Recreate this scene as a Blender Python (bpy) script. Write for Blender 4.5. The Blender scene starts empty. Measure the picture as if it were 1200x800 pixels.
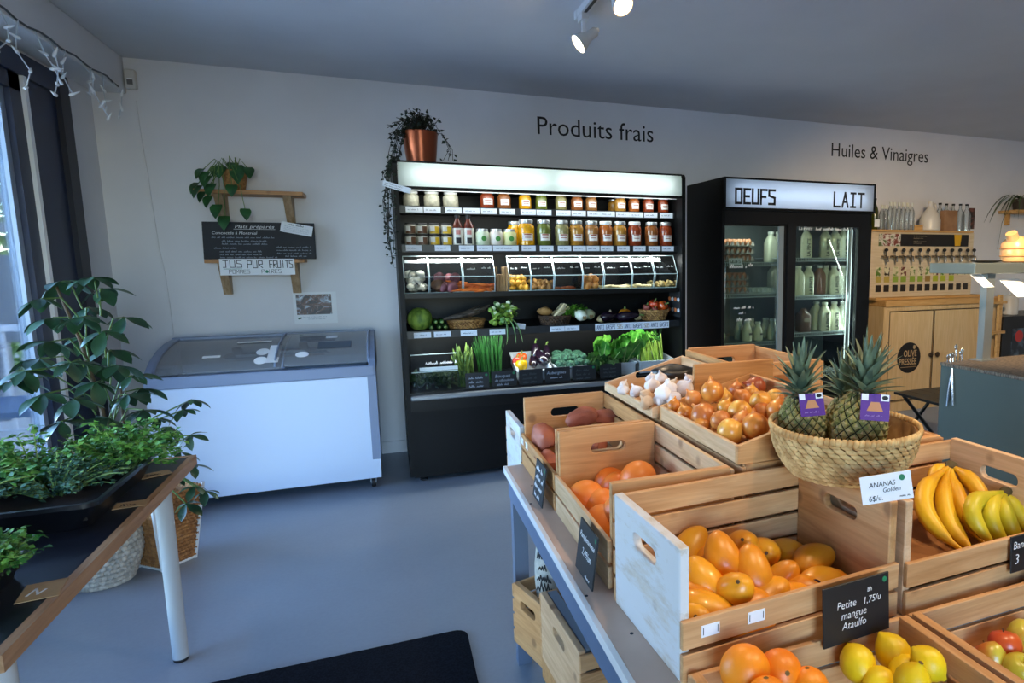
import bpy, bmesh, math, random
from mathutils import Matrix, Vector, Euler, Quaternion
random.seed(7)
scene = bpy.context.scene
COL = scene.collection
PI = math.pi

# ---------------------------------------------------------------- camera
cd = bpy.data.cameras.new('camera')
cam = bpy.data.objects.new('camera', cd)
COL.objects.link(cam)
cd.sensor_width = 36.0
cd.lens = 763.0 / 1200.0 * 36.0
cd.shift_x = -177.3 / 1200.0
cd.shift_y = 10.2 / 1200.0
cd.clip_start = 0.05
cam.matrix_world = Matrix(((0.920487,0.057759,-0.386482,0),(-0.390750,0.125132,-0.911952,0),(-0.004312,0.990457,0.137752,1.450),(0,0,0,1)))
scene.camera = cam

# ---------------------------------------------------------------- world, sun, exposure
scene.view_settings.view_transform = 'Standard'
scene.view_settings.look = 'None'
scene.view_settings.gamma = 1.0
scene.view_settings.use_curve_mapping = False
scene.view_settings.exposure = 0.72

w = bpy.data.worlds.new('sky')
scene.world = w
w.use_nodes = True
nt = w.node_tree
sky = nt.nodes.new('ShaderNodeTexSky')
sky.sky_type = 'NISHITA'
sky.sun_disc = False
sky.sun_elevation = math.radians(50)
sky.sun_rotation = math.radians(100)
sky.altitude = 50
sky.ozone_density = 3.0
sky.dust_density = 0.3
nt.links.new(sky.outputs[0], nt.nodes['Background'].inputs[0])
nt.nodes['Background'].inputs[1].default_value = 1.9

sd = bpy.data.lights.new('sun', 'SUN')
sd.energy = 2.0
sd.angle = math.radians(0.6)
sd.color = (1.0, 0.95, 0.86)
sun = bpy.data.objects.new('sun', sd)
COL.objects.link(sun)
sun.rotation_euler = (0, math.radians(28), math.radians(12))

def portal(name, loc, rot, sx, sy):
    ld = bpy.data.lights.new(name, 'AREA')
    ld.shape = 'RECTANGLE'
    ld.size = sx
    ld.size_y = sy
    ld.cycles.is_portal = True
    o = bpy.data.objects.new(name, ld)
    COL.objects.link(o)
    o.location = loc
    o.rotation_euler = rot
portal('window_portal', (-1.72, 3.2, 1.28), (0, -PI / 2, 0), 2.4, 2.6)
portal('storefront_portal', (0.0, -2.42, 1.28), (PI / 2, 0, 0), 1.8, 2.4)

# ---------------------------------------------------------------- materials
def lin(h):
    h = h.lstrip('#')
    c = [int(h[i:i + 2], 16) / 255 for i in (0, 2, 4)]
    return tuple((x / 12.92 if x <= 0.04045 else ((x + 0.055) / 1.055) ** 2.4) for x in c) + (1,)

MATS = {}
def new_mat(name):
    m = bpy.data.materials.new(name)
    m.use_nodes = True
    nt = m.node_tree
    return m, nt, nt.nodes['Principled BSDF']

def coords(nt, scale=(1, 1, 1), kind='Object', rnd=True):
    tc = nt.nodes.new('ShaderNodeTexCoord')
    mp = nt.nodes.new('ShaderNodeMapping')
    mp.inputs['Scale'].default_value = scale
    nt.links.new(tc.outputs[kind], mp.inputs['Vector'])
    if rnd:
        oi = nt.nodes.new('ShaderNodeObjectInfo')
        mu = nt.nodes.new('ShaderNodeMath')
        mu.operation = 'MULTIPLY'
        mu.inputs[1].default_value = 37.0
        nt.links.new(oi.outputs['Random'], mu.inputs[0])
        cb = nt.nodes.new('ShaderNodeCombineXYZ')
        for i in range(3):
            nt.links.new(mu.outputs[0], cb.inputs[i])
        nt.links.new(cb.outputs[0], mp.inputs['Location'])
    return mp.outputs[0]

def noise(nt, vec, scale, detail=3, rough=0.5, dist=0):
    n = nt.nodes.new('ShaderNodeTexNoise')
    n.inputs['Scale'].default_value = scale
    n.inputs['Detail'].default_value = detail
    n.inputs['Roughness'].default_value = rough
    n.inputs['Distortion'].default_value = dist
    nt.links.new(vec, n.inputs['Vector'])
    return n.outputs['Fac']

def ramp(nt, fac, stops):
    r = nt.nodes.new('ShaderNodeValToRGB')
    e = r.color_ramp.elements
    while len(e) < len(stops):
        e.new(0.5)
    for el, (p, c) in zip(e, stops):
        el.position = p
        el.color = lin(c) if isinstance(c, str) else c
    nt.links.new(fac, r.inputs['Fac'])
    return r.outputs['Color']

def bump(nt, bs, fac, strength, dist=0.002):
    b = nt.nodes.new('ShaderNodeBump')
    b.inputs['Strength'].default_value = strength
    b.inputs['Distance'].default_value = dist
    nt.links.new(fac, b.inputs['Height'])
    nt.links.new(b.outputs[0], bs.inputs['Normal'])

def plain(name, col, rough=0.5, metal=0.0, spec=0.5, var=0.0, vscale=20, bmp=0.0, coat=0.0, sss=0.0, vary_obj=0.0):
    if name in MATS:
        return MATS[name]
    m, nt, bs = new_mat(name)
    c = lin(col)
    bs.inputs['Base Color'].default_value = c
    bs.inputs['Roughness'].default_value = rough
    bs.inputs['Metallic'].default_value = metal
    bs.inputs['Specular IOR Level'].default_value = spec
    bs.inputs['Coat Weight'].default_value = coat
    if sss:
        bs.inputs['Subsurface Weight'].default_value = sss
        bs.inputs['Subsurface Radius'].default_value = (0.01, 0.005, 0.002)
    if var or bmp:
        v = coords(nt)
        f = noise(nt, v, vscale, 4)
        if var:
            lo = tuple(x * (1 - var) for x in c[:3]) + (1,)
            hi = tuple(min(1, x * (1 + var)) for x in c[:3]) + (1,)
            nt.links.new(ramp(nt, f, [(0.3, lo), (0.7, hi)]), bs.inputs['Base Color'])
        if bmp:
            bump(nt, bs, f, bmp)
    MATS[name] = m
    return m

def two(name, c1, c2, scale=8, rough=0.5, lo=0.4, hi=0.6, detail=3, bmp=0.0, stretch=(1, 1, 1), spec=0.5, coat=0.0, c3=None):
    if name in MATS:
        return MATS[name]
    m, nt, bs = new_mat(name)
    v = coords(nt, stretch)
    f = noise(nt, v, scale, detail)
    st = [(lo, c1), (hi, c2)]
    if c3:
        st = [(lo, c1), ((lo + hi) / 2, c2), (hi, c3)]
    nt.links.new(ramp(nt, f, st), bs.inputs['Base Color'])
    bs.inputs['Roughness'].default_value = rough
    bs.inputs['Specular IOR Level'].default_value = spec
    bs.inputs['Coat Weight'].default_value = coat
    if bmp:
        bump(nt, bs, f, bmp)
    MATS[name] = m
    return m

def wood(name, light, mid, dark, rough=0.55, axis=0, knots=True, white=None):
    """board wood: grain runs along the board's own long axis"""
    if name in MATS:
        return MATS[name]
    m, nt, bs = new_mat(name)
    sc = [11, 11, 11]
    sc[axis] = 1.1
    v = coords(nt, tuple(sc))
    f = noise(nt, v, 2.2, 5, 0.55, 1.6)
    c = ramp(nt, f, [(0.28, dark), (0.5, mid), (0.72, light)])
    sc2 = [60, 60, 60]
    sc2[axis] = 2.0
    v2 = coords(nt, tuple(sc2))
    g = noise(nt, v2, 3.0, 3)
    mx = nt.nodes.new('ShaderNodeMix')
    mx.data_type = 'RGBA'
    mx.blend_type = 'MULTIPLY'
    mx.inputs['Factor'].default_value = 0.22
    nt.links.new(c, mx.inputs['A'])
    nt.links.new(ramp(nt, g, [(0.3, '#B9A68F'), (0.65, '#FFFFFF')]), mx.inputs['B'])
    col = mx.outputs['Result']
    if knots:
        vk = coords(nt, (1, 1, 1))
        vo = nt.nodes.new('ShaderNodeTexVoronoi')
        vo.inputs['Scale'].default_value = 9.0
        nt.links.new(vk, vo.inputs['Vector'])
        kf = ramp(nt, vo.outputs['Distance'], [(0.10, (1, 1, 1, 1)), (0.19, (0, 0, 0, 1))])
        mk = nt.nodes.new('ShaderNodeMix')
        mk.data_type = 'RGBA'
        mk.inputs['B'].default_value = lin('#6E4526')
        ml = nt.nodes.new('ShaderNodeMath')
        ml.operation = 'MULTIPLY'
        ml.inputs[1].default_value = 0.6
        nt.links.new(kf, ml.inputs[0])
        nt.links.new(ml.outputs[0], mk.inputs['Factor'])
        nt.links.new(col, mk.inputs['A'])
        col = mk.outputs['Result']
    if white:
        v3 = coords(nt, tuple(2.0 if i == axis else 7.0 for i in range(3)))
        wf = noise(nt, v3, 2.5, 6, 0.7)
        mw = nt.nodes.new('ShaderNodeMix')
        mw.data_type = 'RGBA'
        nt.links.new(ramp(nt, wf, [(0.36, (0, 0, 0, 1)), (0.50, (1, 1, 1, 1))]), mw.inputs['Factor'])
        nt.links.new(col, mw.inputs['A'])
        mw.inputs['B'].default_value = lin(white)
        col = mw.outputs['Result']
    nt.links.new(col, bs.inputs['Base Color'])
    bs.inputs['Roughness'].default_value = rough
    bump(nt, bs, g, 0.15, 0.001)
    MATS[name] = m
    return m

def emit(name, col, strength, base='#6A6E72'):
    if name in MATS:
        return MATS[name]
    m, nt, bs = new_mat(name)
    bs.inputs['Base Color'].default_value = lin(base)
    bs.inputs['Emission Color'].default_value = lin(col)
    bs.inputs['Emission Strength'].default_value = strength
    MATS[name] = m
    return m

def glass(name, tint='#FFFFFF', refl=0.10, rough=0.02, frost=0.0):
    """thin pane: mostly clear, mirror-like by Fresnel"""
    if name in MATS:
        return MATS[name]
    m, nt, bs = new_mat(name)
    nt.nodes.remove(bs)
    tr = nt.nodes.new('ShaderNodeBsdfTransparent')
    tr.inputs[0].default_value = lin(tint)
    gl = nt.nodes.new('ShaderNodeBsdfGlossy')
    gl.inputs['Roughness'].default_value = rough
    fr = nt.nodes.new('ShaderNodeFresnel')
    fr.inputs[0].default_value = 1.45
    ad = nt.nodes.new('ShaderNodeMath')
    ad.operation = 'MULTIPLY_ADD'
    ad.inputs[1].default_value = 0.9
    ad.inputs[2].default_value = refl - 0.04
    nt.links.new(fr.outputs[0], ad.inputs[0])
    mx = nt.nodes.new('ShaderNodeMixShader')
    nt.links.new(ad.outputs[0], mx.inputs[0])
    nt.links.new(tr.outputs[0], mx.inputs[1])
    nt.links.new(gl.outputs[0], mx.inputs[2])
    out = mx.outputs[0]
    if frost:
        df = nt.nodes.new('ShaderNodeBsdfDiffuse')
        df.inputs[0].default_value = lin('#D6DCE2')
        m2 = nt.nodes.new('ShaderNodeMixShader')
        m2.inputs[0].default_value = frost
        nt.links.new(out, m2.inputs[1])
        nt.links.new(df.outputs[0], m2.inputs[2])
        out = m2.outputs[0]
    nt.links.new(out, nt.nodes['Material Output'].inputs[0])
    MATS[name] = m
    return m

def diffuser(name, col, t=0.85):
    """milky sheet lit from behind by real tubes"""
    m, nt, bs = new_mat(name)
    nt.nodes.remove(bs)
    a = nt.nodes.new('ShaderNodeBsdfTranslucent')
    a.inputs[0].default_value = lin(col)
    d = nt.nodes.new('ShaderNodeBsdfDiffuse')
    d.inputs[0].default_value = lin(col)
    x = nt.nodes.new('ShaderNodeMixShader')
    x.inputs[0].default_value = 1 - t
    nt.links.new(a.outputs[0], x.inputs[1])
    nt.links.new(d.outputs[0], x.inputs[2])
    nt.links.new(x.outputs[0], nt.nodes['Material Output'].inputs[0])
    MATS[name] = m
    return m

# ---------------------------------------------------------------- mesh builder
class MB:
    def __init__(self):
        self.v = []
        self.f = []
        self.m = []
        self.mi = 0
    def mat(self, i):
        self.mi = i
        return self
    def add(self, vs, fs, tf=None):
        n = len(self.v)
        for p in vs:
            p = Vector(p)
            self.v.append(tf @ p if tf else p)
        for f in fs:
            self.f.append([n + i for i in f])
            self.m.append(self.mi)
        return self
    def box(self, a, b, tf=None):
        x0, y0, z0 = a
        x1, y1, z1 = b
        vs = [(x0, y0, z0), (x1, y0, z0), (x1, y1, z0), (x0, y1, z0), (x0, y0, z1), (x1, y0, z1), (x1, y1, z1), (x0, y1, z1)]
        return self.add(vs, [(3, 2, 1, 0), (4, 5, 6, 7), (0, 1, 5, 4), (1, 2, 6, 5), (2, 3, 7, 6), (3, 0, 4, 7)], tf)
    def cbox(self, c, s, tf=None):
        return self.box([c[i] - s[i] / 2 for i in range(3)], [c[i] + s[i] / 2 for i in range(3)], tf)
    def lathe(self, prof, n=16, tf=None, sx=1, sy=1, cap=True):
        vs = []
        for r, z in prof:
            for k in range(n):
                a = 2 * PI * k / n
                vs.append((r * math.cos(a) * sx, r * math.sin(a) * sy, z))
        fs = []
        for i in range(len(prof) - 1):
            for k in range(n):
                k2 = (k + 1) % n
                fs.append((i * n + k, i * n + k2, (i + 1) * n + k2, (i + 1) * n + k))
        if cap:
            if prof[0][0] > 1e-6:
                fs.append(tuple(range(n - 1, -1, -1)))
            if prof[-1][0] > 1e-6:
                fs.append(tuple((len(prof) - 1) * n + k for k in range(n)))
        return self.add(vs, fs, tf)
    def tube(self, pts, r, n=8, cap=True, sx=1.0):
        pts = [Vector(p) for p in pts]
        rs = r if isinstance(r, (list, tuple)) else [r] * len(pts)
        vs = []
        up = None
        for i, p in enumerate(pts):
            d = (pts[min(i + 1, len(pts) - 1)] - pts[max(i - 1, 0)])
            if d.length < 1e-9:
                d = Vector((0, 0, 1))
            d.normalize()
            if up is None:
                up = d.orthogonal().normalized()
            up = (up - d * up.dot(d))
            if up.length < 1e-6:
                up = d.orthogonal()
            up.normalize()
            s = d.cross(up)
            for k in range(n):
                a = 2 * PI * k / n
                vs.append(p + up * (math.cos(a) * rs[i]) + s * (math.sin(a) * rs[i] * sx))
        fs = []
        for i in range(len(pts) - 1):
            for k in range(n):
                k2 = (k + 1) % n
                fs.append((i * n + k, i * n + k2, (i + 1) * n + k2, (i + 1) * n + k))
        if cap:
            fs.append(tuple(range(n - 1, -1, -1)))
            fs.append(tuple((len(pts) - 1) * n + k for k in range(n)))
        return self.add(vs, fs)
    def ell(self, c, r, n=14, m=9, tf=None):
        prof = []
        for i in range(m + 1):
            a = -PI / 2 + PI * i / m
            prof.append((max(math.cos(a), 1e-4 if 0 < i < m else 0.0005), math.sin(a)))
        t = Matrix.Translation(c) @ Matrix.Diagonal((r[0], r[1], r[2], 1))
        if tf:
            t = tf @ t
        return self.lathe(prof, n, t, cap=True)
    def prism(self, poly, lo, hi, axis='Y'):
        """extrude a polygon; poly in (x,z) for axis Y, (y,z) for X, (x,y) for Z"""
        def P(a, b, t):
            return {'Y': (a, t, b), 'X': (t, a, b), 'Z': (a, b, t)}[axis]
        n = len(poly)
        vs = [P(a, b, lo) for a, b in poly] + [P(a, b, hi) for a, b in poly]
        fs = [tuple(range(n)), tuple(range(2 * n - 1, n - 1, -1))]
        for i in range(n):
            j = (i + 1) % n
            fs.append((i, i + n, j + n, j))
        return self.add(vs, fs)
    def leaf(self, L, W, cup=0.15, droop=0.2, n=5, tf=None, tip=1.0, heart=0.0, obov=0.0):
        """leaf blade along +X, thin curved sheet"""
        vs, fs = [], []
        for i in range(n + 1):
            t = i / n
            wv = W * (math.sin(PI * min(1, t ** (0.75 + heart * -0.25 + obov))) ** 0.8) * 0.5
            if i == 0:
                wv = W * 0.06
            if i == n:
                wv = W * 0.01
            x = L * t
            z = -droop * L * t * t
            vs += [(x - heart * 0.12 * L * (1 if i == 1 else 0), -wv, z + cup * wv), (x, 0, z), (x - heart * 0.12 * L * (1 if i == 1 else 0), wv, z + cup * wv)]
        for i in range(n):
            a = i * 3
            fs += [(a, a + 3, a + 4, a + 1), (a + 1, a + 4, a + 5, a + 2)]
        return self.add(vs, fs, tf)
    def mesh(self, name, mats, smooth=True, angle=0.7, recalc=True):
        me = bpy.data.meshes.new(name)
        me.from_pydata([tuple(p) for p in self.v], [], self.f)
        for mt in (mats if isinstance(mats, (list, tuple)) else [mats]):
            me.materials.append(mt)
        if any(self.m):
            me.polygons.foreach_set('material_index', self.m)
        if recalc:
            bm = bmesh.new()
            bm.from_mesh(me)
            bmesh.ops.recalc_face_normals(bm, faces=bm.faces)
            bm.to_mesh(me)
            bm.free()
        if smooth:
            me.polygons.foreach_set('use_smooth', [True] * len(me.polygons))
            me.set_sharp_from_angle(angle=angle)
        me.update()
        return me

def T(loc=(0, 0, 0), rot=(0, 0, 0), s=1.0):
    sc = s if isinstance(s, (tuple, list)) else (s, s, s)
    return Matrix.Translation(loc) @ Euler(rot).to_matrix().to_4x4() @ Matrix.Diagonal((*sc, 1))

def bevel(o, w=0.002, seg=1, ang=0.9):
    b = o.modifiers.new('bevel', 'BEVEL')
    b.width = w
    b.segments = seg
    b.limit_method = 'ANGLE'
    b.angle_limit = ang
    return o

# ---------------------------------------------------------------- scene objects
def place(o, loc, rot, scale):
    o.location = loc
    if isinstance(rot, Quaternion):
        o.rotation_mode = 'QUATERNION'
        o.rotation_quaternion = rot
    else:
        o.rotation_euler = rot
    o.scale = scale if isinstance(scale, (tuple, list)) else (scale, scale, scale)

def tagit(o, label, cat, group=None, kind=None):
    if label:
        o['label'] = label
    if cat:
        o['category'] = cat
    if group:
        o['group'] = group
    if kind:
        o['kind'] = kind
    return o

def thing(name, label, cat, loc=(0, 0, 0), rot=(0, 0, 0), group=None, scale=1):
    o = bpy.data.objects.new(name, None)
    o.empty_display_size = 0.05
    COL.objects.link(o)
    place(o, loc, rot, scale)
    return tagit(o, label, cat, group)

def part(name, me, parent, loc=(0, 0, 0), rot=(0, 0, 0), scale=1, label=None, kind=None):
    o = bpy.data.objects.new(name, me)
    COL.objects.link(o)
    place(o, loc, rot, scale)
    o.parent = parent
    if label:
        o['label'] = label
    if kind:
        o['kind'] = kind
    return o

def solo(name, me, label, cat, loc=(0, 0, 0), rot=(0, 0, 0), scale=1, group=None):
    o = bpy.data.objects.new(name, me)
    COL.objects.link(o)
    place(o, loc, rot, scale)
    return tagit(o, label, cat, group)

def struct(name, me, loc=(0, 0, 0), rot=(0, 0, 0)):
    o = bpy.data.objects.new(name, me)
    COL.objects.link(o)
    place(o, loc, rot, 1)
    o['kind'] = 'structure'
    return o

def dup(root, loc=None, rot=None, label=None, group=None):
    def cp(o, par):
        c = o.copy()
        COL.objects.link(c)
        c.parent = par
        for ch in o.children:
            cp(ch, c)
        return c
    r = cp(root, None)
    if loc is not None:
        r.location = loc
    if rot is not None:
        r.rotation_euler = rot
    if label:
        r['label'] = label
    if group:
        r['group'] = group
    return r

def boxmesh(name, a, b, mat, smooth=False):
    return MB().box(a, b).mesh(name, mat, smooth)

ORD = ['', 'first', 'second', 'third', 'fourth', 'fifth', 'sixth', 'seventh', 'eighth', 'ninth', 'tenth', 'eleventh',
       'twelfth', 'thirteenth', 'fourteenth', 'fifteenth', 'sixteenth', 'seventeenth', 'eighteenth', 'nineteenth', 'twentieth']

_txt = {}
def text_mesh(s, size, mat, align='LEFT', shear=0.0, thin=0.0, spacing=1.0, extrude=0.0004, line=1.0, cw=1.0):
    key = (s, size, mat.name, align, shear, thin, spacing, extrude, line, cw)
    if key in _txt:
        return _txt[key]
    cu = bpy.data.curves.new('lettering', 'FONT')
    cu.body = s
    cu.size = size
    cu.align_x = align
    cu.shear = shear
    cu.offset = thin
    cu.space_character = spacing
    cu.space_line = line
    cu.extrude = extrude
    cu.resolution_u = 3
    o = bpy.data.objects.new('lettering_tmp', cu)
    COL.objects.link(o)
    dg = bpy.context.evaluated_depsgraph_get()
    me = bpy.data.meshes.new_from_object(o.evaluated_get(dg))
    me.name = 'lettering'
    bpy.data.objects.remove(o)
    bpy.data.curves.remove(cu)
    if cw != 1.0:
        me.transform(Matrix.Diagonal((cw, 1, 1, 1)))
    me.materials.clear()
    me.materials.append(mat)
    _txt[key] = me
    return me

STROKES = {
    'O': [[(0, 0), (0, 1), (1, 1), (1, 0), (0, 0)]], 'E': [[(1, 0), (0, 0), (0, 1), (1, 1)], [(0, .5), (.8, .5)]],
    'U': [[(0, 1), (0, 0), (1, 0), (1, 1)]], 'F': [[(0, 0), (0, 1), (1, 1)], [(0, .5), (.8, .5)]],
    'S': [[(0, 0), (1, 0), (1, .45), (0, .6), (0, 1), (1, 1)]], 'L': [[(0, 1), (0, 0), (1, 0)]],
    'A': [[(0, 0), (.5, 1), (1, 0)], [(.2, .35), (.8, .35)]], 'I': [[(.5, 0), (.5, 1)], [(.1, 1), (.9, 1)], [(.1, 0), (.9, 0)]],
    'T': [[(.5, 0), (.5, 1)], [(0, 1), (1, 1)]], 'J': [[(0, 1), (1, 1)], [(.55, 1), (.55, 0), (0, 0)]],
    'P': [[(0, 0), (0, 1), (1, 1), (1, .5), (0, .5)]], 'R': [[(0, 0), (0, 1), (1, 1), (1, .5), (0, .5), (1, 0)]],
    'M': [[(0, 0), (0, 1), (.5, .4), (1, 1), (1, 0)]], 'N': [[(0, 0), (0, 1), (1, 0), (1, 1)]],
    'G': [[(1, 1), (0, 1), (0, 0), (1, 0), (1, .5), (.5, .5)]], '-': [[(.1, .5), (.9, .5)]], '>': [[(0, 0), (.5, .5), (0, 1)]],
    'i': [[(.5, 0), (.5, .7)], [(.5, .85), (.5, 1)]], ' ': []}

def stroke_text(s, h, mat, wid=0.62, gap=0.28, th=0.12, name='lettering'):
    """marker capitals drawn from straight strokes, in the XY plane"""
    b = MB()
    x = 0
    for ch in s:
        for st in STROKES.get(ch, []):
            for (ax, ay), (bx, by) in zip(st, st[1:]):
                p = Vector((x + ax * wid * h, ay * h, 0))
                q = Vector((x + bx * wid * h, by * h, 0))
                d = (q - p)
                L = d.length + th * h
                ang = math.atan2(d.y, d.x)
                b.cbox((0, 0, 0), (L, th * h, 0.0006), T((p + q) / 2, (0, 0, ang)))
        x += (wid + gap) * h * (0.75 if ch == ' ' else 1)
    return b.mesh(name, mat, False), x

def scribble(wd, h, mat, seed=0, th=None, words=None, name='handwriting'):
    """a line of chalk or pen handwriting too small to read"""
    rr = random.Random(seed)
    b = MB()
    th = th or h * 0.14
    x = 0.0
    while x < wd:
        wl = min(wd - x, h * rr.uniform(1.6, 4.5))
        n = max(3, int(wl / (h * 0.22)))
        pts = []
        for i in range(n):
            hh = rr.uniform(0.35, 0.6) if rr.random() < 0.75 else rr.uniform(0.8, 1.05)
            pts.append((x + wl * i / n, (hh if i % 2 else 0.0) * h))
        for p, q in zip(pts, pts[1:]):
            p = Vector((*p, 0))
            q = Vector((*q, 0))
            d = q - p
            b.cbox((0, 0, 0), (d.length + th, th, 0.0004), T((p + q) / 2, (0, 0, math.atan2(d.y, d.x))))
        x += wl + h * 0.6
    return b.mesh(name, mat, False)

# ---------------------------------------------------------------- room
m_wall = two('wall_paint', '#DDDDE0', '#E0E0E3', 3.0, 0.75, spec=0.2)
m_ceil = two('ceiling_paint', '#D2D3D6', '#D6D7DA', 2.0, 0.8, spec=0.2)
def floor_mat():
    m, nt, bs = new_mat('floor_epoxy')
    v = coords(nt, rnd=False)
    f = noise(nt, v, 1.3, 5, 0.6)
    g = noise(nt, v, 60, 2)
    c = ramp(nt, f, [(0.3, '#7F8A96'), (0.7, '#8994A0')])
    mx = nt.nodes.new('ShaderNodeMix')
    mx.data_type = 'RGBA'
    mx.blend_type = 'MULTIPLY'
    mx.inputs['Factor'].default_value = 0.08
    nt.links.new(c, mx.inputs['A'])
    nt.links.new(ramp(nt, g, [(0.35, '#B8B8B8'), (0.6, '#FFFFFF')]), mx.inputs['B'])
    nt.links.new(mx.outputs['Result'], bs.inputs['Base Color'])
    bs.inputs['Roughness'].default_value = 0.42
    bump(nt, bs, f, 0.05, 0.01)
    return m
m_floor = floor_mat()
m_navy = plain('navy_aluminium', '#1E2B47', 0.45)
m_navy2 = plain('dark_navy_aluminium', '#0D1426', 0.5)
m_alu = plain('pale_aluminium', '#9FB0C4', 0.35, 0.3)
m_edge_gaplight = plain('white_edge_and_gap_light', '#F2F4F6', 0.4)  # plaster edge white, also paints the daylight strip beside the sash
m_pane = glass('window_pane', '#F4FAFF', 0.06)

XL, XR, YF, YB, ZC = -1.61, 7.2, -2.5, 5.25, 2.714
struct('floor', boxmesh('floor', (XL - 0.25, YF - 0.2, -0.12), (XR + 0.2, YB + 0.2, 0), m_floor))
struct('ceiling', boxmesh('ceiling', (XL - 0.25, YF - 0.2, ZC), (XR + 0.2, YB + 0.2, ZC + 0.2), m_ceil))
struct('wall_back', boxmesh('wall_back', (XL - 0.25, YB, 0), (XR + 0.2, YB + 0.2, ZC), m_wall))
struct('wall_right', boxmesh('wall_right', (XR, YF, 0), (XR + 0.2, YB, ZC), m_wall))
b = MB()
b.box((XL - 0.2, 4.82, 0), (XL, YB, ZC))
b.box((XL - 0.2, YF, 2.47), (XL, 4.82, ZC))
b.box((XL - 0.2, YF, 0), (XL, 1.75, 2.47))
b.box((XL - 0.2, 1.75, 0), (XL, 4.82, 0.05))
struct('wall_left', b.mesh('wall_left', m_wall, False))
b = MB()
b.box((XL, YF - 0.2, 0), (-0.9, YF, ZC))
b.box((0.96, YF - 0.2, 0), (XR, YF, ZC))
b.box((-0.9, YF - 0.2, 2.48), (0.96, YF, ZC))
struct('wall_front', b.mesh('wall_front', m_wall, False))
so = struct('trim_1', boxmesh('soffit', (XL, YF, 2.495), (-1.43, YB, ZC), m_wall))
bevel(so, 0.006, 2)
bb = struct('baseboard_back', boxmesh('baseboard', (-1.43, YB - 0.014, 0), (XR, YB, 0.09), m_wall))

# storefront window behind the viewer
b = MB()
for x in (-0.9, 0.9):
    b.box((x, YF - 0.12, 0), (x + 0.06, YF - 0.04, 2.48))
b.box((-0.9, YF - 0.12, 2.42), (0.96, YF - 0.04, 2.48))
b.box((-0.9, YF - 0.12, 0), (0.96, YF - 0.04, 0.06))
wf = struct('window_2', b.mesh('window_frame', m_navy, False))
for x in (-0.84,):
    part('pane', boxmesh('pane', (x, YF - 0.085, 0.06), (x + (1.74 if x != 0.96 else 1.68), YF - 0.079, 2.42), m_pane), wf)

# long window in the left wall
wl = struct('window_1', MB().box((-1.70, 1.75, 2.36), (-1.585, 4.82, 2.47)).box((-1.70, 1.75, 0.05), (-1.60, 4.82, 0.12)).mesh('window_frame', m_navy, False))
part('column_cover', boxmesh('column_cover', (-1.70, 4.36, 0.05), (-1.60, 4.72, 2.47), m_navy), wl)
part('column_edge', boxmesh('column_edge', (-1.70, 4.70, 0.05), (-1.575, 4.82, 2.47), m_navy2), wl)
part('daylight_gap_strip', boxmesh('daylight_gap_strip', (-1.66, 4.318, 0.12), (-1.582, 4.352, 2.36), m_edge_gaplight), wl)  # white strip stands in for outside light showing beside the column; no opening
part('plaster_edge', boxmesh('plaster_edge', (-1.612, 4.82, 0.0), (-1.59, 4.845, 2.47), m_edge_gaplight), wl)
y = 4.322
while y > 1.8:
    y0 = max(y - 1.286, 1.75)
    sash = part('sash', MB().box((-1.68, y - 0.11, 0.12), (-1.60, y, 2.36)).box((-1.68, y0, 0.12), (-1.60, y0 + 0.08, 2.36))
                .box((-1.68, y0, 0.12), (-1.60, y, 0.21)).box((-1.68, y0, 2.28), (-1.60, y, 2.36)).mesh('sash', m_navy, False), wl)
    part('glazing_bead', MB().box((-1.665, y - 0.155, 0.21), (-1.625, y - 0.11, 2.28)).box((-1.665, y0 + 0.08, 0.21), (-1.625, y0 + 0.10, 2.28)).mesh('bead', m_alu, False), sash)
    part('pane', boxmesh('pane', (-1.648, y0 + 0.10, 0.21), (-1.642, y - 0.155, 2.28), m_pane), sash)
    y = y0

# outside
m_pave = two('outdoor_paving', '#B9B7B2', '#C8C5BF', 2, 0.8)
m_greyp = plain('grey_panel_paint', '#6D7680', 0.6)
m_rail = plain('white_rail_paint', '#DCE2E8', 0.5)
m_timber = plain('grey_timber', '#8C8F96', 0.7, var=0.15)
m_hedge = two('hedge_leaf', '#4E7A2B', '#9FBE55', 30, 0.6)
struct('ground', boxmesh('ground', (-30, -20, -0.3), (XL - 0.26, 40, -0.1), m_pave))
def cluster(n, ext, size, mat, seed, name='foliage', flat=1.0):
    rr = random.Random(seed)
    b = MB()
    for i in range(n):
        p = [rr.uniform(-e, e) for e in ext]
        b.leaf(size * rr.uniform(0.7, 1.3), size * 0.55, 0.2, 0.2, 2, T(p, (rr.uniform(-1.2, 1.2), rr.uniform(-1.2, 1.2), rr.uniform(0, 6.3))))
    return b.mesh(name, mat, True, 3, recalc=False)
hd = thing('hedge', 'sunlit green hedge seen through the left window', 'hedge', (-4.6, 10.9, -0.1))
part('foliage', cluster(2600, (1.3, 0.5, 1.4), 0.16, m_hedge, 3), hd, (0, 0, 1.45), kind='stuff')
part('trunk', MB().lathe([(0.1, 0), (0.07, 1.2)], 8).mesh('trunk', m_timber), hd)
pg = thing('timber_frame', 'grey slatted timber frame outside the left window', 'frame', (0, 0, 0))
part('post', boxmesh('post', (-3.62, 8.3, -0.1), (-3.46, 8.44, 3.4), m_timber), pg)
part('post', boxmesh('post', (-2.62, 8.3, -0.1), (-2.50, 8.44, 3.4), m_timber), pg)
for z in (1.74, 2.02, 2.36, 2.72, 3.05):
    part('beam', boxmesh('beam', (-4.6, 8.28, z), (-2.4, 8.40, z + 0.09), m_timber), pg)
part('brace', MB().cbox((0, 0, 0), (1.9, 0.06, 0.08), T((-3.4, 8.26, 2.2), (0, -0.42, 0))).mesh('brace', m_timber, False), pg)
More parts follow.
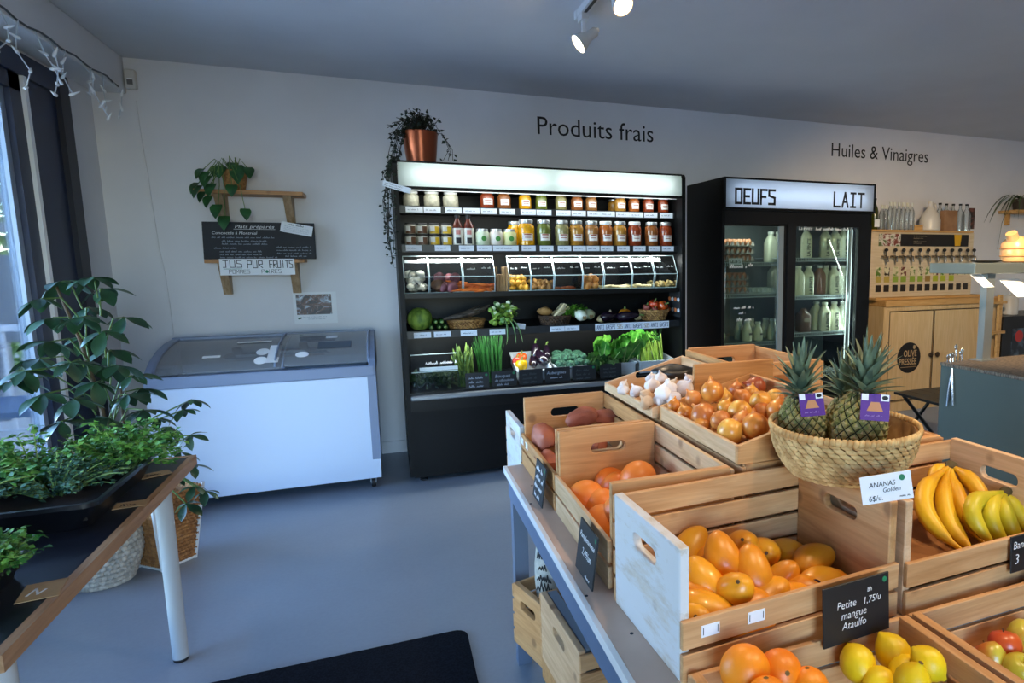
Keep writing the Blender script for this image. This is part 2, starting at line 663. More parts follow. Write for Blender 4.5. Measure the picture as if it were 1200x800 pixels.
solo('fence_panel', boxmesh('fence_panel', (-4.4, 7.9, 0.72), (-2.85, 7.98, 1.52), m_greyp), 'plain grey fence panel outside the left window below the timber frame', 'panel')
fr = thing('railing', 'white metal railing with thin bars outside the left window', 'railing', (0, 0, 0))
part('top_rail', boxmesh('top_rail', (-3.6, 6.6, 0.92), (-1.9, 6.66, 0.97), m_rail), fr)
part('bottom_rail', boxmesh('bottom_rail', (-3.6, 6.6, 0.1), (-1.9, 6.66, 0.14), m_rail), fr)
for i in range(13):
    part('baluster', boxmesh('baluster', (-3.58 + i * 0.135, 6.615, -0.1), (-3.56 + i * 0.135, 6.645, 0.95), m_rail), fr)
b = MB().box((-3.2, 5.6, 0.42), (-1.95, 6.3, 0.46))
ot = thing('garden_table', 'blue-grey outdoor table seen low through the left window', 'table', (0, 0, 0))
part('tabletop', b.mesh('tabletop', plain('blue_tarp', '#5D7694', 0.35), False), ot)
for x in (-3.15, -2.0):
    for yy in (5.65, 6.25):
        part('leg', boxmesh('leg', (x - 0.02, yy - 0.02, -0.1), (x + 0.02, yy + 0.02, 0.42), m_greyp), ot)

# ceiling track with spotlights
m_trackw = plain('track_white', '#D8D8D6', 0.4)
m_trackd = plain('track_slot', '#33302C', 0.5)
m_lens = emit('lamp_lens', '#FFE3B8', 14)
m_lens2 = emit('lamp_lens_warm', '#FFC98A', 12)
tr = thing('ceiling_track', 'white ceiling track carrying the spotlights', 'track', (0.999, 0, 0))
part('rail', boxmesh('rail', (-0.02, 0.4, ZC - 0.035), (0.02, 3.44, ZC), m_trackw), tr)
part('slot', boxmesh('slot', (-0.008, 0.42, ZC - 0.0365), (0.008, 3.38, ZC - 0.034), m_trackd), tr)
part('end_cap', boxmesh('end_cap', (-0.024, 3.42, ZC - 0.04), (0.024, 3.46, ZC), m_trackw), tr)
def spot_head(label, x, y, aim, energy, lens, drop=0.12, group=None, color=(1.0, 0.74, 0.46), size=1.25):
    h = thing('track_spotlight', label, 'spotlight', (x, y, ZC - 0.036), (0, 0, 0), group)
    part('adapter', boxmesh('adapter', (-0.018, -0.04, -0.03), (0.018, 0.04, 0), m_trackw), h)
    part('stem', boxmesh('stem', (-0.008, -0.012, -drop), (0.008, 0.012, -0.03), m_trackw), h)
    d = Vector(aim).normalized()
    q = d.to_track_quat('-Z', 'Y')
    part('lamp_housing', MB().lathe([(0.02, 0.085), (0.024, 0.08), (0.026, 0.03), (0.034, 0.01), (0.05, -0.03), (0.05, -0.038), (0.046, -0.038), (0.03, 0.0)], 20, cap=False).mesh('housing', m_trackw), h, (0, 0, -drop), q)
    part('lamp_lens', MB().lathe([(0.046, -0.034), (0.03, -0.037), (0.001, -0.038)], 20, cap=False).mesh('lens', lens), h, (0, 0, -drop), q)
    part('knob', MB().lathe([(0.012, 0.085), (0.012, 0.1), (0.006, 0.103)], 10).mesh('knob', m_trackw), h, (0, 0, -drop), q)
    ld = bpy.data.lights.new('spot_beam', 'SPOT')
    ld.energy = energy
    ld.color = color
    ld.spot_size = size
    ld.spot_blend = 0.8
    ld.shadow_soft_size = 0.045
    lo = bpy.data.objects.new('spot_beam', ld)
    COL.objects.link(lo)
    lo.parent = h
    lo.location = Vector((0, 0, -drop)) + d * 0.06
    lo.rotation_mode = 'QUATERNION'
    lo.rotation_quaternion = q
    return h
spot_head('white track spotlight nearest the fridge wall, turned to the left', 0.999, 3.38, (-0.8, 0.0, -0.62), 10, m_lens)
spot_head('lit warm track spotlight cut by the top edge of the picture', 1.0, 2.83, (0.25, -0.65, -0.75), 50, m_lens2)
m_t2 = thing('ceiling_track', 'added second white ceiling track over the counter, out of the picture', 'track', (2.4, 0, 0))  # track and heads added out of view to warm the right side and crates
part('rail', boxmesh('rail', (-0.02, -1.6, ZC - 0.035), (0.02, 1.62, ZC), m_trackw), m_t2)
spot_head('added unseen warm spotlight over the counter aimed at the oil cabinet', 2.4, 1.55, (0.75, 0.95, -0.75), 210, m_lens2, size=1.4)
spot_head('added unseen warm spotlight over the counter aimed at the fruit crates', 2.4, 0.6, (-0.75, 0.3, -0.8), 58, m_lens2, size=1.5)
spot_head('added unseen warm spotlight over the counter aimed at the counter top', 2.4, 1.15, (0.45, 0.7, -1), 9, m_lens2, size=1.5)
spot_head('added unseen warm spotlight above the fruit crates aimed at the mangoes', 1.0, 0.7, (0.02, 0.35, -1), 34, m_lens2, size=1.5)  # extra head out of view, added for warm light on the crates

# ---------------------------------------------------------------- wall things on the left
m_black = plain('black_print', '#15181C', 0.6)
m_paper = plain('white_paper', '#E9ECEF', 0.7)
m_pine = wood('shelf_pine', '#C79A6B', '#B98654', '#9C6A3C', axis=0)
m_pineb = wood('bracket_pine', '#B9A082', '#A68B69', '#8C7151', axis=2, knots=False)
m_slate = two('chalkboard_slate', '#14181F', '#1B2029', 6, 0.6)
m_chalk = plain('chalk_white', '#E6E8EA', 0.9)
m_chalkdim = plain('chalk_dim', '#9DA6B2', 0.9)
RW = (PI / 2, 0, 0)

o = solo('wall_lettering', text_mesh('Produits frais', 0.196, m_black, cw=0.95), 'black lettering reading Produits frais on the back wall', 'lettering', (1.150, 5.247, 2.428), RW)
o = solo('wall_lettering', text_mesh('Huiles & Vinaigres', 0.178, m_black, cw=0.93), 'black lettering reading Huiles & Vinaigres on the back wall', 'lettering', (3.955, 5.247, 2.418), RW)

b = MB().box((-1.425, 5.205, 2.52), (-1.365, 5.25, 2.64))
sn = thing('motion_sensor', 'small white motion sensor in the corner under the ceiling', 'sensor', (0, 0, 0))
bevel(part('housing', b.mesh('housing', plain('sensor_white', '#C9C6C0', 0.5), False), sn), 0.012, 3)
part('lens', boxmesh('lens', (-1.41, 5.203, 2.545), (-1.38, 5.207, 2.575), plain('sensor_lens', '#6B6A68', 0.4)), sn)
part('indicator', boxmesh('indicator', (-1.408, 5.202, 2.578), (-1.382, 5.206, 2.583), m_paper), sn)

pts = [(-1.386, 5.244, 2.457), (-1.380, 5.244, 2.239), (-1.368, 5.244, 2.028), (-1.361, 5.244, 1.814), (-1.350, 5.244, 1.542), (-1.333, 5.244, 1.376), (-1.325, 5.244, 1.151), (-1.322, 5.244, 0.923), (-1.27, 5.244, 0.5), (-1.26, 5.244, 0.02)]
solo('wall_cable', MB().tube(pts, 0.006, 6).mesh('wall_cable', m_wall), 'white cable running down the wall beside the corner', 'cable')

# icicle string of lights on the soffit
sl = thing('string_lights', 'unlit white icicle string lights along the soffit edge', 'string lights', (0, 0, 0))
m_wire = plain('white_wire', '#C4CCD6', 0.6)
m_wired = plain('dark_wire', '#4A5058', 0.6)
m_bulb = plain('bulb_glass', '#F2F6FA', 0.2)
rr = random.Random(5)
pts = []
for i in range(30):
    yy = 2.2 + i * 0.1
    pts.append((-1.424 + 0.004 * math.sin(i), yy, 2.512 + 0.008 * math.sin(i * 1.7)))
part('wire', MB().tube(pts, 0.005, 5).mesh('wire', m_wired), sl)
bulb = MB().lathe([(0.001, 0.034), (0.004, 0.02), (0.0075, 0.0), (0.0075, -0.012), (0.004, -0.018)], 7).mesh('bulb', m_bulb)
for k, yy in enumerate([2.5, 2.75, 3.0, 3.22, 3.42, 3.58, 3.74, 3.9, 4.05, 4.2, 4.36, 4.52, 4.68, 4.84, 5.0]):
    dx = 0.0
    p = Vector((-1.42, yy, 2.505))
    path = [p.copy()]
    n = rr.choice([2, 3, 3, 4])
    for j in range(n):
        p = p + Vector((rr.uniform(-0.03, 0.035), rr.uniform(-0.07, 0.07), -rr.uniform(0.05, 0.085)))
        path.append(p.copy())
    dr = part('drop_wire', MB().tube(path, 0.0028, 5).mesh('drop_wire', m_wire), sl)
    for q in path[1:]:
        part('bulb', bulb, dr, q, (rr.uniform(-1.4, 1.4), rr.uniform(-1.4, 1.4), 0))

# wall shelves
def wall_shelf(label, x0, x1, z, depth, bx, bh):
    s = thing('wall_shelf', label, 'shelf', (0, 0, 0))
    bevel(part('board', MB().box((-(x1 - x0) / 2, -depth / 2, -0.0125), ((x1 - x0) / 2, depth / 2, 0.0125)).mesh('board', m_pine, False), s, ((x0 + x1) / 2, 5.249 - depth / 2, z)), 0.002)
    for x in bx:
        poly = [(5.249 - depth * 0.86, -0.0), (5.249, -0.0), (5.249, -bh), (5.205, -bh), (5.195, -bh + 0.03)]
        part('bracket', MB().prism([(a, c) for a, c in poly], -0.024, 0.024, 'X').mesh('bracket', m_pineb, False), s, (x, 0, z - 0.0125))
    return s
wall_shelf('pine wall shelf holding the potted pothos, upper of two', -1.085, -0.475, 1.895, 0.22, (-0.965, -0.575), 0.20)
wall_shelf('narrow pine wall shelf holding the chalkboard, lower of two', -1.075, -0.50, 1.452, 0.17, (-0.985, -0.575), 0.21)
cb = thing('chalkboard', 'wide chalkboard with prepared dishes menu leaning on the lower wall shelf', 'chalkboard', (-0.756, 5.115, 1.4655), (math.radians(-8), 0, 0))
bevel(part('board', boxmesh('board', (-0.325, -0.006, 0), (0.325, 0.006, 0.245), m_slate), cb), 0.002)
ty = -0.0068
part('title_lettering', text_mesh('Plats préparés', 0.032, m_chalk, shear=0.25, cw=1.25), cb, (-0.145, ty, 0.205), RW)
part('underline', boxmesh('underline', (-0.15, ty - 0.0003, 0.197), (0.09, ty, 0.199), m_chalk), cb)
part('lettering', text_mesh('Concoctés à Montréal', 0.027, m_chalk, shear=0.2, cw=1.05), cb, (-0.275, ty, 0.163), RW)
for i, (x, z, wd) in enumerate([(-0.275, 0.138, 0.36), (-0.22, 0.114, 0.26), (-0.22, 0.095, 0.26), (-0.265, 0.067, 0.13), (-0.235, 0.045, 0.24), (-0.235, 0.025, 0.24), (-0.235, 0.006, 0.33),
                                 (0.09, 0.075, 0.21), (0.09, 0.054, 0.21), (0.09, 0.033, 0.21), (0.14, 0.014, 0.13)]):
    part('handwriting', scribble(wd, 0.0105, m_chalkdim, i + 3), cb, (x, ty, z), RW)
cdm = MB().box((-0.095, -0.001, -0.035), (0.095, 0.001, 0.035)).mesh('card', m_paper, False)
cdo = thing('paper_card', 'white card with fine print tilted on the corner of the menu chalkboard', 'card', (-0.537, 5.123, 1.667), (math.radians(-8), math.radians(11), 0))
part('sheet', cdm, cdo)
part('lettering', scribble(0.1, 0.012, m_black, 40), cdo, (-0.05, -0.0015, 0.018), RW)
for i in range(4):
    part('fine_print', scribble(0.15, 0.004, m_chalkdim, 50 + i), cdo, (-0.075, -0.0015, 0.006 - i * 0.01), RW)
js = thing('paper_sign', 'white paper sign reading JUS PUR FRUITS hung below the chalkboard', 'sign', (-0.776, 5.072, 1.36))
part('sheet', boxmesh('sheet', (-0.215, -0.001, 0), (0.215, 0.001, 0.107), m_paper), js)
me, wd = stroke_text('JUS', 0.044, m_black, 0.62, 0.25, 0.1)
part('lettering', me, js, (-0.195, -0.0014, 0.052), RW)
me, wd = stroke_text('PUR', 0.046, m_black, 0.48, 0.20, 0.1)
part('lettering', me, js, (-0.058, -0.0014, 0.048), RW)
me, wd = stroke_text('FRUiTS', 0.046, m_black, 0.37, 0.14, 0.1)
part('lettering', me, js, (0.068, -0.0014, 0.048), RW)
part('underline', boxmesh('underline', (-0.195, -0.0018, 0.04), (-0.09, -0.0012, 0.043), plain('green_ink', '#2B7D62', 0.6)), js)
me, wd = stroke_text('POMMES', 0.023, m_black, 0.62, 0.27, 0.1)
part('lettering', me, js, (-0.165, -0.0014, 0.012), RW)
me, wd = stroke_text('P iRES', 0.023, m_black, 0.62, 0.27, 0.1)
part('lettering', me, js, (0.02, -0.0014, 0.012), RW)
part('pear_drawing', MB().lathe([(0.001, 0), (0.009, 0.004), (0.009, 0.012), (0.004, 0.018), (0.001, 0.022)], 10, sy=0.05).mesh('pear', plain('green_ink', '#2B7D62', 0.6)), js, (0.05, -0.0016, 0.012))

def print_mat():
    m, nt, bs = new_mat('printed_photo')
    v = coords(nt, rnd=False)
    f = noise(nt, v, 16, 4, 0.6, 1.5)
    nt.links.new(ramp(nt, f, [(0.3, '#1C2436'), (0.45, '#3A3A44'), (0.52, '#6A4A40'), (0.6, '#8FA0B4'), (0.7, '#D8E0E8')]), bs.inputs['Base Color'])
    bs.inputs['Roughness'].default_value = 0.4
    return m
ph = thing('photo_print', 'white bordered photo print taped to the wall above the freezer', 'poster', (-0.472, 5.248, 1.008))
part('sheet', boxmesh('sheet', (-0.137, -0.001, 0), (0.137, 0.001, 0.225), m_paper), ph)
part('picture', boxmesh('picture', (-0.118, -0.0016, 0.065), (0.105, -0.001, 0.208), print_mat()), ph)
part('caption', scribble(0.15, 0.007, m_chalkdim, 71), ph, (-0.08, -0.0015, 0.046), RW)
part('caption', scribble(0.11, 0.008, m_chalkdim, 72), ph, (-0.05, -0.0015, 0.03), RW)
part('leaf_logo', MB().leaf(0.03, 0.014, 0, 0).mesh('leaf_logo', plain('logo_green', '#2F5D46', 0.6)), ph, (-0.115, -0.0016, 0.036), (PI / 2, -0.3, 0))

# pothos on the shelf
m_leafd = two('pothos_leaf', '#1F4526', '#2F6233', 12, 0.45)
m_stem = plain('green_stem', '#5B7A3E', 0.6)
m_wick = two('wicker_tan', '#8E6238', '#B8874F', 60, 0.75, bmp=0.4)
pt = thing('potted_pothos', 'pothos with heart leaves in a tan pot on the upper wall shelf', 'plant', (-0.872, 5.13, 1.9085))
part('pot', MB().lathe([(0.055, 0), (0.066, 0.06), (0.075, 0.125), (0.075, 0.13), (0.067, 0.13), (0.06, 0.1)], 20, cap=True).mesh('pot', m_wick), pt)
lf = MB().leaf(0.105, 0.085, 0.25, 0.35, 8, heart=0.5).mesh('leaf', m_leafd, True, 3, recalc=False)
rr = random.Random(11)
def stem(par, path, r=0.003, mat=m_stem, name='stem'):
    return part(name, MB().tube(path, r, 5).mesh(name, mat), par)
for (dx, dz, dy) in [(-0.16, 0.13, -0.03), (-0.19, 0.04, -0.05), (-0.17, 0.02, -0.09), (-0.12, 0.08, -0.09), (-0.08, 0.15, -0.03), (-0.05, 0.14, -0.08), (0.0, 0.18, 0.0), (0.03, 0.16, -0.05),
                     (0.08, 0.15, -0.04), (-0.10, 0.03, -0.12), (-0.15, -0.02, -0.11), (0.0, 0.03, -0.10), (-0.12, -0.05, -0.13), (-0.08, -0.10, -0.13), (-0.05, -0.17, -0.12),
                     (0.06, -0.12, -0.11), (-0.13, 0.11, -0.06), (0.03, 0.12, -0.08)]:
    p0 = Vector((0.02 * (1 if dx > 0 else -1), -0.02, 0.13))
    p2 = Vector((dx, dy, dz))
    mid = (p0 + p2) / 2 + Vector((0, -0.04, 0.06 if dz > 0 else 0.02))
    if dz < -0.04:
        stem(pt, [p0, Vector((dx * 0.5 - 0.02, -0.11, 0.15)), Vector((dx * 0.8, -0.13, 0.02)), p2], 0.0025)
    else:
        stem(pt, [p0, mid, p2], 0.0025)
    d = Vector((dx * 1.2, -0.25, -0.25 + 0.4 * dz)).normalized()
    q = d.to_track_quat('X', 'Z')
    part('leaf', lf, pt, p2, q, rr.uniform(0.75, 0.95))

# chest freezer
m_fwhite = plain('freezer_white', '#C6D6EC', 0.35)
m_fgrey = plain('freezer_grey', '#7C8AA4', 0.45)
m_fin = plain('freezer_liner', '#B4BCC6', 0.6)
m_rub = plain('black_rubber', '#14161A', 0.6)
m_fglass = glass('freezer_glass', '#DCE4EC', 0.14, 0.05, 0.22)
fz = thing('chest_freezer', 'white chest freezer with grey rim and curved sliding glass lids', 'freezer', (0, 0, 0))
FX0, FX1, FY0, FY1 = -1.272, -0.095, 4.42, 5.06
b = MB().box((FX0, FY0, 0.075), (FX1, FY0 + 0.06, 0.74)).box((FX0, FY1 - 0.06, 0.075), (FX1, FY1, 0.74)).box((FX0, FY0 + 0.06, 0.075), (FX0 + 0.06, FY1 - 0.06, 0.74)).box((FX1 - 0.06, FY0 + 0.06, 0.075), (FX1, FY1 - 0.06, 0.74)).box((FX0 + 0.06, FY0 + 0.06, 0.075), (FX1 - 0.06, FY1 - 0.06, 0.16))
part('body', b.mesh('body', m_fwhite, False), fz)
part('front_panel', boxmesh('front_panel', (FX0 + 0.01, FY0 - 0.008, 0.08), (FX1 - 0.0, FY0, 0.73), m_fwhite), fz)
part('corner_strip', boxmesh('corner_strip', (FX1 - 0.045, FY0 - 0.01, 0.2), (FX1 + 0.004, FY0 + 0.02, 0.80), m_fgrey), fz)
arc = [(FY0 - 0.012, 0.735), (FY0 - 0.012, 0.80), (FY0 + 0.03, 0.84), (FY0 + 0.13, 0.888), (FY0 + 0.27, 0.928), (FY0 + 0.42, 0.952), (FY1, 0.965), (FY1, 0.735)]
for x0, x1 in ((FX0 - 0.004, FX0 + 0.035), (FX1 - 0.035, FX1 + 0.006)):
    bevel(part('end_cheek', MB().prism(arc, x0, x1, 'X').mesh('end_cheek', m_fgrey, False), fz), 0.005, 2)
bevel(part('front_rail', boxmesh('front_rail', (FX0, FY0 - 0.014, 0.735), (FX1, FY0 + 0.04, 0.805), m_fgrey), fz), 0.008, 2)
part('back_rail', boxmesh('back_rail', (FX0, FY1 - 0.05, 0.735), (FX1, FY1 + 0.002, 0.968), m_fgrey), fz)
part('liner', boxmesh('liner', (FX0 + 0.06, FY0 + 0.06, 0.66), (FX1 - 0.06, FY1 - 0.06, 0.68), m_fin), fz)
ga = [(FY0 + 0.03, 0.806), (FY0 + 0.05, 0.832), (FY0 + 0.13, 0.872), (FY0 + 0.27, 0.914), (FY0 + 0.42, 0.939), (FY1 - 0.05, 0.95)]
def lid(x0, x1, dz):
    vs, fs = [], []
    for (yy, zz) in ga:
        vs += [(x0, yy, zz + dz), (x1, yy, zz + dz)]
    for i in range(len(ga) - 1):
        fs.append((2 * i, 2 * i + 1, 2 * i + 3, 2 * i + 2))
    L = part('glass_lid', MB().add(vs, fs).mesh('glass_lid', m_fglass, True, 2), fz)
    for x in (x0, x1):
        part('lid_edge', MB().tube([(x, a, c + dz + 0.003) for a, c in ga], 0.007, 6).mesh('lid_edge', m_fgrey), L)
    return L
L1 = lid(FX0 + 0.035, -0.60, 0.004)
L2 = lid(-0.64, FX1 - 0.035, 0.014)
def lid_sticker(par, x, t, wd, dp, mat, dz, rnd=False):
    i = min(int(t), len(ga) - 2)
    u = t - i
    yy = ga[i][0] * (1 - u) + ga[i + 1][0] * u
    zz = ga[i][1] * (1 - u) + ga[i + 1][1] * u
    sl = math.atan2(ga[i + 1][1] - ga[i][1], ga[i + 1][0] - ga[i][0])
    if rnd:
        me = MB().lathe([(wd / 2, 0), (wd / 2, 0.0008)], 18, sy=dp / wd).mesh('sticker', mat)
    else:
        me = boxmesh('sticker', (-wd / 2, -dp / 2, 0), (wd / 2, dp / 2, 0.0008), mat)
    return part('sticker', me, par, (x, yy, zz + dz + 0.004), (sl, 0, 0))
lid_sticker(L1, -0.98, 2.2, 0.09, 0.03, m_paper, 0.004)
lid_sticker(L1, -0.79, 3.8, 0.19, 0.03, m_paper, 0.004)
lid_sticker(L1, -0.72, 2.45, 0.07, 0.10, m_paper, 0.004, True)
lid_sticker(L1, -0.72, 1.5, 0.07, 0.08, m_paper, 0.004, True)
lid_sticker(L1, -0.655, 2.2, 0.065, 0.26, m_paper, 0.004)
lid_sticker(L2, -0.50, 1.75, 0.075, 0.06, m_paper, 0.014, True)
lid_sticker(L2, -0.35, 3.8, 0.07, 0.05, m_paper, 0.014)
lid_sticker(L2, -0.325, 2.7, 0.19, 0.10, plain('grey_label', '#4C5968', 0.5), 0.014)
for x in (FX0 + 0.06, FX1 - 0.05):
    for yy in (FY0 + 0.06, FY1 - 0.06):
        c = part('caster', MB().lathe([(0.03, -0.012), (0.033, -0.008), (0.033, 0.008), (0.03, 0.012)], 16, T((0, 0, 0.033), (0, PI / 2, 0))).mesh('caster', m_rub), fz, (x, yy, 0))
        part('fork', boxmesh('fork', (-0.018, -0.012, 0.03), (0.018, 0.012, 0.076), plain('caster_steel', '#8D949C', 0.35, 0.8)), c)
rr = random.Random(21)
for i in range(9):
    solo('frozen_pack', MB().cbox((0, 0, 0.02), (0.16, 0.12, 0.04)).mesh('frozen_pack', plain('pack_grey%d' % (i % 3), ['#A9B0B8', '#B8BCC0', '#8E8A84'][i % 3], 0.5), False),
         'dull wrapped frozen pack lying inside the chest freezer', 'food pack', (-1.10 + 0.112 * i, 4.62 + 0.2 * (i % 2), 0.681), (0, 0, rr.uniform(-0.3, 0.3)), group='frozen packs in the chest freezer')

# floor mat
poly = []
for cx, cy, a0 in ((0.165, 2.47, 0), (-1.35, 2.47, 90), (-1.35, 1.3, 180), (0.165, 1.3, 270)):
    for k in range(6):
        a = math.radians(a0 + 18 * k)
        poly.append((cx + 0.05 * math.cos(a), cy + 0.05 * math.sin(a)))
m_mat = two('mat_carpet', '#0B0E15', '#171B24', 160, 0.95, bmp=0.6, spec=0.1)
solo('floor_mat', MB().prism(poly, 0.0, 0.009, 'Z').mesh('floor_mat', m_mat, False), 'black entrance mat with rounded corners on the grey floor', 'mat')

# ---------------------------------------------------------------- plant table on the left
m_tblk = plain('black_laminate', '#10141E', 0.35)
m_band = wood('edge_band', '#B08C68', '#A37E5A', '#8C6846', axis=1, knots=False)
m_leg = plain('grey_leg_enamel', '#A4AAAE', 0.4)
TZ = 0.687
pt = thing('plant_table', 'black topped table with wooden edge and pale round legs', 'table', (0, 0, 0))
part('tabletop', boxmesh('tabletop', (-1.49, 1.615, TZ - 0.034), (-0.755, 3.02, TZ), m_tblk), pt)
part('edge_band', boxmesh('edge_band', (-0.755, 1.595, TZ - 0.036), (-0.734, 3.04, TZ + 0.002), m_band), pt)
part('edge_band', boxmesh('edge_band', (-1.51, 1.595, TZ - 0.036), (-0.755, 1.615, TZ + 0.002), m_band), pt)
part('edge_band', boxmesh('edge_band', (-1.51, 3.02, TZ - 0.036), (-0.755, 3.04, TZ + 0.002), m_band), pt)
part('edge_band', boxmesh('edge_band', (-1.51, 1.615, TZ - 0.036), (-1.49, 3.02, TZ + 0.002), m_band), pt)
legm = MB().lathe([(0.0245, 0.012), (0.0265, TZ - 0.036)], 18).mesh('leg', m_leg)
footm = MB().lathe([(0.022, 0), (0.024, 0.004), (0.024, 0.014)], 18).mesh('foot', m_rub)
for x, yy in ((-0.772, 2.735), (-0.772, 1.66), (-1.45, 2.735), (-1.45, 1.66)):
    lg = part('leg', legm, pt, (x, yy, 0))
    part('rubber_foot', footm, lg)

m_kraft = two('kraft_card', '#9C7F5A', '#AA8D66', 20, 0.8)
m_kraftd = plain('kraft_ink', '#2B2119', 0.7)
def seedcard(label, loc, rz, wd, dp, ink):
    t = thing('plant_card', label, 'card', loc, (0, 0, rz))
    part('card', boxmesh('card', (-wd / 2, -dp / 2, 0), (wd / 2, dp / 2, 0.002), m_kraft), t)
    part('handwriting', scribble(wd * 0.5, dp * 0.35, ink, 5), t, (-wd * 0.3, -dp * 0.2, 0.0024))
seedcard('kraft card lying near the far leg of the plant table', (-0.782, 2.478, 0.689), 0.1, 0.085, 0.06, m_kraftd)
seedcard('kraft card with white writing on the near end of the plant table', (-0.781, 1.887, 0.689), 0.15, 0.075, 0.10, m_chalk)
seedcard('kraft card half hidden under herbs at the table corner', (-0.806, 2.805, 0.689), 0.5, 0.09, 0.06, m_kraftd)

# black herb trays
m_tray = plain('black_tray_plastic', '#0E1118', 0.32)
def tray(label, loc, sx, sy, h, rz=0):
    t = thing('plant_tray', label, 'tray', loc, (0, 0, rz))
    b = MB()
    prof = [(0.86, 0.0), (0.93, h * 0.5), (1.0, h), (1.045, h), (1.045, h * 0.86), (1.0, h * 0.86)]
    vs, fs = [], []
    def ring(k, z):
        out = []
        for cx, cy, a0 in ((1, 1, 0), (-1, 1, 90), (-1, -1, 180), (1, -1, 270)):
            for j in range(4):
                a = math.radians(a0 + 30 * j)
                r = 0.035
                out.append((cx * (sx * k / 2 - r) + r * math.cos(a), cy * (sy * k / 2 - r) + r * math.sin(a), z))
        return out
    n = 16
    for k, z in prof:
        vs += ring(k, z)
    for i in range(len(prof) - 1):
        for j in range(n):
            j2 = (j + 1) % n
            fs.append((i * n + j, i * n + j2, (i + 1) * n + j2, (i + 1) * n + j))
    fs.append(tuple(range(n - 1, -1, -1)))
    part('tray', MB().add(vs, fs).mesh('tray', m_tray, True, 0.9), t)
    part('soil', boxmesh('soil', (-sx * 0.44, -sy * 0.44, h * 0.3), (sx * 0.44, sy * 0.44, h * 0.42), plain('potting_soil', '#1C1510', 0.95, var=0.3, vscale=80)), t)
    return t
tray('large black plastic tray of herbs on the plant table', (-1.06, 2.56, TZ), 0.52, 0.60, 0.09)
tray('black plastic pot tray at the near end of the plant table', (-0.985, 1.93, TZ), 0.26, 0.20, 0.06)

m_parsley = two('parsley_leaf', '#2F6A2A', '#6FA544', 25, 0.55)
m_thyme = two('thyme_leaf', '#2B4F38', '#4F7A58', 25, 0.6)
m_pstem = plain('herb_stem', '#8FAE62', 0.6)
def frond(b, sb, base, tip, rr, size, n=7, leafy=0.55):
    base = Vector(base)
    tip = Vector(tip)
    mid = (base + tip) / 2 + Vector((0, 0, (tip - base).length * 0.25))
    pts = [base.lerp(mid, t).lerp(mid.lerp(tip, t), t) for t in (0, .25, .5, .75, 1)]
    sb.tube(pts, 0.0022, 4, cap=False)
    for i in range(n):
        t = 1 - leafy * i / n
        p = base.lerp(mid, t).lerp(mid.lerp(tip, t), t)
        for s in range(3):
            b.leaf(size * rr.uniform(0.7, 1.3), size * 0.85, 0.2, 0.3, 2, T(p + Vector((rr.uniform(-1, 1), rr.uniform(-1, 1), rr.uniform(-.6, .8))) * size * 0.7,
                   (rr.uniform(-0.7, 0.7), rr.uniform(-0.9, 0.5), rr.uniform(0, 6.3))))
def herb(label, loc, nfr, spread, height, mat, seed, size=0.022, n=7):
    rr = random.Random(seed)
    t = thing('herb_plant', label, 'plant', loc)
    b, sb = MB(), MB()
    for i in range(nfr):
        a = rr.uniform(0, 6.28)
        r = math.sqrt(rr.random()) * spread
        frond(b, sb, (math.cos(a) * r * 0.2, math.sin(a) * r * 0.2, 0), (math.cos(a) * r, math.sin(a) * r, height * rr.uniform(0.35, 1.0) * (1.15 - 0.6 * r / spread)), rr, size, n)
    part('foliage', b.mesh('foliage', mat, True, 3, recalc=False), t, kind='stuff')
    part('stems', sb.mesh('stems', m_pstem, True, 3), t, kind='stuff')
    return t
herb('bright green parsley at the far right corner of the herb tray', (-0.90, 2.82, TZ + 0.02), 70, 0.21, 0.20, m_parsley, 1)
herb('leafy green parsley in the middle of the herb tray', (-1.10, 2.74, TZ + 0.02), 60, 0.22, 0.19, m_parsley, 2)
herb('pale stemmed coriander at the left end of the herb tray', (-1.30, 2.68, TZ + 0.02), 60, 0.24, 0.20, m_parsley, 3, 0.02, 5)
herb('grey green thyme in front of the parsley in the herb tray', (-1.00, 2.58, TZ + 0.03), 70, 0.21, 0.13, m_thyme, 4, 0.016)
herb('dark thyme at the front left of the herb tray', (-1.22, 2.48, TZ + 0.03), 70, 0.21, 0.13, m_thyme, 5, 0.016)
herb('curly parsley in the near pot tray by the table end', (-0.92, 1.925, TZ + 0.03), 80, 0.13, 0.13, m_parsley, 6, 0.018)
t = thing('herb_sprig', 'long parsley sprig lying over the rim of the herb tray', 'plant', (0, 0, 0))
b, sb = MB(), MB()
frond(b, sb, (-1.12, 2.12, TZ + 0.05), (-0.99, 2.44, TZ + 0.14), random.Random(8), 0.028, 5, 0.3)
part('foliage', b.mesh('foliage', m_parsley, True, 3, recalc=False), t, kind='stuff')
part('stem', sb.mesh('stem', m_pstem), t)

# umbrella plant behind the table
m_sch = two('umbrella_leaf', '#1C3A24', '#2F5636', 9, 0.35, coat=0.2)
m_bark = plain('plant_bark', '#5A4A36', 0.8)
sp = thing('umbrella_plant', 'tall umbrella plant with dark fingered leaves by the window', 'plant', (-1.19, 3.62, 0.0))
lm = MB().leaf(0.108, 0.05, 0.25, 0.30, 7, obov=0.55).mesh('leaf', m_sch, True, 3, recalc=False)
rr = random.Random(4)
part('trunk', MB().tube([(0, 0, 0.1), (0.02, -0.03, 0.45), (-0.01, -0.02, 0.8), (-0.06, 0, 1.1), (-0.12, 0.0, 1.35)], [0.012, 0.011, 0.010, 0.008, 0.005], 8).mesh('trunk', m_bark), sp)
part('trunk', MB().tube([(0.02, 0.02, 0.1), (0.04, 0.0, 0.45), (0.05, 0.02, 0.70), (0.05, 0.03, 0.88)], [0.011, 0.010, 0.008, 0.004], 8).mesh('trunk', m_bark), sp)
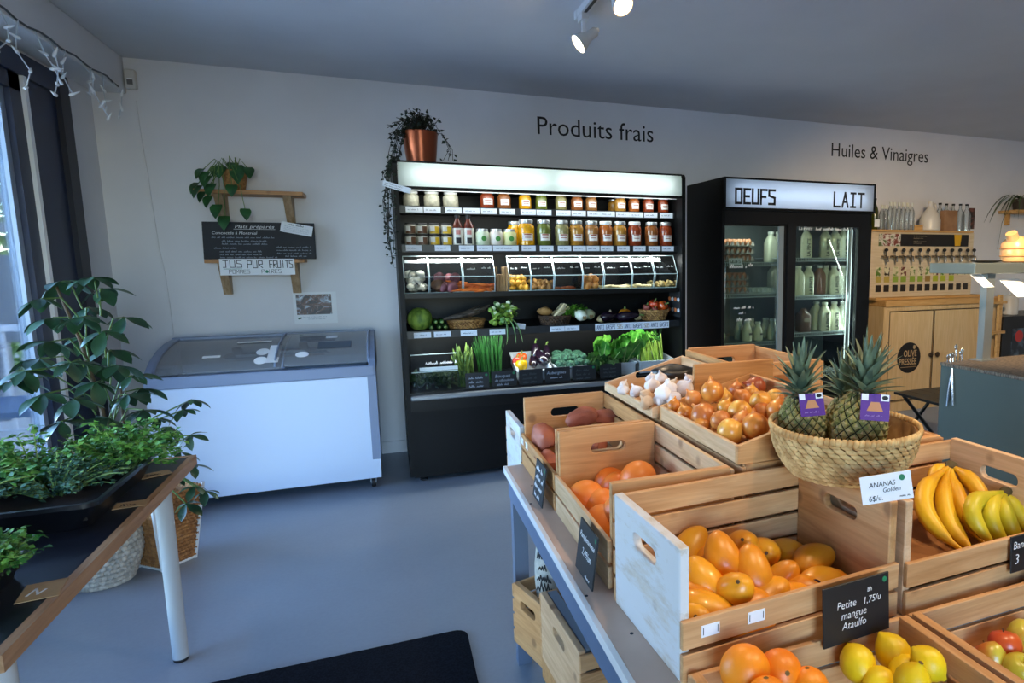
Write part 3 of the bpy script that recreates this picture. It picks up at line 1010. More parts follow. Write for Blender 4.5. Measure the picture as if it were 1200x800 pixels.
heads = [(-1.433, 3.500, 0.967), (-1.327, 3.600, 1.214), (-1.248, 3.750, 1.246), (-1.189, 3.750, 1.046), (-1.375, 3.550, 1.046), (-1.106, 3.700, 0.928), (-1.220, 3.550, 1.017), (-1.095, 3.750, 0.858), (-1.288, 3.600, 1.367), (-1.160, 3.550, 1.385), (-1.161, 3.650, 1.333), (-1.321, 3.500, 1.300), (-1.189, 3.450, 1.221), (-1.158, 3.600, 1.147), (-1.269, 3.400, 1.130), (-1.109, 3.700, 1.198), (-1.382, 3.450, 1.007),
         (-1.200, 3.350, 1.045), (-1.109, 3.550, 0.999), (-1.100, 3.600, 0.858), (-1.205, 3.350, 0.893), (-1.177, 3.500, 0.936), (-1.319, 3.400, 0.915), (-1.021, 3.500, 0.801), (-1.112, 3.400, 0.794), (-1.252, 3.350, 0.805), (-1.260, 3.700, 1.115),
         (-0.888, 3.550, 0.777), (-0.929, 3.500, 0.713), (-0.863, 3.500, 0.666), (-0.866, 3.500, 0.526), (-0.865, 3.500, 0.424), (-0.915, 3.550, 0.579), (-0.827, 3.500, 0.398), (-0.948, 3.550, 0.461), (-0.863, 3.600, 0.813), (-1.001, 3.600, 0.737), (-0.904, 3.500, 0.348)]
base = Vector((-1.19, 3.62, 0))
for i, h in enumerate(heads):
    h = Vector(h) - base
    small = i >= 27
    zz = max(0.35, min(1.3, h.z - 0.12)) if not small else 0.55
    anchor = Vector((0.02 if h.x > 0 else -0.04, 0, zz))
    mid = (anchor + h) / 2 + Vector((0, 0, 0.06))
    stem(sp, [anchor, mid, h], 0.0035, m_stem, 'stem')
    n = rr.choice([5, 6, 7]) if not small else 5
    tilt = Euler((rr.uniform(-0.35, 0.15) + 0.25, rr.uniform(-0.3, 0.3), rr.uniform(0, 6.28)))
    for k in range(n):
        q = (tilt.to_matrix() @ Euler((0, rr.uniform(0.1, 0.5), 2 * PI * k / n + rr.uniform(-.2, .2))).to_matrix()).to_quaternion()
        part('leaf', lm, sp, h, q, rr.uniform(0.75, 1.15) * (0.75 if small else 1.0))

# woven planters on the floor
def woven(name, rows, per, rad, mat, h, seed=0, rect=None, cell=None, flat=0.75):
    """rows of short strands laid over and under: real woven relief"""
    b = MB()
    rr = random.Random(seed)
    for i in range(rows):
        z = h * (i + 0.5) / rows
        for k in range(per):
            u = (k + 0.5 * (i % 2)) / per
            x, y, a = rad(u, z / h)
            ln = cell * 1.15
            th = h / rows * 0.58
            t = T((x, y, z), (0, 0, a)) @ T((0, 0, 0), (0, rr.uniform(-.08, .08) + 0.22, 0))
            b.ell((0, 0, 0), (ln / 2, th * flat, th), 6, 4, t)
    return b.mesh(name, mat, True, 2)
def circ(r0, r1, bulge=0.0, sx=1.0):
    def f(u, t):
        r = r0 + (r1 - r0) * t + bulge * math.sin(PI * t)
        a = 2 * PI * u
        return r * math.cos(a), r * math.sin(a), a + PI / 2
    return f
def squ(s0, s1):
    def f(u, t):
        s = (s0 + (s1 - s0) * t) / 2
        e = (u * 4) % 4
        k = int(e)
        v = (e - k) * 2 - 1
        return [(v * s, -s, 0), (s, v * s, PI / 2), (-v * s, s, PI), (-s, -v * s, -PI / 2)][k]
    return f
m_wgrey = two('weave_grey', '#A09E96', '#C2BFB5', 40, 0.85)
m_wbrown = two('weave_brown', '#8A5C34', '#AC7844', 40, 0.8)
pw = thing('woven_planter', 'round grey-white woven planter on the floor behind the plant table', 'basket', (-1.265, 3.60, 0), (0, 0, 0))
part('weave', woven('weave', 13, 40, circ(0.10, 0.135, 0.03), m_wgrey, 0.30, 1, cell=0.026), pw, kind='stuff')
part('liner', MB().lathe([(0.09, 0.004), (0.13, 0.15), (0.125, 0.3), (0.115, 0.3), (0.10, 0.12)], 24).mesh('liner', m_wgrey), pw)
pb = thing('wicker_bin', 'tapered brown wicker bin with white frame on the floor behind the table', 'basket', (-1.055, 3.71, 0), (0, 0, 0.85))
part('weave', woven('weave', 20, 44, squ(0.15, 0.235), m_wbrown, 0.36, 2, cell=0.024), pb, (0, 0, 0.012), kind='stuff')
part('liner', MB().add([(-.07, -.07, .01), (.07, -.07, .01), (.07, .07, .01), (-.07, .07, .01), (-.112, -.112, .37), (.112, -.112, .37), (.112, .112, .37), (-.112, .112, .37)],
     [(3, 2, 1, 0), (0, 1, 5, 4), (1, 2, 6, 5), (2, 3, 7, 6), (3, 0, 4, 7)]).mesh('liner', m_wbrown, False), pb)
for sx in (-1, 1):
    for sy in (-1, 1):
        part('frame_bar', MB().tube([(sx * 0.077, sy * 0.077, 0.0), (sx * 0.121, sy * 0.121, 0.38)], 0.009, 6).mesh('frame_bar', plain('frame_white', '#D9DDE0', 0.4)), pb)
part('frame_base', MB().tube([(-.077, -.077, .008), (.077, -.077, .008), (.077, .077, .008), (-.077, .077, .008), (-.077, -.077, .008)], 0.008, 6).mesh('frame_base', plain('frame_white', '#D9DDE0', 0.4)), pb)

# ---------------------------------------------------------------- open display fridge
m_fblack = plain('fridge_black', '#060709', 0.5, spec=0.25)
m_fint = plain('fridge_interior', '#08090A', 0.4, spec=0.3)
m_rail = plain('price_rail', '#1B1E22', 0.4)
m_bumper = plain('steel_bumper', '#8F9499', 0.35, 0.6)
m_tag = plain('price_tag_paper', '#E4EAF2', 0.6)
m_ink = plain('tag_ink', '#5E6A86', 0.7)
m_lightbox = diffuser('header_diffuser', '#F2FBF8')
m_boxw = plain('lightbox_inside', '#F2F4F4', 0.8)
m_htube = emit('header_tube', '#F4FFFB', 2.7)
m_tube = emit('led_tube', '#F4FFFB', 2)
QX0, QX1, QY0, QY1, QZ = 0.077, 2.055, 4.42, 5.20, 2.063
df = thing('display_fridge', 'tall black open display fridge with lit header along the back wall', 'fridge', (0, 0, 0))
side = [(QY0, 0.05), (QY0, QZ - 0.02), (QY0 + 0.02, QZ), (QY1, QZ), (QY1, 0.05)]
for x0 in (QX0, QX1 - 0.028):
    part('side_panel', MB().prism(side, x0, x0 + 0.028, 'X').mesh('side_panel', m_fblack, False), df)
part('back_panel', boxmesh('back_panel', (QX0 + 0.028, 5.10, 0.45), (QX1 - 0.028, QY1, QZ), m_fint), df)
part('canopy', boxmesh('canopy', (QX0 + 0.028, QY0 + 0.105, 1.92), (QX1 - 0.028, QY1, QZ - 0.003), m_fblack), df)
part('base_panel', boxmesh('base_panel', (QX0 + 0.028, QY0 + 0.012, 0.035), (QX1 - 0.028, QY1, 0.50), m_fblack), df)
bevel(part('bumper', boxmesh('bumper', (QX0 + 0.03, QY0 - 0.02, 0.553), (QX1 - 0.03, QY0 + 0.025, 0.585), m_bumper), df), 0.008, 2)
part('bumper_base', boxmesh('bumper_base', (QX0 + 0.028, QY0 - 0.005, 0.48), (QX1 - 0.028, QY0 + 0.03, 0.556), m_fint), df)
part('deck', boxmesh('deck', (QX0 + 0.028, QY0 + 0.02, 0.50), (QX1 - 0.028, 5.10, 0.60), m_fint), df)
part('sticker', boxmesh('sticker', (0.735, QY0 + 0.010, 0.115), (0.775, QY0 + 0.013, 0.155), m_paper), df)
for x in (0.16, 1.0, 1.95):
    part('foot', MB().lathe([(0.025, 0), (0.025, 0.01), (0.012, 0.012), (0.012, 0.06)], 12).mesh('foot', m_rub), df, (x, QY0 + 0.08, 0))
hp = [(QY0 + 0.006, 1.908), (QY0, 1.93), (QY0 + 0.002, 2.03), (QY0 + 0.012, 2.052)]
vs = [(x, a, c) for a, c in hp for x in (QX0 + 0.03, QX1 - 0.03)]
part('header_light', MB().add(vs, [(0, 1, 3, 2), (2, 3, 5, 4), (4, 5, 7, 6)]).mesh('header_light', m_lightbox, True, 0.9), df)
part('header_box', MB().box((QX0 + 0.028, QY0 + 0.095, 1.892), (QX1 - 0.028, QY0 + 0.105, QZ - 0.004)).box((QX0 + 0.028, QY0 + 0.05, 1.900), (QX1 - 0.028, QY0 + 0.095, 1.908)).box((QX0 + 0.028, QY0 + 0.06, 2.052), (QX1 - 0.028, QY0 + 0.095, 2.06)).mesh('header_box', m_boxw, False), df)
for xa, xb in ((QX0 + 0.09, (QX0 + QX1) / 2 - 0.035), ((QX0 + QX1) / 2 + 0.035, QX1 - 0.09)):
    part('header_tube', MB().tube([(xa, QY0 + 0.058, 1.978), (xb, QY0 + 0.058, 1.978)], 0.012, 8).mesh('header_tube', m_htube), df)
part('header_trim', boxmesh('header_trim', (QX0 + 0.028, QY0 - 0.002, 1.892), (QX1 - 0.028, QY0 + 0.05, 1.908), m_fblack), df)
part('header_trim', boxmesh('header_trim', (QX0 + 0.028, QY0 + 0.004, 2.052), (QX1 - 0.028, QY0 + 0.06, QZ), m_fblack), df)
part('light_tube', boxmesh('light_tube', (0.2, QY0 + 0.108, 1.908), (1.93, QY0 + 0.128, 1.918), m_tube), df)
def strip(x0, x1, y, z, energy, tilt, parent=df):
    ld = bpy.data.lights.new('fridge_tube', 'AREA')
    ld.shape = 'RECTANGLE'
    ld.size = x1 - x0
    ld.size_y = 0.03
    ld.energy = energy
    ld.color = (0.95, 1.0, 0.97)
    o = bpy.data.objects.new('fridge_tube', ld)
    COL.objects.link(o)
    o.parent = parent
    o.location = ((x0 + x1) / 2, y, z)
    o.rotation_euler = (tilt, 0, 0)
strip(0.15, 1.98, 4.475, 1.888, 1.2, 0.5)
SH = [('S1', 4.55, 1.796), ('S2', 4.50, 1.549), ('S3', 4.47, 1.240), ('S4', 4.47, 0.995)]
shelves = {}
for nm, yf, z in SH:
    s = part('shelf', boxmesh('shelf', (QX0 + 0.03, yf + 0.006, z - 0.022), (QX1 - 0.03, 5.095, z), m_fint), df)
    shelves[nm] = s
    if nm != 'S3':
        part('price_rail', boxmesh('price_rail', (QX0 + 0.03, yf, z - 0.045), (QX1 - 0.03, yf + 0.008, z + 0.003), m_rail), s)
    else:
        part('front_lip', boxmesh('front_lip', (QX0 + 0.03, yf, z - 0.03), (QX1 - 0.03, yf + 0.006, z + 0.002), m_fint), s)
    if nm in ('S1', 'S2', 'S4'):
        part('shelf_light', boxmesh('shelf_light', (0.2, yf + 0.015, z - 0.030), (1.93, yf + 0.027, z - 0.022), emit('shelf_led', '#F4FFFB', 1.0)), s)
        strip(0.2, 1.93, yf + (0.016 if nm == 'S2' else 0.03), z - 0.048 if nm == 'S2' else z - 0.034, 1.3 if nm == 'S1' else 6.0 if nm == 'S2' else 4.0, 0.12 if nm == 'S2' else 0.45)
def price_tags(nm, pxs, wid, y, z):
    for i, (x, wd) in enumerate(pxs):
        t = part('price_tag', boxmesh('price_tag', (-wd / 2, -0.0015, -0.018), (wd / 2, 0, 0.018), m_tag), shelves[nm], (x, y - 0.0005, z))
        part('tag_print', scribble(wd * 0.62, 0.009, m_ink, 200 + i), t, (-wd * 0.38, -0.002, -0.004), RW)
def X_(p):
    return p[0]
row = [(0.196, 4.550, 1.777), (0.305, 4.550, 1.780), (0.436, 4.550, 1.778), (0.551, 4.550, 1.781), (0.664, 4.550, 1.778), (0.786, 4.550, 1.781), (0.927, 4.550, 1.779), (1.036, 4.550, 1.781), (1.172, 4.550, 1.779), (1.283, 4.550, 1.781), (1.399, 4.550, 1.778), (1.500, 4.550, 1.781), (1.613, 4.550, 1.783), (1.718, 4.550, 1.786), (1.832, 4.550, 1.782), (1.957, 4.550, 1.785)]
price_tags('S1', [(p[0], 0.104) for p in row], 0.1, 4.55, 1.775)
row = [(0.178, 4.500, 1.528), (0.353, 4.500, 1.528), (0.503, 4.500, 1.528), (0.617, 4.500, 1.529), (0.758, 4.500, 1.529), (0.912, 4.500, 1.529), (1.036, 4.500, 1.530), (1.162, 4.500, 1.530), (1.269, 4.500, 1.530), (1.369, 4.500, 1.531), (1.471, 4.500, 1.531), (1.597, 4.500, 1.531), (1.721, 4.500, 1.532), (1.840, 4.500, 1.532), (1.947, 4.500, 1.532)]
price_tags('S2', [(p[0], 0.17 if i == 4 else 0.095) for i, p in enumerate(row)], 0.1, 4.50, 1.530)
row = [(0.200, 4.470, 0.978), (0.323, 4.470, 0.978), (0.490, 4.470, 0.975), (0.677, 4.470, 0.975), (1.088, 4.470, 0.980), (1.195, 4.470, 0.977)]
price_tags('S4', [(p[0], 0.105) for p in row], 0.1, 4.47, 0.972)
sn = part('banner_strip', boxmesh('banner_strip', (-0.288, -0.002, -0.026), (0.288, 0, 0.026), m_tag), shelves['S4'], (1.652, 4.4685, 0.970), (0, 0, 0))
me, wd = stroke_text('ANTI GASPI', 0.028, m_ink, 0.36, 0.16, 0.11)
me2, wd2 = stroke_text('SOS', 0.028, plain('banner_tan', '#B09A86', 0.7), 0.36, 0.16, 0.11)
x = -0.275
for k in range(3):
    part('lettering', me, sn, (x, -0.0024, -0.014), RW)
    x += wd + 0.012
    if k < 2:
        part('lettering', me2, sn, (x, -0.0024, -0.014), RW)
        x += wd2 + 0.012
# sticker strip with round emblems on the right inner side
ss = part('sticker_strip', boxmesh('sticker_strip', (QX1 - 0.0305, 4.45, 1.02), (QX1 - 0.0285, 4.66, 1.21), plain('strip_dark', '#2A2D30', 0.5)), df)
for k in range(8):
    part('emblem', MB().lathe([(0.022, 0), (0.022, 0.002)], 12, sx=0.7).mesh('emblem', plain('emblem_%d' % (k % 2), ['#D9DEE2', '#D9743F'][k % 2], 0.5)), ss, (QX1 - 0.031, 4.48 + 0.055 * (k % 4), 1.07 + 0.08 * (k // 4)), (0, -PI / 2, 0))

# ---- jars
m_lid = plain('jar_lid_silver', '#C4C8CA', 0.3, 0.7)
m_lidw = plain('jar_lid_white', '#E8E8E6', 0.4)
m_lbl = plain('jar_label', '#EDE8E0', 0.6)
m_lblink = plain('jar_label_ink', '#9A4A38', 0.7)
JC = {'red': '#8E3A1C', 'orange': '#A85A22', 'amber': '#B07C2E', 'yellow': '#D99A06', 'green': '#66702C', 'mixed': '#8E8656', 'brown': '#8E5226', 'cream': '#C9C4AE', 'rust': '#943C1A', 'tan': '#9C6A38'}
def jar_body(w, h, neck=0.78):
    r = w / 2
    return [(r * 0.9, 0), (r, 0.006), (r, h * 0.66), (r * 0.96, h * 0.74), (r * neck, h * 0.84), (r * neck, h * 0.87)]
def curved_patch(r, ang, z0, z1, n=6, mid=-PI / 2):
    vs, fs = [], []
    for i in range(n + 1):
        a = mid - ang / 2 + ang * i / n
        vs += [(r * math.cos(a), r * math.sin(a), z0), (r * math.cos(a), r * math.sin(a), z1)]
    for i in range(n):
        fs.append((2 * i, 2 * i + 2, 2 * i + 3, 2 * i + 1))
    return vs, fs
_jar = {}
def jar_proto(kind, w, h, col, lid=None, stick=True, fill=1.0, lw=1.3, lz=(0.22, 0.55)):
    key = (kind, round(w, 3), round(h, 3), col, fill, stick, lid.name if lid else '')
    if key in _jar:
        return _jar[key]
    mc = plain('jar_' + col, JC[col], 0.25, var=0.25, vscale=40, coat=0.6) if col != 'clear' else None
    body = MB().lathe(jar_body(w, h), 16).mesh('jar', mc)
    lidm = MB().lathe([(w / 2 * 0.84, h * 0.86), (w / 2 * 0.86, h * 0.88), (w / 2 * 0.86, h * 0.985), (w / 2 * 0.8, h)], 16).mesh('lid', lid or m_lid)
    lb = MB().add(*curved_patch(w / 2 + 0.0012, lw, h * lz[0], h * lz[1])).mesh('label', m_lbl, True, 2) if stick else None
    ik = MB().add(*curved_patch(w / 2 + 0.002, lw * 0.7, h * (lz[0] + 0.2), h * (lz[0] + 0.25))).add(*curved_patch(w / 2 + 0.002, lw * 0.6, h * (lz[0] + 0.1), h * (lz[0] + 0.13))).mesh('label_print', m_lblink, True, 2) if stick else None
    _jar[key] = (body, lidm, lb, ik)
    return _jar[key]
def jar(label, loc, w, h, col, group, kind='jar', rot=0.0, **kw):
    body, lidm, lb, ik = jar_proto(kind, w, h, col, **kw)
    t = thing('preserve_jar', label, 'jar', loc, (0, 0, rot), group)
    part('jar', body, t)
    part('lid', lidm, t)
    if lb:
        o = part('label', lb, t)
        part('label_print', ik, o)
    return t
SW = {'red': 'red tomato', 'orange': 'orange', 'amber': 'amber', 'yellow': 'bright yellow', 'green': 'olive green', 'mixed': 'mixed pickle', 'brown': 'brown-orange', 'cream': 'cream', 'rust': 'rust red', 'tan': 'tan'}
row1 = [((0.183, 4.630, 1.794), 'cream', 0.10, 0.10), ((0.311, 4.630, 1.797), 'cream', 0.10, 0.10), ((0.430, 4.630, 1.800), 'cream', 0.10, 0.10),
        ((0.667, 4.630, 1.807), 'red', 0.096, 0.118), ((0.780, 4.630, 1.809), 'brown', 0.092, 0.118), ((0.923, 4.630, 1.813), 'yellow', 0.085, 0.115), ((1.037, 4.630, 1.816), 'green', 0.085, 0.115), ((1.178, 4.630, 1.820), 'mixed', 0.083, 0.115),
        ((1.294, 4.630, 1.823), 'brown', 0.088, 0.115), ((1.402, 4.630, 1.826), 'tan', 0.086, 0.115), ((1.622, 4.630, 1.832), 'amber', 0.088, 0.115), ((1.730, 4.630, 1.835), 'orange', 0.084, 0.115), ((1.844, 4.630, 1.838), 'red', 0.085, 0.115), ((1.965, 4.630, 1.841), 'rust', 0.085, 0.115)]
for i, (p, c, wd, h) in enumerate(row1):
    squat = i < 3
    jar('%s jar on the top fridge shelf, %s from the left' % ('squat ' + ['white curd', 'white cream', 'brown topped cream'][i] if squat else SW[c] + ' preserve', ORD[i + 1]), (p[0], 4.63, 1.7965), wd, h, c,
        'jars on the top fridge shelf', lid=m_lidw if squat else m_lid, stick=not squat)
row2b = [((0.915, 4.580, 1.572), 'yellow'), ((1.037, 4.580, 1.572), 'green'), ((1.167, 4.580, 1.573), 'mixed'), ((1.272, 4.580, 1.574), 'amber'), ((1.385, 4.580, 1.575), 'tan'), ((1.491, 4.580, 1.575), 'orange'), ((1.599, 4.580, 1.576), 'amber'), ((1.714, 4.580, 1.577), 'red'), ((1.848, 4.580, 1.577), 'brown'), ((1.962, 4.580, 1.578), 'rust')]
for i, (p, c) in enumerate(row2b):
    jar('large %s soup jar on the second fridge shelf, %s large jar from the left' % (SW[c], ORD[i + 1]), (p[0], 4.58, 1.5495), 0.113 if i == 0 else 0.101, 0.176, c, 'large jars on the second fridge shelf', lz=(0.2, 0.46), lid=m_lidw if i in (5, 7) else m_lid)
jar('large yellow jar standing behind the first yellow soup jar', ((0.860, 4.700, 1.574)[0], 4.70, 1.5495), 0.11, 0.17, 'yellow', 'large jars on the second fridge shelf', stick=False)
jar('small amber jar half hidden behind the amber jar on the top shelf', ((1.608, 4.740, 1.839)[0], 4.74, 1.7965), 0.085, 0.10, 'amber', 'jars on the top fridge shelf', stick=False)
# stacked yoghurt style jars
m_yog = plain('yoghurt_white', '#E9E6DA', 0.35)
m_yogd = plain('yoghurt_brown', '#6A4A34', 0.4)
m_yogy = plain('yoghurt_yellow', '#E2B92C', 0.4)
def pot_mesh(c2):
    b = MB().lathe([(0.030, 0), (0.036, 0.005), (0.037, 0.05), (0.033, 0.060)], 14)
    b.mat(1).add(*curved_patch(0.0378, 1.5, 0.004, 0.05))
    b.mat(2).add(*curved_patch(0.0384, 0.8, 0.004, 0.05, 5, -1.15)).add(*curved_patch(0.0384, 0.9, 0.004, 0.018, 5, -1.9))
    return b.mesh('pot', [plain('pot_glass', '#B9B6A6', 0.2, coat=0.5), m_yog, c2], True, 2)
pots = [pot_mesh(m_yogd), pot_mesh(m_yogy)]
lidp = MB().lathe([(0.033, 0.060), (0.0335, 0.068), (0.030, 0.070)], 14).mesh('lid', plain('pot_lid_black', '#2A2A2C', 0.4))
for i, p in enumerate([(0.165, 4.560, 1.567), (0.236, 4.560, 1.567), (0.312, 4.560, 1.568), (0.388, 4.560, 1.568)]):
    for k in range(2):
        t = thing('yoghurt_pot', 'small %s label pot, %s column from the left, %s of the pair' % ('white and brown' if i < 2 else 'white and yellow', ORD[i + 1], 'upper' if k else 'lower'), 'jar', (p[0], 4.56, 1.5495 + k * 0.0705), group='stacked pots on the second fridge shelf')
        part('pot', pots[i // 2], t)
        part('lid', lidp, t)
m_sauce = plain('sauce_red', '#5E2414', 0.25, coat=0.6)
for i, p in enumerate([(0.458, 4.560, 1.568), (0.528, 4.560, 1.569)]):
    t = thing('sauce_bottle', 'dark red sauce bottle with white label, %s of the two' % ('left' if i == 0 else 'right'), 'bottle', (p[0], 4.56, 1.5495))
    part('bottle', MB().lathe([(0.032, 0), (0.035, 0.004), (0.035, 0.115), (0.028, 0.14), (0.014, 0.165), (0.014, 0.178)], 14).mesh('bottle', m_sauce), t)
    part('cap', MB().lathe([(0.0155, 0.176), (0.0155, 0.196), (0.013, 0.198)], 12).mesh('cap', m_black), t)
    lb = part('label', MB().add(*curved_patch(0.0362, 2.4, 0.004, 0.112)).mesh('label', m_yog, True, 2), t)
    part('label_mark', MB().add(*curved_patch(0.037, 0.8, 0.07, 0.1)).mesh('mark', plain('mark_pink', '#D98C84', 0.6), True, 2), lb)
    part('label_print', MB().add(*curved_patch(0.037, 0.9, 0.01, 0.05)).mesh('mark', plain('mark_black', '#2A2C30', 0.6), True, 2), lb)
for i, (p, c) in enumerate([((0.616, 4.560, 1.569), '#DDE6C8'), ((0.708, 4.560, 1.570), '#EDE3D6'), ((0.797, 4.560, 1.571), '#E3E2A4')]):
    t = thing('spread_jar', 'small pale jar with a green picture label, %s of three' % ['left', 'middle', 'right'][i], 'jar', (p[0], 4.56, 1.5495))
    part('jar', MB().lathe([(0.042, 0), (0.046, 0.005), (0.046, 0.082), (0.036, 0.094)], 14).mesh('jar', plain('spread_%d' % i, c, 0.4)), t)
    part('lid', MB().lathe([(0.038, 0.092), (0.038, 0.108), (0.035, 0.11)], 14).mesh('lid', m_lid), t)
    part('picture', MB().lathe([(0.017, 0), (0.001, 0.001)], 12).mesh('picture', plain('label_green', '#3F8A34', 0.5)), t, (0.004, -0.047, 0.045), RW)

# ---- acrylic bins on the third shelf
m_acr = glass('bin_acrylic', '#F8FBFA', 0.06)
m_acre = plain('acrylic_edge', '#B4C8C8', 0.25)
m_chalk2 = plain('marker_white', '#E8ECEC', 0.7)
bins = [('mushrooms', (0.107, 4.480, 1.253), (0.258, 4.480, 1.249)), ('beets', (0.261, 4.480, 1.249), (0.468, 4.480, 1.244)), ('carrots', (0.473, 4.480, 1.244), (0.678, 4.480, 1.239)), ('yellow potatoes', (0.768, 4.480, 1.237), (0.919, 4.480, 1.234)),
        ('brown fingerling potatoes', (0.919, 4.480, 1.234), (1.079, 4.480, 1.230)), ('a few chillies', (1.082, 4.480, 1.230), (1.285, 4.480, 1.225)), ('orange-brown potatoes', (1.288, 4.480, 1.225), (1.440, 4.480, 1.222)), ('parsnip pieces', (1.446, 4.480, 1.222), (1.658, 4.480, 1.217)),
        ('pale roots', (1.661, 4.480, 1.217), (1.830, 4.480, 1.213)), ('ginger', (1.837, 4.480, 1.213), (2.017, 4.480, 1.208))]
BZ = 1.2405
for bi, (nm, a, c) in enumerate(bins):
    x0, x1 = a[0] + 0.002, c[0] - 0.002
    x1 = min(x1, 2.022)
    t = thing('acrylic_bin', 'clear acrylic food bin holding %s on the third fridge shelf' % nm, 'bin', (0, 0, BZ))
    yk, y1, yt = 4.478, 4.85, 4.56
    def pane(nm2, vs, fs, par=t, mt=None):
        return part(nm2, MB().add(vs, fs).mesh(nm2, mt or m_acr, False), par)
    pane('front_pane', [(x0, yk + 0.03, 0.0), (x1, yk + 0.03, 0.0), (x1, yk, 0.104), (x0, yk, 0.104)], [(0, 1, 2, 3)])
    lidp2 = pane('lid_pane', [(x0, yk, 0.106), (x1, yk, 0.106), (x1, yt, 0.238), (x0, yt, 0.238)], [(0, 1, 2, 3)])
    for sx in (x0, x1):
        pane('side_pane', [(sx, yk + 0.03, 0), (sx, y1, 0), (sx, y1, 0.238), (sx, yt, 0.238), (sx, yk, 0.105)], [(0, 1, 2, 3, 4)])
        part('edge', MB().tube([(sx, yk + 0.03, 0.0), (sx, yk, 0.105), (sx, yt, 0.238)], 0.0024, 5).mesh('edge', m_acre), t)
    part('edge', MB().tube([(x0, yk, 0.105), (x1, yk, 0.105)], 0.0026, 5).mesh('edge', m_acre), t)
    part('edge', MB().tube([(x0, yt, 0.238), (x1, yt, 0.238)], 0.0026, 5).mesh('edge', m_acre), t)
    part('edge', MB().tube([(x0, yk + 0.03, 0.003), (x1, yk + 0.03, 0.003)], 0.0026, 5).mesh('edge', m_acre), t)
    sl = math.atan2(0.132, yt - yk)
    if bi != 9:
        wl = (x1 - x0) * 0.86
        part('label', boxmesh('label', (-wl / 2, -0.012, 0.0006), (wl / 2, 0.012, 0.0012), plain('bin_label', '#E4EEEE', 0.5)), lidp2, ((x0 + x1) / 2, yk + 0.061, 0.106 + 0.0985), (sl, 0, 0))
    if bi >= 2:
        part('handwriting', scribble((x1 - x0) * 0.3, 0.013, m_chalk2, 300 + bi), lidp2, (x0 + (x1 - x0) * 0.12, yk + 0.030 - 0.001, 0.106 + 0.044), (sl, 0, 0))
        part('handwriting', scribble((x1 - x0) * 0.3, 0.013, m_chalk2, 330 + bi), lidp2, (x0 + (x1 - x0) * 0.6, yk + 0.034 - 0.001, 0.106 + 0.05), (sl, 0, 0))

def lump(rx, ry, rz, seed, amp=0.12, n=12, m=8, fr=2.0):
    from mathutils import noise as mn
    b = MB().ell((0, 0, 0), (rx, ry, rz), n, m)
    off = Vector((seed * 7.3, seed * 3.1, seed * 1.7))
    out = []
    for v in b.v:
        d = Vector((v.x / rx, v.y / ry, v.z / rz))
        k = 1 + amp * mn.noise(d * fr * 0.7 + off) * 2
        out.append(Vector((v.x * k, v.y * k, v.z * k)))
    b.v = out
    return b
m_mush = two('mushroom_white', '#D8D2C0', '#EFEADC', 14, 0.6)
m_beet = two('beet_skin', '#6E3B44', '#9A6068', 14, 0.6)
m_beetb = two('beet_brown', '#6B4A34', '#8D6A4C', 14, 0.65)
m_carrot = two('carrot_skin', '#D9651B', '#EE8230', 20, 0.5)
m_potY = two('potato_yellow', '#C98E1E', '#E0AE3A', 16, 0.55)
m_potB = two('potato_brown', '#9A672E', '#B98444', 16, 0.6)
m_potO = two('potato_orange', '#B87428', '#D2924A', 16, 0.6)
m_pale = two('root_pale', '#CDBB8A', '#E2D6AE', 16, 0.6)
m_ging = two('ginger_skin', '#B79A5C', '#D6BE84', 16, 0.6)
m_chili = two('chilli_skin', '#A04A2A', '#C06A3C', 16, 0.45)
mush = MB()
mush.lathe([(0.001, 0.040), (0.012, 0.039), (0.022, 0.033), (0.0275, 0.022), (0.026, 0.013), (0.016, 0.010), (0.011, 0.008), (0.011, -0.010), (0.001, -0.012)], 12)
mush = mush.mesh('mushroom', m_mush)
carrot = MB().tube([(0, 0, 0), (0.02, 0, 0.001), (0.08, 0.003, 0), (0.14, 0, -0.004), (0.165, 0, -0.006)], [0.006, 0.0135, 0.012, 0.006, 0.001], 9).mesh('carrot', m_carrot)
def rnd_rot(rr):
    return (rr.uniform(0, 6.28), rr.uniform(0, 6.28), rr.uniform(0, 6.28))
def fill_bin(bi, name, cat, label, group, meshes, n, r, zmax, seed, rot=None, y0=4.53, y1=4.66, sc=(0.85, 1.15)):
    rr = random.Random(seed)
    x0, x1 = bins[bi][1][0] + r + 0.006, min(bins[bi][2][0], 2.02) - r - 0.006
    per = max(1, int((x1 - x0) / (r * 1.75)) + 1)
    i = 0
    z = BZ + r * 0.9 + 0.002
    while i < n:
        lay = z
        if lay > BZ + 0.118:
            return
        for yy in (y0, (y0 + y1) / 2 + r * 0.2, y1):
            for k in range(per):
                if i >= n:
                    return
                fx = x0 + (x1 - x0) * ((k + 0.5 * rr.random()) / max(1, per - 0.6))
                solo(name, rr.choice(meshes), label, cat, (min(fx, x1), yy + rr.uniform(-0.01, 0.01), lay + rr.uniform(-0.003, 0.006)), rot(rr) if rot else rnd_rot(rr), rr.uniform(*sc), group)
                i += 1
        z += r * 1.55
        y0 += r * 0.5
fill_bin(0, 'mushroom', 'mushroom', 'white button mushroom in the leftmost acrylic bin', 'white mushrooms in the bin', [mush], 34, 0.026, 0.1, 1, lambda r: (r.uniform(-1.2, 1.2), r.uniform(-1.2, 1.2), r.uniform(0, 6)))
beets = [lump(0.040, 0.037, 0.034, s, 0.1).mesh('beet', m_beet) for s in (1, 2)] + [lump(0.042, 0.042, 0.042, 3, 0.1).mesh('beet', m_beetb)]
fill_bin(1, 'beet', 'beet', 'dusty red beet in the second acrylic bin', 'beets in the acrylic bin', beets[:2], 15, 0.036, 0.1, 2)
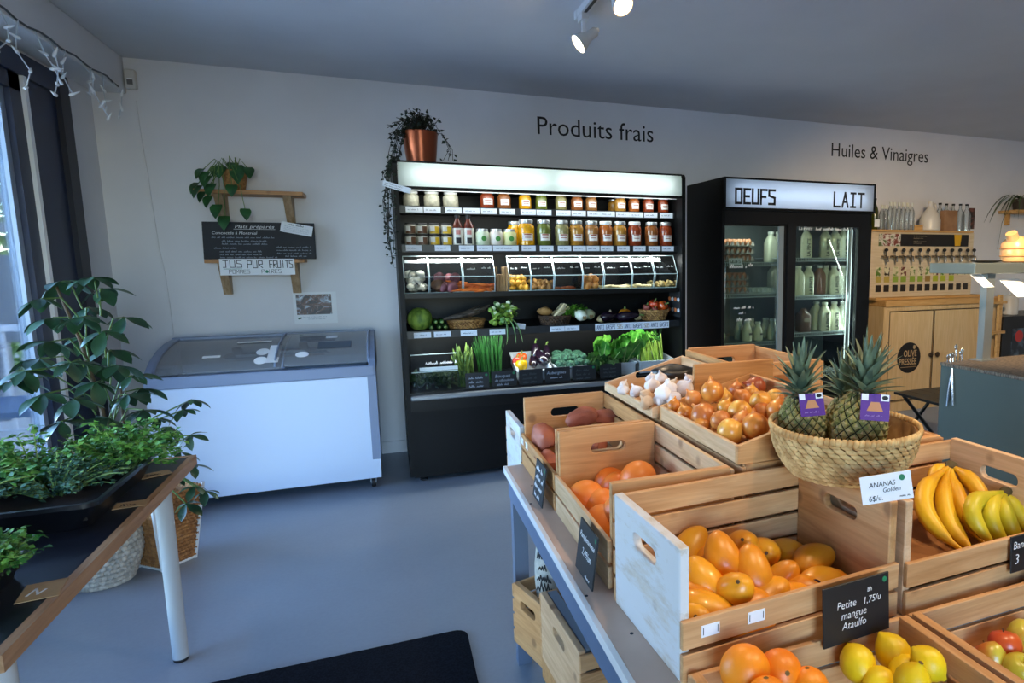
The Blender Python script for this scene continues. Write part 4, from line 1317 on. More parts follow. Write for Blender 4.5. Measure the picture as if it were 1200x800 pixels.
solo('celeriac', lump(0.046, 0.044, 0.044, 9, 0.15, 14, 10).mesh('celeriac', m_beetb), 'brown round root at the left of the beet bin', 'root', (bins[1][1][0] + 0.058, 4.535, BZ + 0.05), (0.3, 0, 0))
fill_bin(2, 'carrot', 'carrot', 'orange carrot in the third acrylic bin', 'carrots in the acrylic bin', [carrot], 32, 0.0155, 0.1, 3, lambda r: (r.uniform(-.2, .2), r.uniform(-.25, .25), r.choice([0.25, -0.3, 2.9, 3.4, 0.6])), sc=(0.7, 1.0))
py = [lump(0.026, 0.021, 0.019, s, 0.1).mesh('potato', m_potY) for s in (4, 5)]
fill_bin(3, 'potato', 'potato', 'small yellow potato in the acrylic bin beside the wooden box', 'yellow potatoes in the bin', py, 26, 0.021, 0.1, 4)
pb2 = [lump(0.030, 0.018, 0.018, s, 0.1).mesh('potato', m_potB) for s in (6, 7)]
fill_bin(4, 'potato', 'potato', 'brown fingerling potato in the fifth acrylic bin', 'fingerling potatoes in the bin', pb2, 24, 0.019, 0.1, 5)
ch = [lump(0.034, 0.010, 0.010, 8, 0.2).mesh('chilli', m_chili)]
fill_bin(5, 'chilli', 'chilli', 'red-brown chilli at the bottom of the nearly empty acrylic bin', 'chillies in the bin', ch, 6, 0.012, 0.1, 6, lambda r: (0, 0, r.uniform(-.6, .6)))
po = [lump(0.034, 0.028, 0.026, s, 0.12).mesh('potato', m_potO) for s in (9, 10)]
fill_bin(6, 'potato', 'potato', 'round orange-brown potato in the seventh acrylic bin', 'orange-brown potatoes in the bin', po, 12, 0.028, 0.1, 7)
pr = [lump(0.040, 0.011, 0.010, s, 0.15).mesh('parsnip', m_pale) for s in (11, 12)]
fill_bin(7, 'parsnip', 'parsnip', 'thin pale parsnip in the eighth acrylic bin', 'parsnips in the bin', pr, 16, 0.013, 0.1, 8, lambda r: (0, r.uniform(-.2, .2), r.uniform(-.8, .8)))
fill_bin(8, 'root_piece', 'root', 'pale root piece in the ninth acrylic bin', 'pale roots in the bin', [lump(0.034, 0.015, 0.013, 13, 0.2).mesh('root', m_pale)], 8, 0.016, 0.1, 9, lambda r: (0, 0, r.uniform(-1, 1)))
gg = lump(0.032, 0.015, 0.014, 14, 0.2)
for k in range(3):
    gg.ell((-0.02 + 0.02 * k, 0.012 * (-1) ** k, 0.01), (0.014, 0.011, 0.014), 8, 6)
fill_bin(9, 'ginger', 'ginger', 'knobbly ginger root in the rightmost acrylic bin', 'ginger in the bin', [gg.mesh('ginger', m_ging)], 9, 0.022, 0.1, 10)
wb = thing('wooden_box', 'small rough wooden box between the carrot and potato bins', 'box', ((0.729, 4.500, 1.237)[0], 4.53, BZ))
m_rough = wood('rough_plank', '#A78455', '#7E5F38', '#4A3520', axis=2, knots=False)
for k in range(4):
    bevel(part('plank', boxmesh('plank', (-0.038 + k * 0.0195, -0.01, 0), (-0.0195 + k * 0.0195, 0, 0.115 if k < 2 else 0.165), m_rough), wb), 0.002)
part('side_plank', boxmesh('side_plank', (-0.038, 0, 0), (-0.028, 0.2, 0.165), m_rough), wb)
part('side_plank', boxmesh('side_plank', (0.028, 0, 0), (0.038, 0.2, 0.165), m_rough), wb)

# ---------------------------------------------------------------- vegetables on the fourth shelf and the deck
S4 = 0.9955
def at(p, y, z):
    return (p[0], y, z)
m_cab = two('cabbage_leaf', '#3C661C', '#A3C456', 22, 0.55, 0.35, 0.65, detail=6, bmp=0.8, stretch=(1, 1, 0.6))
cab = thing('cabbage', 'round green savoy cabbage at the left end of the fourth fridge shelf', 'cabbage', at((0.194, 4.580, 1.078), 4.58, S4 + 0.074))
part('head', lump(0.074, 0.07, 0.074, 3, 0.05, 20, 14).mesh('head', m_cab), cab)
for k in range(7):
    a = k * 0.9
    vs, fs = [], []
    for i in range(7):
        for j in range(7):
            th = a + (j - 3) * 0.2 * math.sin(PI * (i + 1.2) / 8)
            ph = -1.1 + i * 0.36
            r = 0.0765 + 0.002 * (k % 3) + (0.002 if j == 3 else 0)
            vs.append((r * math.cos(ph) * math.cos(th), r * math.cos(ph) * math.sin(th), r * math.sin(ph)))
    for i in range(6):
        for j in range(6):
            fs.append((i * 7 + j, i * 7 + j + 1, i * 7 + j + 8, i * 7 + j + 7))
    part('leaf', MB().add(vs, fs).mesh('leaf', m_cab, True, 2), cab)
m_cuc = two('cucumber_skin', '#1D3D1A', '#335C26', 20, 0.4)
m_cuct = plain('cucumber_tip', '#8FA85E', 0.5)
for i, p in enumerate([(0.260, 4.520, 1.018), (0.290, 4.520, 1.039), (0.310, 4.520, 1.016), (0.328, 4.520, 1.049), (0.348, 4.520, 1.020)]):
    c = thing('cucumber', 'dark green cucumber lying end-on beside the cabbage, %s of five' % ['leftmost', 'second', 'third', 'topmost', 'rightmost'][i], 'cucumber', (p[0], 4.51, S4 + 0.019 + (0.034 if i in (1, 3) else 0)), group='cucumbers beside the cabbage')
    part('fruit', MB().tube([(0, 0, 0), (0, 0.01, 0), (0, 0.1, 0), (0, 0.19, 0), (0, 0.2, 0)], [0.008, 0.016, 0.018, 0.015, 0.005], 10).mesh('fruit', m_cuc), c)
    part('tip', MB().lathe([(0.0085, 0), (0.003, 0.003)], 8).mesh('tip', m_cuct), c, (0, 0.0, 0), RW)
def small_basket(label, x, y, z, rx, ry, h, mat, rows=5, per=30, flare=0.8):
    t = thing('woven_basket', label, 'basket', (x, y, z))
    def f(u, tt):
        a = 2 * PI * u
        k = flare + (1 - flare) * tt
        return rx * k * math.cos(a), ry * k * math.sin(a), math.atan2(ry * math.cos(a), -rx * math.sin(a))
    part('weave', woven('weave', rows, per, f, mat, h, 3, cell=2 * PI * (rx + ry) / 2 / per), t, kind='stuff')
    part('liner', MB().lathe([(flare * 0.94, 0.002), (0.94, h * 0.95), (0.9, h * 0.95), (flare * 0.9, 0.01)], 20, T((0, 0, 0), (0, 0, 0), (rx, ry, 1))).mesh('liner', mat), t)
    part('rim', MB().tube([(rx * math.cos(2 * PI * k / 24), ry * math.sin(2 * PI * k / 24), h) for k in range(25)], 0.006, 6).mesh('rim', mat), t)
    return t
m_bk1 = two('basket_tan', '#8A6034', '#C19254', 40, 0.75)
m_bk2 = two('basket_dark', '#3A2A1E', '#5E4530', 40, 0.75)
p = (0.493, 4.600, 1.006)
small_basket('low round basket of black radishes on the fourth fridge shelf', p[0], 4.62, S4, 0.125, 0.11, 0.055, m_bk1, 4, 30, 0.85)
m_root = two('black_root_skin', '#3B332C', '#6A5F54', 20, 0.7)
for i in range(6):
    rr = random.Random(60 + i)
    c = thing('long_root', 'long dark grey root lying across the low round basket, %s in the heap' % ORD[i + 1], 'root', (p[0] - 0.07 + 0.02 * i, 4.56 + 0.025 * i, S4 + 0.068 + 0.008 * (i % 3)), (0, -0.06 - 0.05 * (i % 3), rr.uniform(-0.3, 0.4)), 'dark roots in the low basket')
    part('root', MB().tube([(-0.09, 0, 0), (-0.06, 0, 0.005), (0.04, 0, 0.012), (0.12, 0.01, 0.03), (0.15, 0.02, 0.035)], [0.003, 0.012, 0.013, 0.009, 0.003], 8).mesh('root', m_root), c)
# bundle of leeks / sprout stalk
m_leekw = two('leek_white', '#C9D3A6', '#E5E7CC', 20, 0.5)
m_leekg = two('leek_green', '#5E8A4A', '#9CC07E', 20, 0.5)
m_sprout = two('sprout_leaf', '#5C8526', '#A9C85A', 18, 0.5)
p = (0.727, 4.530, 0.990)
lk = thing('sprout_stalk', 'brussels sprout stalk with curling leaves hanging over the fourth shelf edge', 'vegetable', (p[0], 4.53, S4))
rr = random.Random(77)
part('stalk', MB().tube([(0.02, 0.1, 0.03), (0.0, 0.0, 0.05), (-0.01, -0.02, 0.04)], [0.02, 0.022, 0.012], 8).mesh('stalk', m_leekg), lk)
spr = lump(0.018, 0.018, 0.018, 2, 0.12, 8, 6).mesh('sprout', m_sprout)
for i in range(26):
    part('sprout', spr, lk, (rr.uniform(-0.085, 0.085), rr.uniform(-0.02, 0.05), 0.02 + rr.random() * 0.11), rnd_rot(rr), rr.uniform(0.7, 1.1))
lfm = MB().leaf(0.12, 0.05, 0.5, 0.7, 6).mesh('leaf', m_sprout, True, 3, recalc=False)
for i in range(11):
    part('leaf', lfm, lk, (rr.uniform(-0.05, 0.06), -0.01, 0.08 + rr.random() * 0.05), (rr.uniform(-0.4, 0.4), -rr.uniform(0.2, 1.0), rr.uniform(0, 6.28)), rr.uniform(0.6, 1.0))
lkm = MB().tube([(0, 0.10, -0.02), (0, 0.03, 0), (0, 0, 0.008)], [0.014, 0.015, 0.0155], 10).mesh('leek', m_leekg)
lke = MB().lathe([(0.0145, 0), (0.011, 0.001), (0.0105, -0.001), (0.006, 0.0005), (0.001, 0)], 12, cap=False).mesh('leek_end', m_leekw)
for k, (dx, dz) in enumerate([(-0.065, 0.125), (-0.035, 0.15), (0.0, 0.135), (0.035, 0.16), (0.06, 0.13), (0.045, 0.1), (-0.05, 0.09)]):
    e = part('leek', lkm, lk, (dx, -0.02, dz), (0.3, 0, 0.3 * (k % 3 - 1)))
    part('leek_end', lke, e, (0, -0.0005, 0.008), (1.45, 0, 0))
lfw = MB().leaf(0.17, 0.055, 0.3, 0.2, 6).mesh('leaf', m_leekg, True, 3, recalc=False)
for dx, ry in ((0.0, 1.35), (0.03, 1.15), (0.05, 1.0)):
    part('leaf', lfw, lk, (dx, -0.075, 0.06), (0, ry, -0.3 + dx * 4))
solo('price_card', boxmesh('price_card', (-0.03, -0.001, -0.018), (0.03, 0.001, 0.018), m_tag), 'small white price card tilted beside the sprout stalk', 'card', at((0.834, 4.460, 1.004), 4.463, (0.834, 4.460, 1.004)[2]), (0, 0.12, 0))
# basket with salsify
p = (1.104, 4.560, 0.983)
small_basket('dark basket with pale roots on the fourth fridge shelf', p[0], 4.60, S4, 0.115, 0.10, 0.06, m_bk2, 4, 28, 0.85)
solo('potato', lump(0.055, 0.035, 0.03, 21, 0.1, 14, 9).mesh('potato', two('potato_big', '#A9783E', '#C4975C', 14, 0.6)), 'large brown potato at the left of the dark basket', 'potato', (p[0] - 0.075, 4.58, S4 + 0.095), (0, 0.1, 0.1))
m_sals = two('pale_root', '#D9C493', '#EADDB6', 16, 0.6)
for i in range(9):
    rr = random.Random(90 + i)
    a = -0.9 + i * 0.13
    solo('pale_root', MB().tube([(0, 0, 0), (0.02, 0, 0.012), (0.05, 0, 0.035), (0.085, 0, 0.07)], [0.006, 0.011, 0.011, 0.009], 8).mesh('pale_root', m_sals), 'knobbly pale root in the dark basket, %s from the front' % ORD[i + 1], 'root',
         (p[0] - 0.02 + 0.012 * (i % 5), 4.54 + 0.016 * i, S4 + 0.062 + 0.004 * (i % 3)), (0, rr.uniform(-.2, .2), rr.uniform(-0.5, 0.5)), rr.uniform(0.8, 1.05), 'pale roots in the dark basket')
# fennel
m_fen = two('fennel_white', '#C8D2A8', '#EDEFDD', 14, 0.45)
m_feng = two('fennel_frond', '#3E7A1E', '#6FB030', 20, 0.55)
for i, (p, sc) in enumerate([((1.295, 4.520, 1.028), 1.0), ((1.371, 4.600, 1.068), 0.95)]):
    f = thing('fennel_bulb', 'white fennel bulb with green fronds, %s one' % ['front', 'rear'][i], 'fennel', (p[0], 4.50 + 0.085 * i, S4 + 0.046), (0, 0, 0.3 - 0.2 * i), scale=sc)
    part('bulb', MB().lathe([(0.012, 0), (0.03, 0.006), (0.046, 0.03), (0.044, 0.055), (0.028, 0.09), (0.016, 0.12)], 14, T((0, 0, 0), (-1.25, 0, 0)), sx=1.0, sy=0.85).mesh('bulb', m_fen), f)
    part('core', MB().lathe([(0.017, 0), (0.001, 0.002)], 10, T((0, -0.002, 0), (PI / 2, 0, 0))).mesh('core', plain('fennel_core', '#A08A5A', 0.7)), f)
    part('frond', cluster(120, (0.045, 0.05, 0.028), 0.03, m_feng, 31 + i), f, (-0.045, 0.13, 0.045), kind='stuff')
# pumpkins, onion, aubergines, patty pan
m_aub = plain('aubergine_skin', '#1E1220', 0.22, var=0.2, coat=0.5)
m_aubcap = plain('aubergine_cap', '#6F8A3E', 0.6)
def aubergine(label, loc, rot, L=0.16, r=0.036, group='aubergines in the display fridge'):
    t = thing('aubergine', label, 'aubergine', loc, rot, group)
    part('fruit', MB().lathe([(0.001, 0), (r * 0.6, 0.006), (r, L * 0.22), (r * 0.95, L * 0.45), (r * 0.7, L * 0.75), (r * 0.45, L * 0.95), (r * 0.2, L)], 14).mesh('fruit', m_aub), t)
    b = MB().tube([(0, 0, L * 0.97), (0.003, 0, L * 1.12), (0.012, 0, L * 1.22)], [0.008, 0.006, 0.007], 7)
    for k in range(5):
        b.leaf(L * 0.28, r * 0.7, 0.2, 0.2, 3, T((0, 0, L * 1.0), (0, 0, k * 1.257)) @ T((0, 0, 0), (0, 1.0, 0)))
    part('cap', b.mesh('cap', m_aubcap, True, 2, recalc=False), t)
    return t
p = (1.485, 4.550, 1.018)
aubergine('dark aubergine lying at the left on the fourth shelf', (p[0] - 0.06, 4.54, S4 + 0.038), (0, 1.5, 0.15), 0.15, 0.036)
p = (1.651, 4.550, 1.011)
aubergine('dark aubergine lying beside the fruit basket on the fourth shelf', (p[0] - 0.10, 4.53, S4 + 0.038), (0, 1.5, -0.1), 0.17, 0.037)
solo('small_squash', lump(0.03, 0.028, 0.026, 33, 0.08, 14, 10).mesh('squash', two('squash_pale', '#A08C5E', '#C9B88A', 14, 0.5)), 'small pale squash left of the aubergines', 'squash', ((1.436, 4.560, 1.025)[0], 4.56, S4 + 0.026))
on = thing('onion', 'papery pale onion behind the aubergines on the fourth shelf', 'onion', ((1.542, 4.660, 1.071)[0], 4.66, S4 + 0.033))
part('bulb', MB().lathe([(0.006, -0.033), (0.026, -0.026), (0.034, 0), (0.028, 0.02), (0.01, 0.036), (0.005, 0.05)], 14).mesh('bulb', two('onion_pale', '#B79A72', '#D9C6A4', 12, 0.5)), on)
m_patty = plain('orange_squash', '#E08A1A', 0.4)
b = MB()
vs, fs = [], []
for i in range(9):
    ph = -PI / 2 + PI * i / 8
    for k in range(24):
        a = 2 * PI * k / 24
        r = 0.046 * math.cos(ph) * (1 + 0.12 * abs(math.cos(4 * a)))
        vs.append((r * math.cos(a), r * math.sin(a), 0.034 * math.sin(ph)))
for i in range(8):
    for k in range(24):
        fs.append((i * 24 + k, i * 24 + (k + 1) % 24, (i + 1) * 24 + (k + 1) % 24, (i + 1) * 24 + k))
ribbed = b.add(vs, fs)
pp = thing('patty_pan_squash', 'ribbed orange squash behind the aubergines', 'squash', ((1.665, 4.680, 1.072)[0], 4.68, S4 + 0.05))
part('fruit', ribbed.mesh('fruit', m_patty), pp)
part('stem', MB().tube([(0, 0, 0.03), (0.004, 0, 0.05)], [0.008, 0.006], 6).mesh('stem', m_aubcap), pp)
solo('potato', lump(0.028, 0.025, 0.024, 41, 0.1).mesh('potato', m_pale), 'pale round potato beside the fruit basket', 'potato', ((1.731, 4.580, 1.031)[0], 4.58, S4 + 0.024))
p = (1.873, 4.580, 0.974)
small_basket('tan basket of tomatoes and peppers at the right end of the fourth shelf', p[0], 4.60, S4, 0.115, 0.10, 0.075, m_bk1, 5, 30, 0.75)
m_tom = plain('tomato_skin', '#C8431C', 0.3, var=0.15, coat=0.3)
m_pepr = plain('pepper_red', '#C0301A', 0.25, var=0.15, coat=0.4)
m_pepy = plain('pepper_yellow', '#E8B400', 0.25, var=0.1, coat=0.4)
m_pepo = plain('pepper_orange', '#D6571C', 0.25, var=0.1, coat=0.4)
def pepper(name, label, cat, loc, rot, mat, s=1.0, lobes=4, h=1.0, group=None):
    vs, fs = [], []
    N, Mm = 24, 9
    for i in range(Mm + 1):
        t = i / Mm
        ph = -PI / 2 + PI * t
        for k in range(N):
            a = 2 * PI * k / N
            r = (0.042 * math.cos(ph) ** 0.7 if math.cos(ph) > 1e-4 else 0.0005) * (1 + 0.07 * math.cos(lobes * a)) * (0.9 + 0.15 * t)
            z = 0.042 * h * math.sin(ph)
            if t > 0.85:
                z -= (t - 0.85) * 0.1
            vs.append((r * math.cos(a), r * math.sin(a), z))
    for i in range(Mm):
        for k in range(N):
            fs.append((i * N + k, i * N + (k + 1) % N, (i + 1) * N + (k + 1) % N, (i + 1) * N + k))
    t = thing(name, label, cat, loc, rot, group, s)
    part('fruit', MB().add(vs, fs).mesh('fruit', mat), t)
    part('stem', MB().tube([(0, 0, 0.022 * h), (0.002, 0, 0.04 * h), (0.008, 0, 0.055 * h + 0.006)], [0.008, 0.005, 0.006], 7).mesh('stem', m_aubcap), t)
    return t
pepper('tomato', 'large red tomato on top in the tan basket', 'tomato', (p[0] - 0.01, 4.58, S4 + 0.118), (0.4, 0.1, 0), m_tom, 0.95, 5, 0.85)
pepper('bell_pepper', 'orange-red pepper at the right of the tan basket', 'pepper', (p[0] + 0.058, 4.575, S4 + 0.103), (0.9, 0.6, 0.2), m_pepo, 1.0)
pepper('tomato', 'dark red tomato at the left of the tan basket', 'tomato', (p[0] - 0.068, 4.575, S4 + 0.094), (0.2, 0, 0), plain('tomato_dull', '#8E4436', 0.4, var=0.2), 0.75, 5, 0.9)
pepper('tomato', 'small red tomato low in the middle of the tan basket', 'tomato', (p[0] - 0.02, 4.53, S4 + 0.085), (0.5, 0, 0), plain('tomato_dull', '#8E4436', 0.4), 0.5, 5, 0.9)

# ---- deck
DZ = 0.601
ab = thing('acrylic_box', 'clear lidded box with white label at the left end of the fridge deck', 'box', (0, 0, DZ))
x0, x1 = (0.108, 4.460, 0.714)[0] + 0.012, (0.408, 4.460, 0.692)[0]
for nm, vs in (('front_pane', [(x0, 4.47, 0), (x1, 4.47, 0), (x1, 4.46, 0.13), (x0, 4.46, 0.13)]), ('lid_pane', [(x0, 4.46, 0.13), (x1, 4.46, 0.13), (x1, 4.53, 0.235), (x0, 4.53, 0.235)]),
               ('side_pane', [(x0, 4.47, 0), (x0, 4.8, 0), (x0, 4.8, 0.235), (x0, 4.53, 0.235), (x0, 4.46, 0.13)]), ('side_pane', [(x1, 4.47, 0), (x1, 4.8, 0), (x1, 4.8, 0.235), (x1, 4.53, 0.235), (x1, 4.46, 0.13)])):
    part(nm, MB().add(vs, [tuple(range(len(vs)))]).mesh(nm, m_acr, False), ab)
for zz, yy in ((0.13, 4.459), (0.235, 4.53)):
    part('edge', MB().tube([(x0, yy, zz), (x1, yy, zz)], 0.004, 5).mesh('edge', m_acre), ab)
part('label', boxmesh('label', (x0 + 0.05, 4.454, 0.137), (x1, 4.456, 0.16), plain('bin_label', '#E4EEEE', 0.5)), ab)
part('handwriting', scribble(0.2, 0.02, m_chalk2, 77), ab, (x0 + 0.09, 4.478, 0.175), (1.0, 0, 0))
part('salad', cluster(260, (0.14, 0.12, 0.035), 0.05, plain('dark_salad', '#1F3A1C', 0.6), 44), ab, ((x0 + x1) / 2, 4.64, 0.06), kind='stuff')

m_spear = two('asparagus_green', '#3F5E24', '#7E9A4A', 25, 0.55)
m_chive = two('chive_green', '#1A4A1E', '#2F6E2C', 20, 0.5)
def bunch(name, label, cat, x, y, z, n, h, rad, thick, mat, seed, lean=(0, 0), spreadtop=2.0, tips=False, curl=0.0):
    rr = random.Random(seed)
    t = thing(name, label, cat, (x, y, z))
    for i in range(n):
        a = rr.uniform(0, 6.28)
        r = math.sqrt(rr.random()) * rad
        hh = h * rr.uniform(0.72, 1.0)
        bx, by = r * math.cos(a), r * math.sin(a) * 0.6
        tx, ty = bx * spreadtop + lean[0] + rr.uniform(-1, 1) * curl, by * spreadtop + lean[1]
        path = [(bx, by, 0), (bx * 1.1 + lean[0] * 0.2, by * 1.1, hh * 0.4), ((bx + tx) / 2 + lean[0] * 0.2, (by + ty) / 2, hh * 0.75), (tx, ty, hh)]
        rads = [thick, thick, thick * 0.95, thick * 0.3]
        if tips:
            path.insert(3, (tx * 0.97, ty * 0.97, hh * 0.9))
            rads = [thick, thick, thick, thick * 1.25, thick * 0.2]
        part('stalk', MB().tube(path, rads, 5).mesh('stalk', mat), t)
    return t
p = (0.467, 4.550, 0.673)
bunch('asparagus_bunch', 'loose bunch of green asparagus standing on the fridge deck', 'asparagus', p[0], 4.56, DZ, 26, 0.30, 0.055, 0.0065, m_spear, 5, (-0.02, -0.02), 1.5, True, 0.03)
p = (0.638, 4.600, 0.652)
bunch('chive_bunch', 'dense bunch of dark green chives standing on the fridge deck', 'chives', p[0], 4.62, DZ, 110, 0.37, 0.075, 0.003, m_chive, 6, (-0.01, 0), 1.35, False, 0.02)
pc = part('glass_holder', MB().box((0.39, 4.475, 0.0), (0.80, 4.477, 0.115)).mesh('glass_holder', m_acr, False), ab)

m_trayw = plain('tray_grey_white', '#C3CCCF', 0.4)
def veg_tray(label, x0, x1, y0, y1, z, h, tilt, rz=0):
    t = thing('produce_tray', label, 'tray', ((x0 + x1) / 2, y0, z), (tilt, 0, rz))
    hx, d = (x1 - x0) / 2, y1 - y0
    b = MB()
    w2 = 0.006
    b.box((-hx, 0, 0), (hx, d, 0.006))
    b.box((-hx, 0, 0), (hx, w2, h)).box((-hx, d - w2, 0), (hx, d, h)).box((-hx, w2, 0), (-hx + w2, d - w2, h)).box((hx - w2, w2, 0), (hx, d - w2, h))
    part('tray', b.mesh('tray', m_trayw, False), t)
    r = MB().box((-hx - 0.012, -0.012, h), (hx + 0.012, 0.004, h + 0.008)).box((-hx - 0.012, d - 0.004, h), (hx + 0.012, d + 0.012, h + 0.008)).box((-hx - 0.012, 0.004, h), (-hx + 0.004, d - 0.004, h + 0.008)).box((hx - 0.004, 0.004, h), (hx + 0.012, d - 0.004, h + 0.008))
    part('rim', r.mesh('rim', m_trayw, False), t)
    return t
ta, tb_ = (0.806, 4.480, 0.671)[0], (1.052, 4.480, 0.678)[0]
veg_tray('grey-white tray of peppers and aubergines on the fridge deck', ta + 0.005, tb_ - 0.015, 4.50, 4.80, DZ + 0.012, 0.075, 0.30)
tc, td = (1.070, 4.480, 0.677)[0], (1.359, 4.480, 0.681)[0]
veg_tray('grey-white tray of broccoli on the fridge deck', tc + 0.012, td - 0.012, 4.50, 4.80, DZ + 0.004, 0.085, 0.10)
te, tf = (1.417, 4.480, 0.677)[0], (1.689, 4.480, 0.691)[0]
veg_tray('grey-white tray holding lettuce and chard', te, tf - 0.012, 4.50, 4.80, DZ + 0.004, 0.085, 0.10)
tg, th_ = (1.710, 4.480, 0.689)[0], (1.988, 4.480, 0.691)[0]
veg_tray('grey-white tray holding celery at the right end of the deck', tg + 0.005, th_, 4.50, 4.80, DZ + 0.004, 0.085, 0.10)
pepper('bell_pepper', 'bright yellow bell pepper at the front of the pepper tray', 'pepper', ((0.846, 4.560, 0.710)[0], 4.555, DZ + 0.118), (-0.1, 0.05, 0), m_pepy, 0.98)
pepper('bell_pepper', 'large orange-red bell pepper behind the yellow pepper', 'pepper', ((0.867, 4.660, 0.769)[0], 4.665, DZ + 0.155), (0.2, -0.1, 0.3), m_pepo, 0.98, h=0.85)
pepper('bell_pepper', 'dark red bell pepper at the left edge of the pepper tray', 'pepper', ((0.814, 4.620, 0.759)[0] + 0.012, 4.625, DZ + 0.135), (0, 0.2, 0.6), m_pepr, 0.8)
px_ = (0.977, 4.580, 0.705)
aubergine('large glossy aubergine lying nearest in the pepper tray', (px_[0] + 0.045, 4.55, DZ + 0.115), (-0.9, -0.5, 0.0), 0.15, 0.042)
aubergine('glossy aubergine standing at the back of the pepper tray', (px_[0] + 0.0, 4.66, DZ + 0.11), (-0.25, 0.0, 0.0), 0.145, 0.042)
aubergine('aubergine lying low between the peppers and the large aubergine', (px_[0] - 0.045, 4.55, DZ + 0.10), (-1.0, 0.15, 0.0), 0.12, 0.03)
aubergine('aubergine at the right edge of the pepper tray with green cap', (px_[0] + 0.075, 4.66, DZ + 0.125), (-0.5, 0.1, 0.0), 0.12, 0.03)
m_broc = two('broccoli_floret', '#1E4232', '#3B6B50', 60, 0.8, bmp=0.8)
m_brst = plain('broccoli_stem', '#7A9A5E', 0.6)
rr = random.Random(51)
bro = lump(0.042, 0.042, 0.03, 5, 0.08, 14, 9)
for k in range(30):
    a, e = rr.uniform(0, 6.28), rr.uniform(0.1, 1.4)
    bro.ell((0.036 * math.cos(a) * math.cos(e), 0.036 * math.sin(a) * math.cos(e), 0.026 * math.sin(e)), (0.013, 0.013, 0.011), 6, 4)
bro = bro.mesh('florets', m_broc)
brs = MB().tube([(0, 0, 0), (0, 0.01, -0.05)], [0.016, 0.013], 8).mesh('stem', m_brst)
xs = [(0.14, 4.535, 0.105), (0.40, 4.53, 0.095), (0.66, 4.535, 0.11), (0.88, 4.545, 0.10), (0.10, 4.61, 0.13), (0.35, 4.60, 0.14), (0.60, 4.61, 0.14), (0.85, 4.62, 0.14), (0.2, 4.69, 0.15), (0.5, 4.69, 0.155), (0.8, 4.70, 0.15)]
for i, (u, yy, zz) in enumerate(xs):
    t = thing('broccoli', 'dark green broccoli head in the broccoli tray, %s row, %s from the left' % (['front', 'middle', 'back'][0 if i < 4 else 1 if i < 8 else 2], ORD[(i if i < 4 else i - 4 if i < 8 else i - 8) + 1]), 'broccoli',
              (tc + 0.02 + (td - tc - 0.04) * u, yy, DZ + zz), (-0.2 + rr.uniform(-.2, .2), rr.uniform(-.2, .2), rr.uniform(0, 6)), 'broccoli heads in the tray', rr.uniform(0.85, 1.1))
    part('florets', bro, t)
    part('stem', brs, t)
# chard / lettuce leaves
m_let = two('lettuce_leaf', '#327A20', '#74B244', 12, 0.5, bmp=0.3)
m_spin = two('spinach_leaf', '#23521E', '#8FB565', 10, 0.5, lo=0.45, hi=0.75)
def wavy_leaf(L, W, seed, rows=9):
    rr = random.Random(seed)
    vs, fs = [], []
    for i in range(rows + 1):
        t = i / rows
        wv = W * (0.12 + 0.88 * math.sin(PI * min(1, max(0, (t - 0.2) / 0.85))) ** 0.7) / 2 if t > 0.2 else W * 0.07
        for j in range(-3, 4):
            u = j / 3
            vs.append((u * wv, -0.25 * L * t * t + (0.02 * math.sin(t * 17 + j * 2 + seed) * abs(u)), L * t * (1 - 0.1 * t) + 0.006 * math.cos(t * 23 + j) * abs(u)))
    for i in range(rows):
        for j in range(6):
            a = i * 7 + j
            fs.append((a, a + 1, a + 8, a + 7))
    return MB().add(vs, fs)
wl = [wavy_leaf(0.24, 0.10, s).mesh('leaf', m_let, True, 2, recalc=False) for s in (1, 2, 3)]
wst = MB().tube([(0, 0.0, 0), (0, -0.013, 0.09), (0, -0.03, 0.15), (0, -0.045, 0.19)], [0.006, 0.0045, 0.003, 0.001], 6).mesh('stem', plain('chard_stem', '#B9D78A', 0.5))
def leafy(label, x, y, z, n, spread, seed, meshes, sc, stem=True):
    rr = random.Random(seed)
    t = thing('leafy_greens', label, 'greens', (x, y, z))
    for i in range(n):
        loc = (rr.uniform(-spread, spread), rr.uniform(-0.05, 0.07), rr.uniform(0, 0.03))
        rot = (rr.uniform(-0.3, 0.5), rr.uniform(-0.45, 0.45), rr.uniform(-0.5, 0.5))
        s = rr.uniform(*sc)
        lf = part('leaf', rr.choice(meshes), t, loc, rot, s)
        if stem:
            part('stem', wst, lf)
    return t
leafy('bright green lettuce leaves at the left of the greens', (1.496, 4.600, 0.686)[0], 4.60, DZ + 0.06, 16, 0.07, 1, wl, (0.75, 1.0))
leafy('tall ruffled chard with pale ribs in the middle of the greens', (1.659, 4.620, 0.672)[0], 4.62, DZ + 0.06, 16, 0.07, 2, wl, (0.95, 1.15))
ws = [wavy_leaf(0.11, 0.06, s, 6).mesh('leaf', m_spin, True, 2, recalc=False) for s in (4, 5)]
leafy('small variegated leaves in front of the lettuce', (1.446, 4.530, 0.668)[0], 4.535, DZ + 0.03, 46, 0.09, 3, ws, (0.8, 1.2), False)
m_cel = two('celery_stalk', '#7FA62E', '#AECB5A', 14, 0.5, stretch=(8, 8, 1))
cl = thing('celery_bunch', 'pale green celery stalks leaning in the right tray of the deck', 'celery', ((1.845, 4.560, 0.669)[0], 4.55, DZ + 0.02))
rr = random.Random(9)
cs = MB().tube([(0, 0, 0), (-0.01, 0.02, 0.09), (-0.022, 0.04, 0.18), (-0.03, 0.05, 0.235)], [0.007, 0.0068, 0.006, 0.003], 7).mesh('stalk', m_cel)
for i in range(30):
    part('stalk', cs, cl, (-0.085 + 0.0062 * i, rr.uniform(-0.02, 0.05), rr.uniform(-0.0, 0.015)), (rr.uniform(-.1, .1), rr.uniform(-.07, .07), rr.uniform(-0.5, 0.5)), rr.uniform(0.85, 1.05))
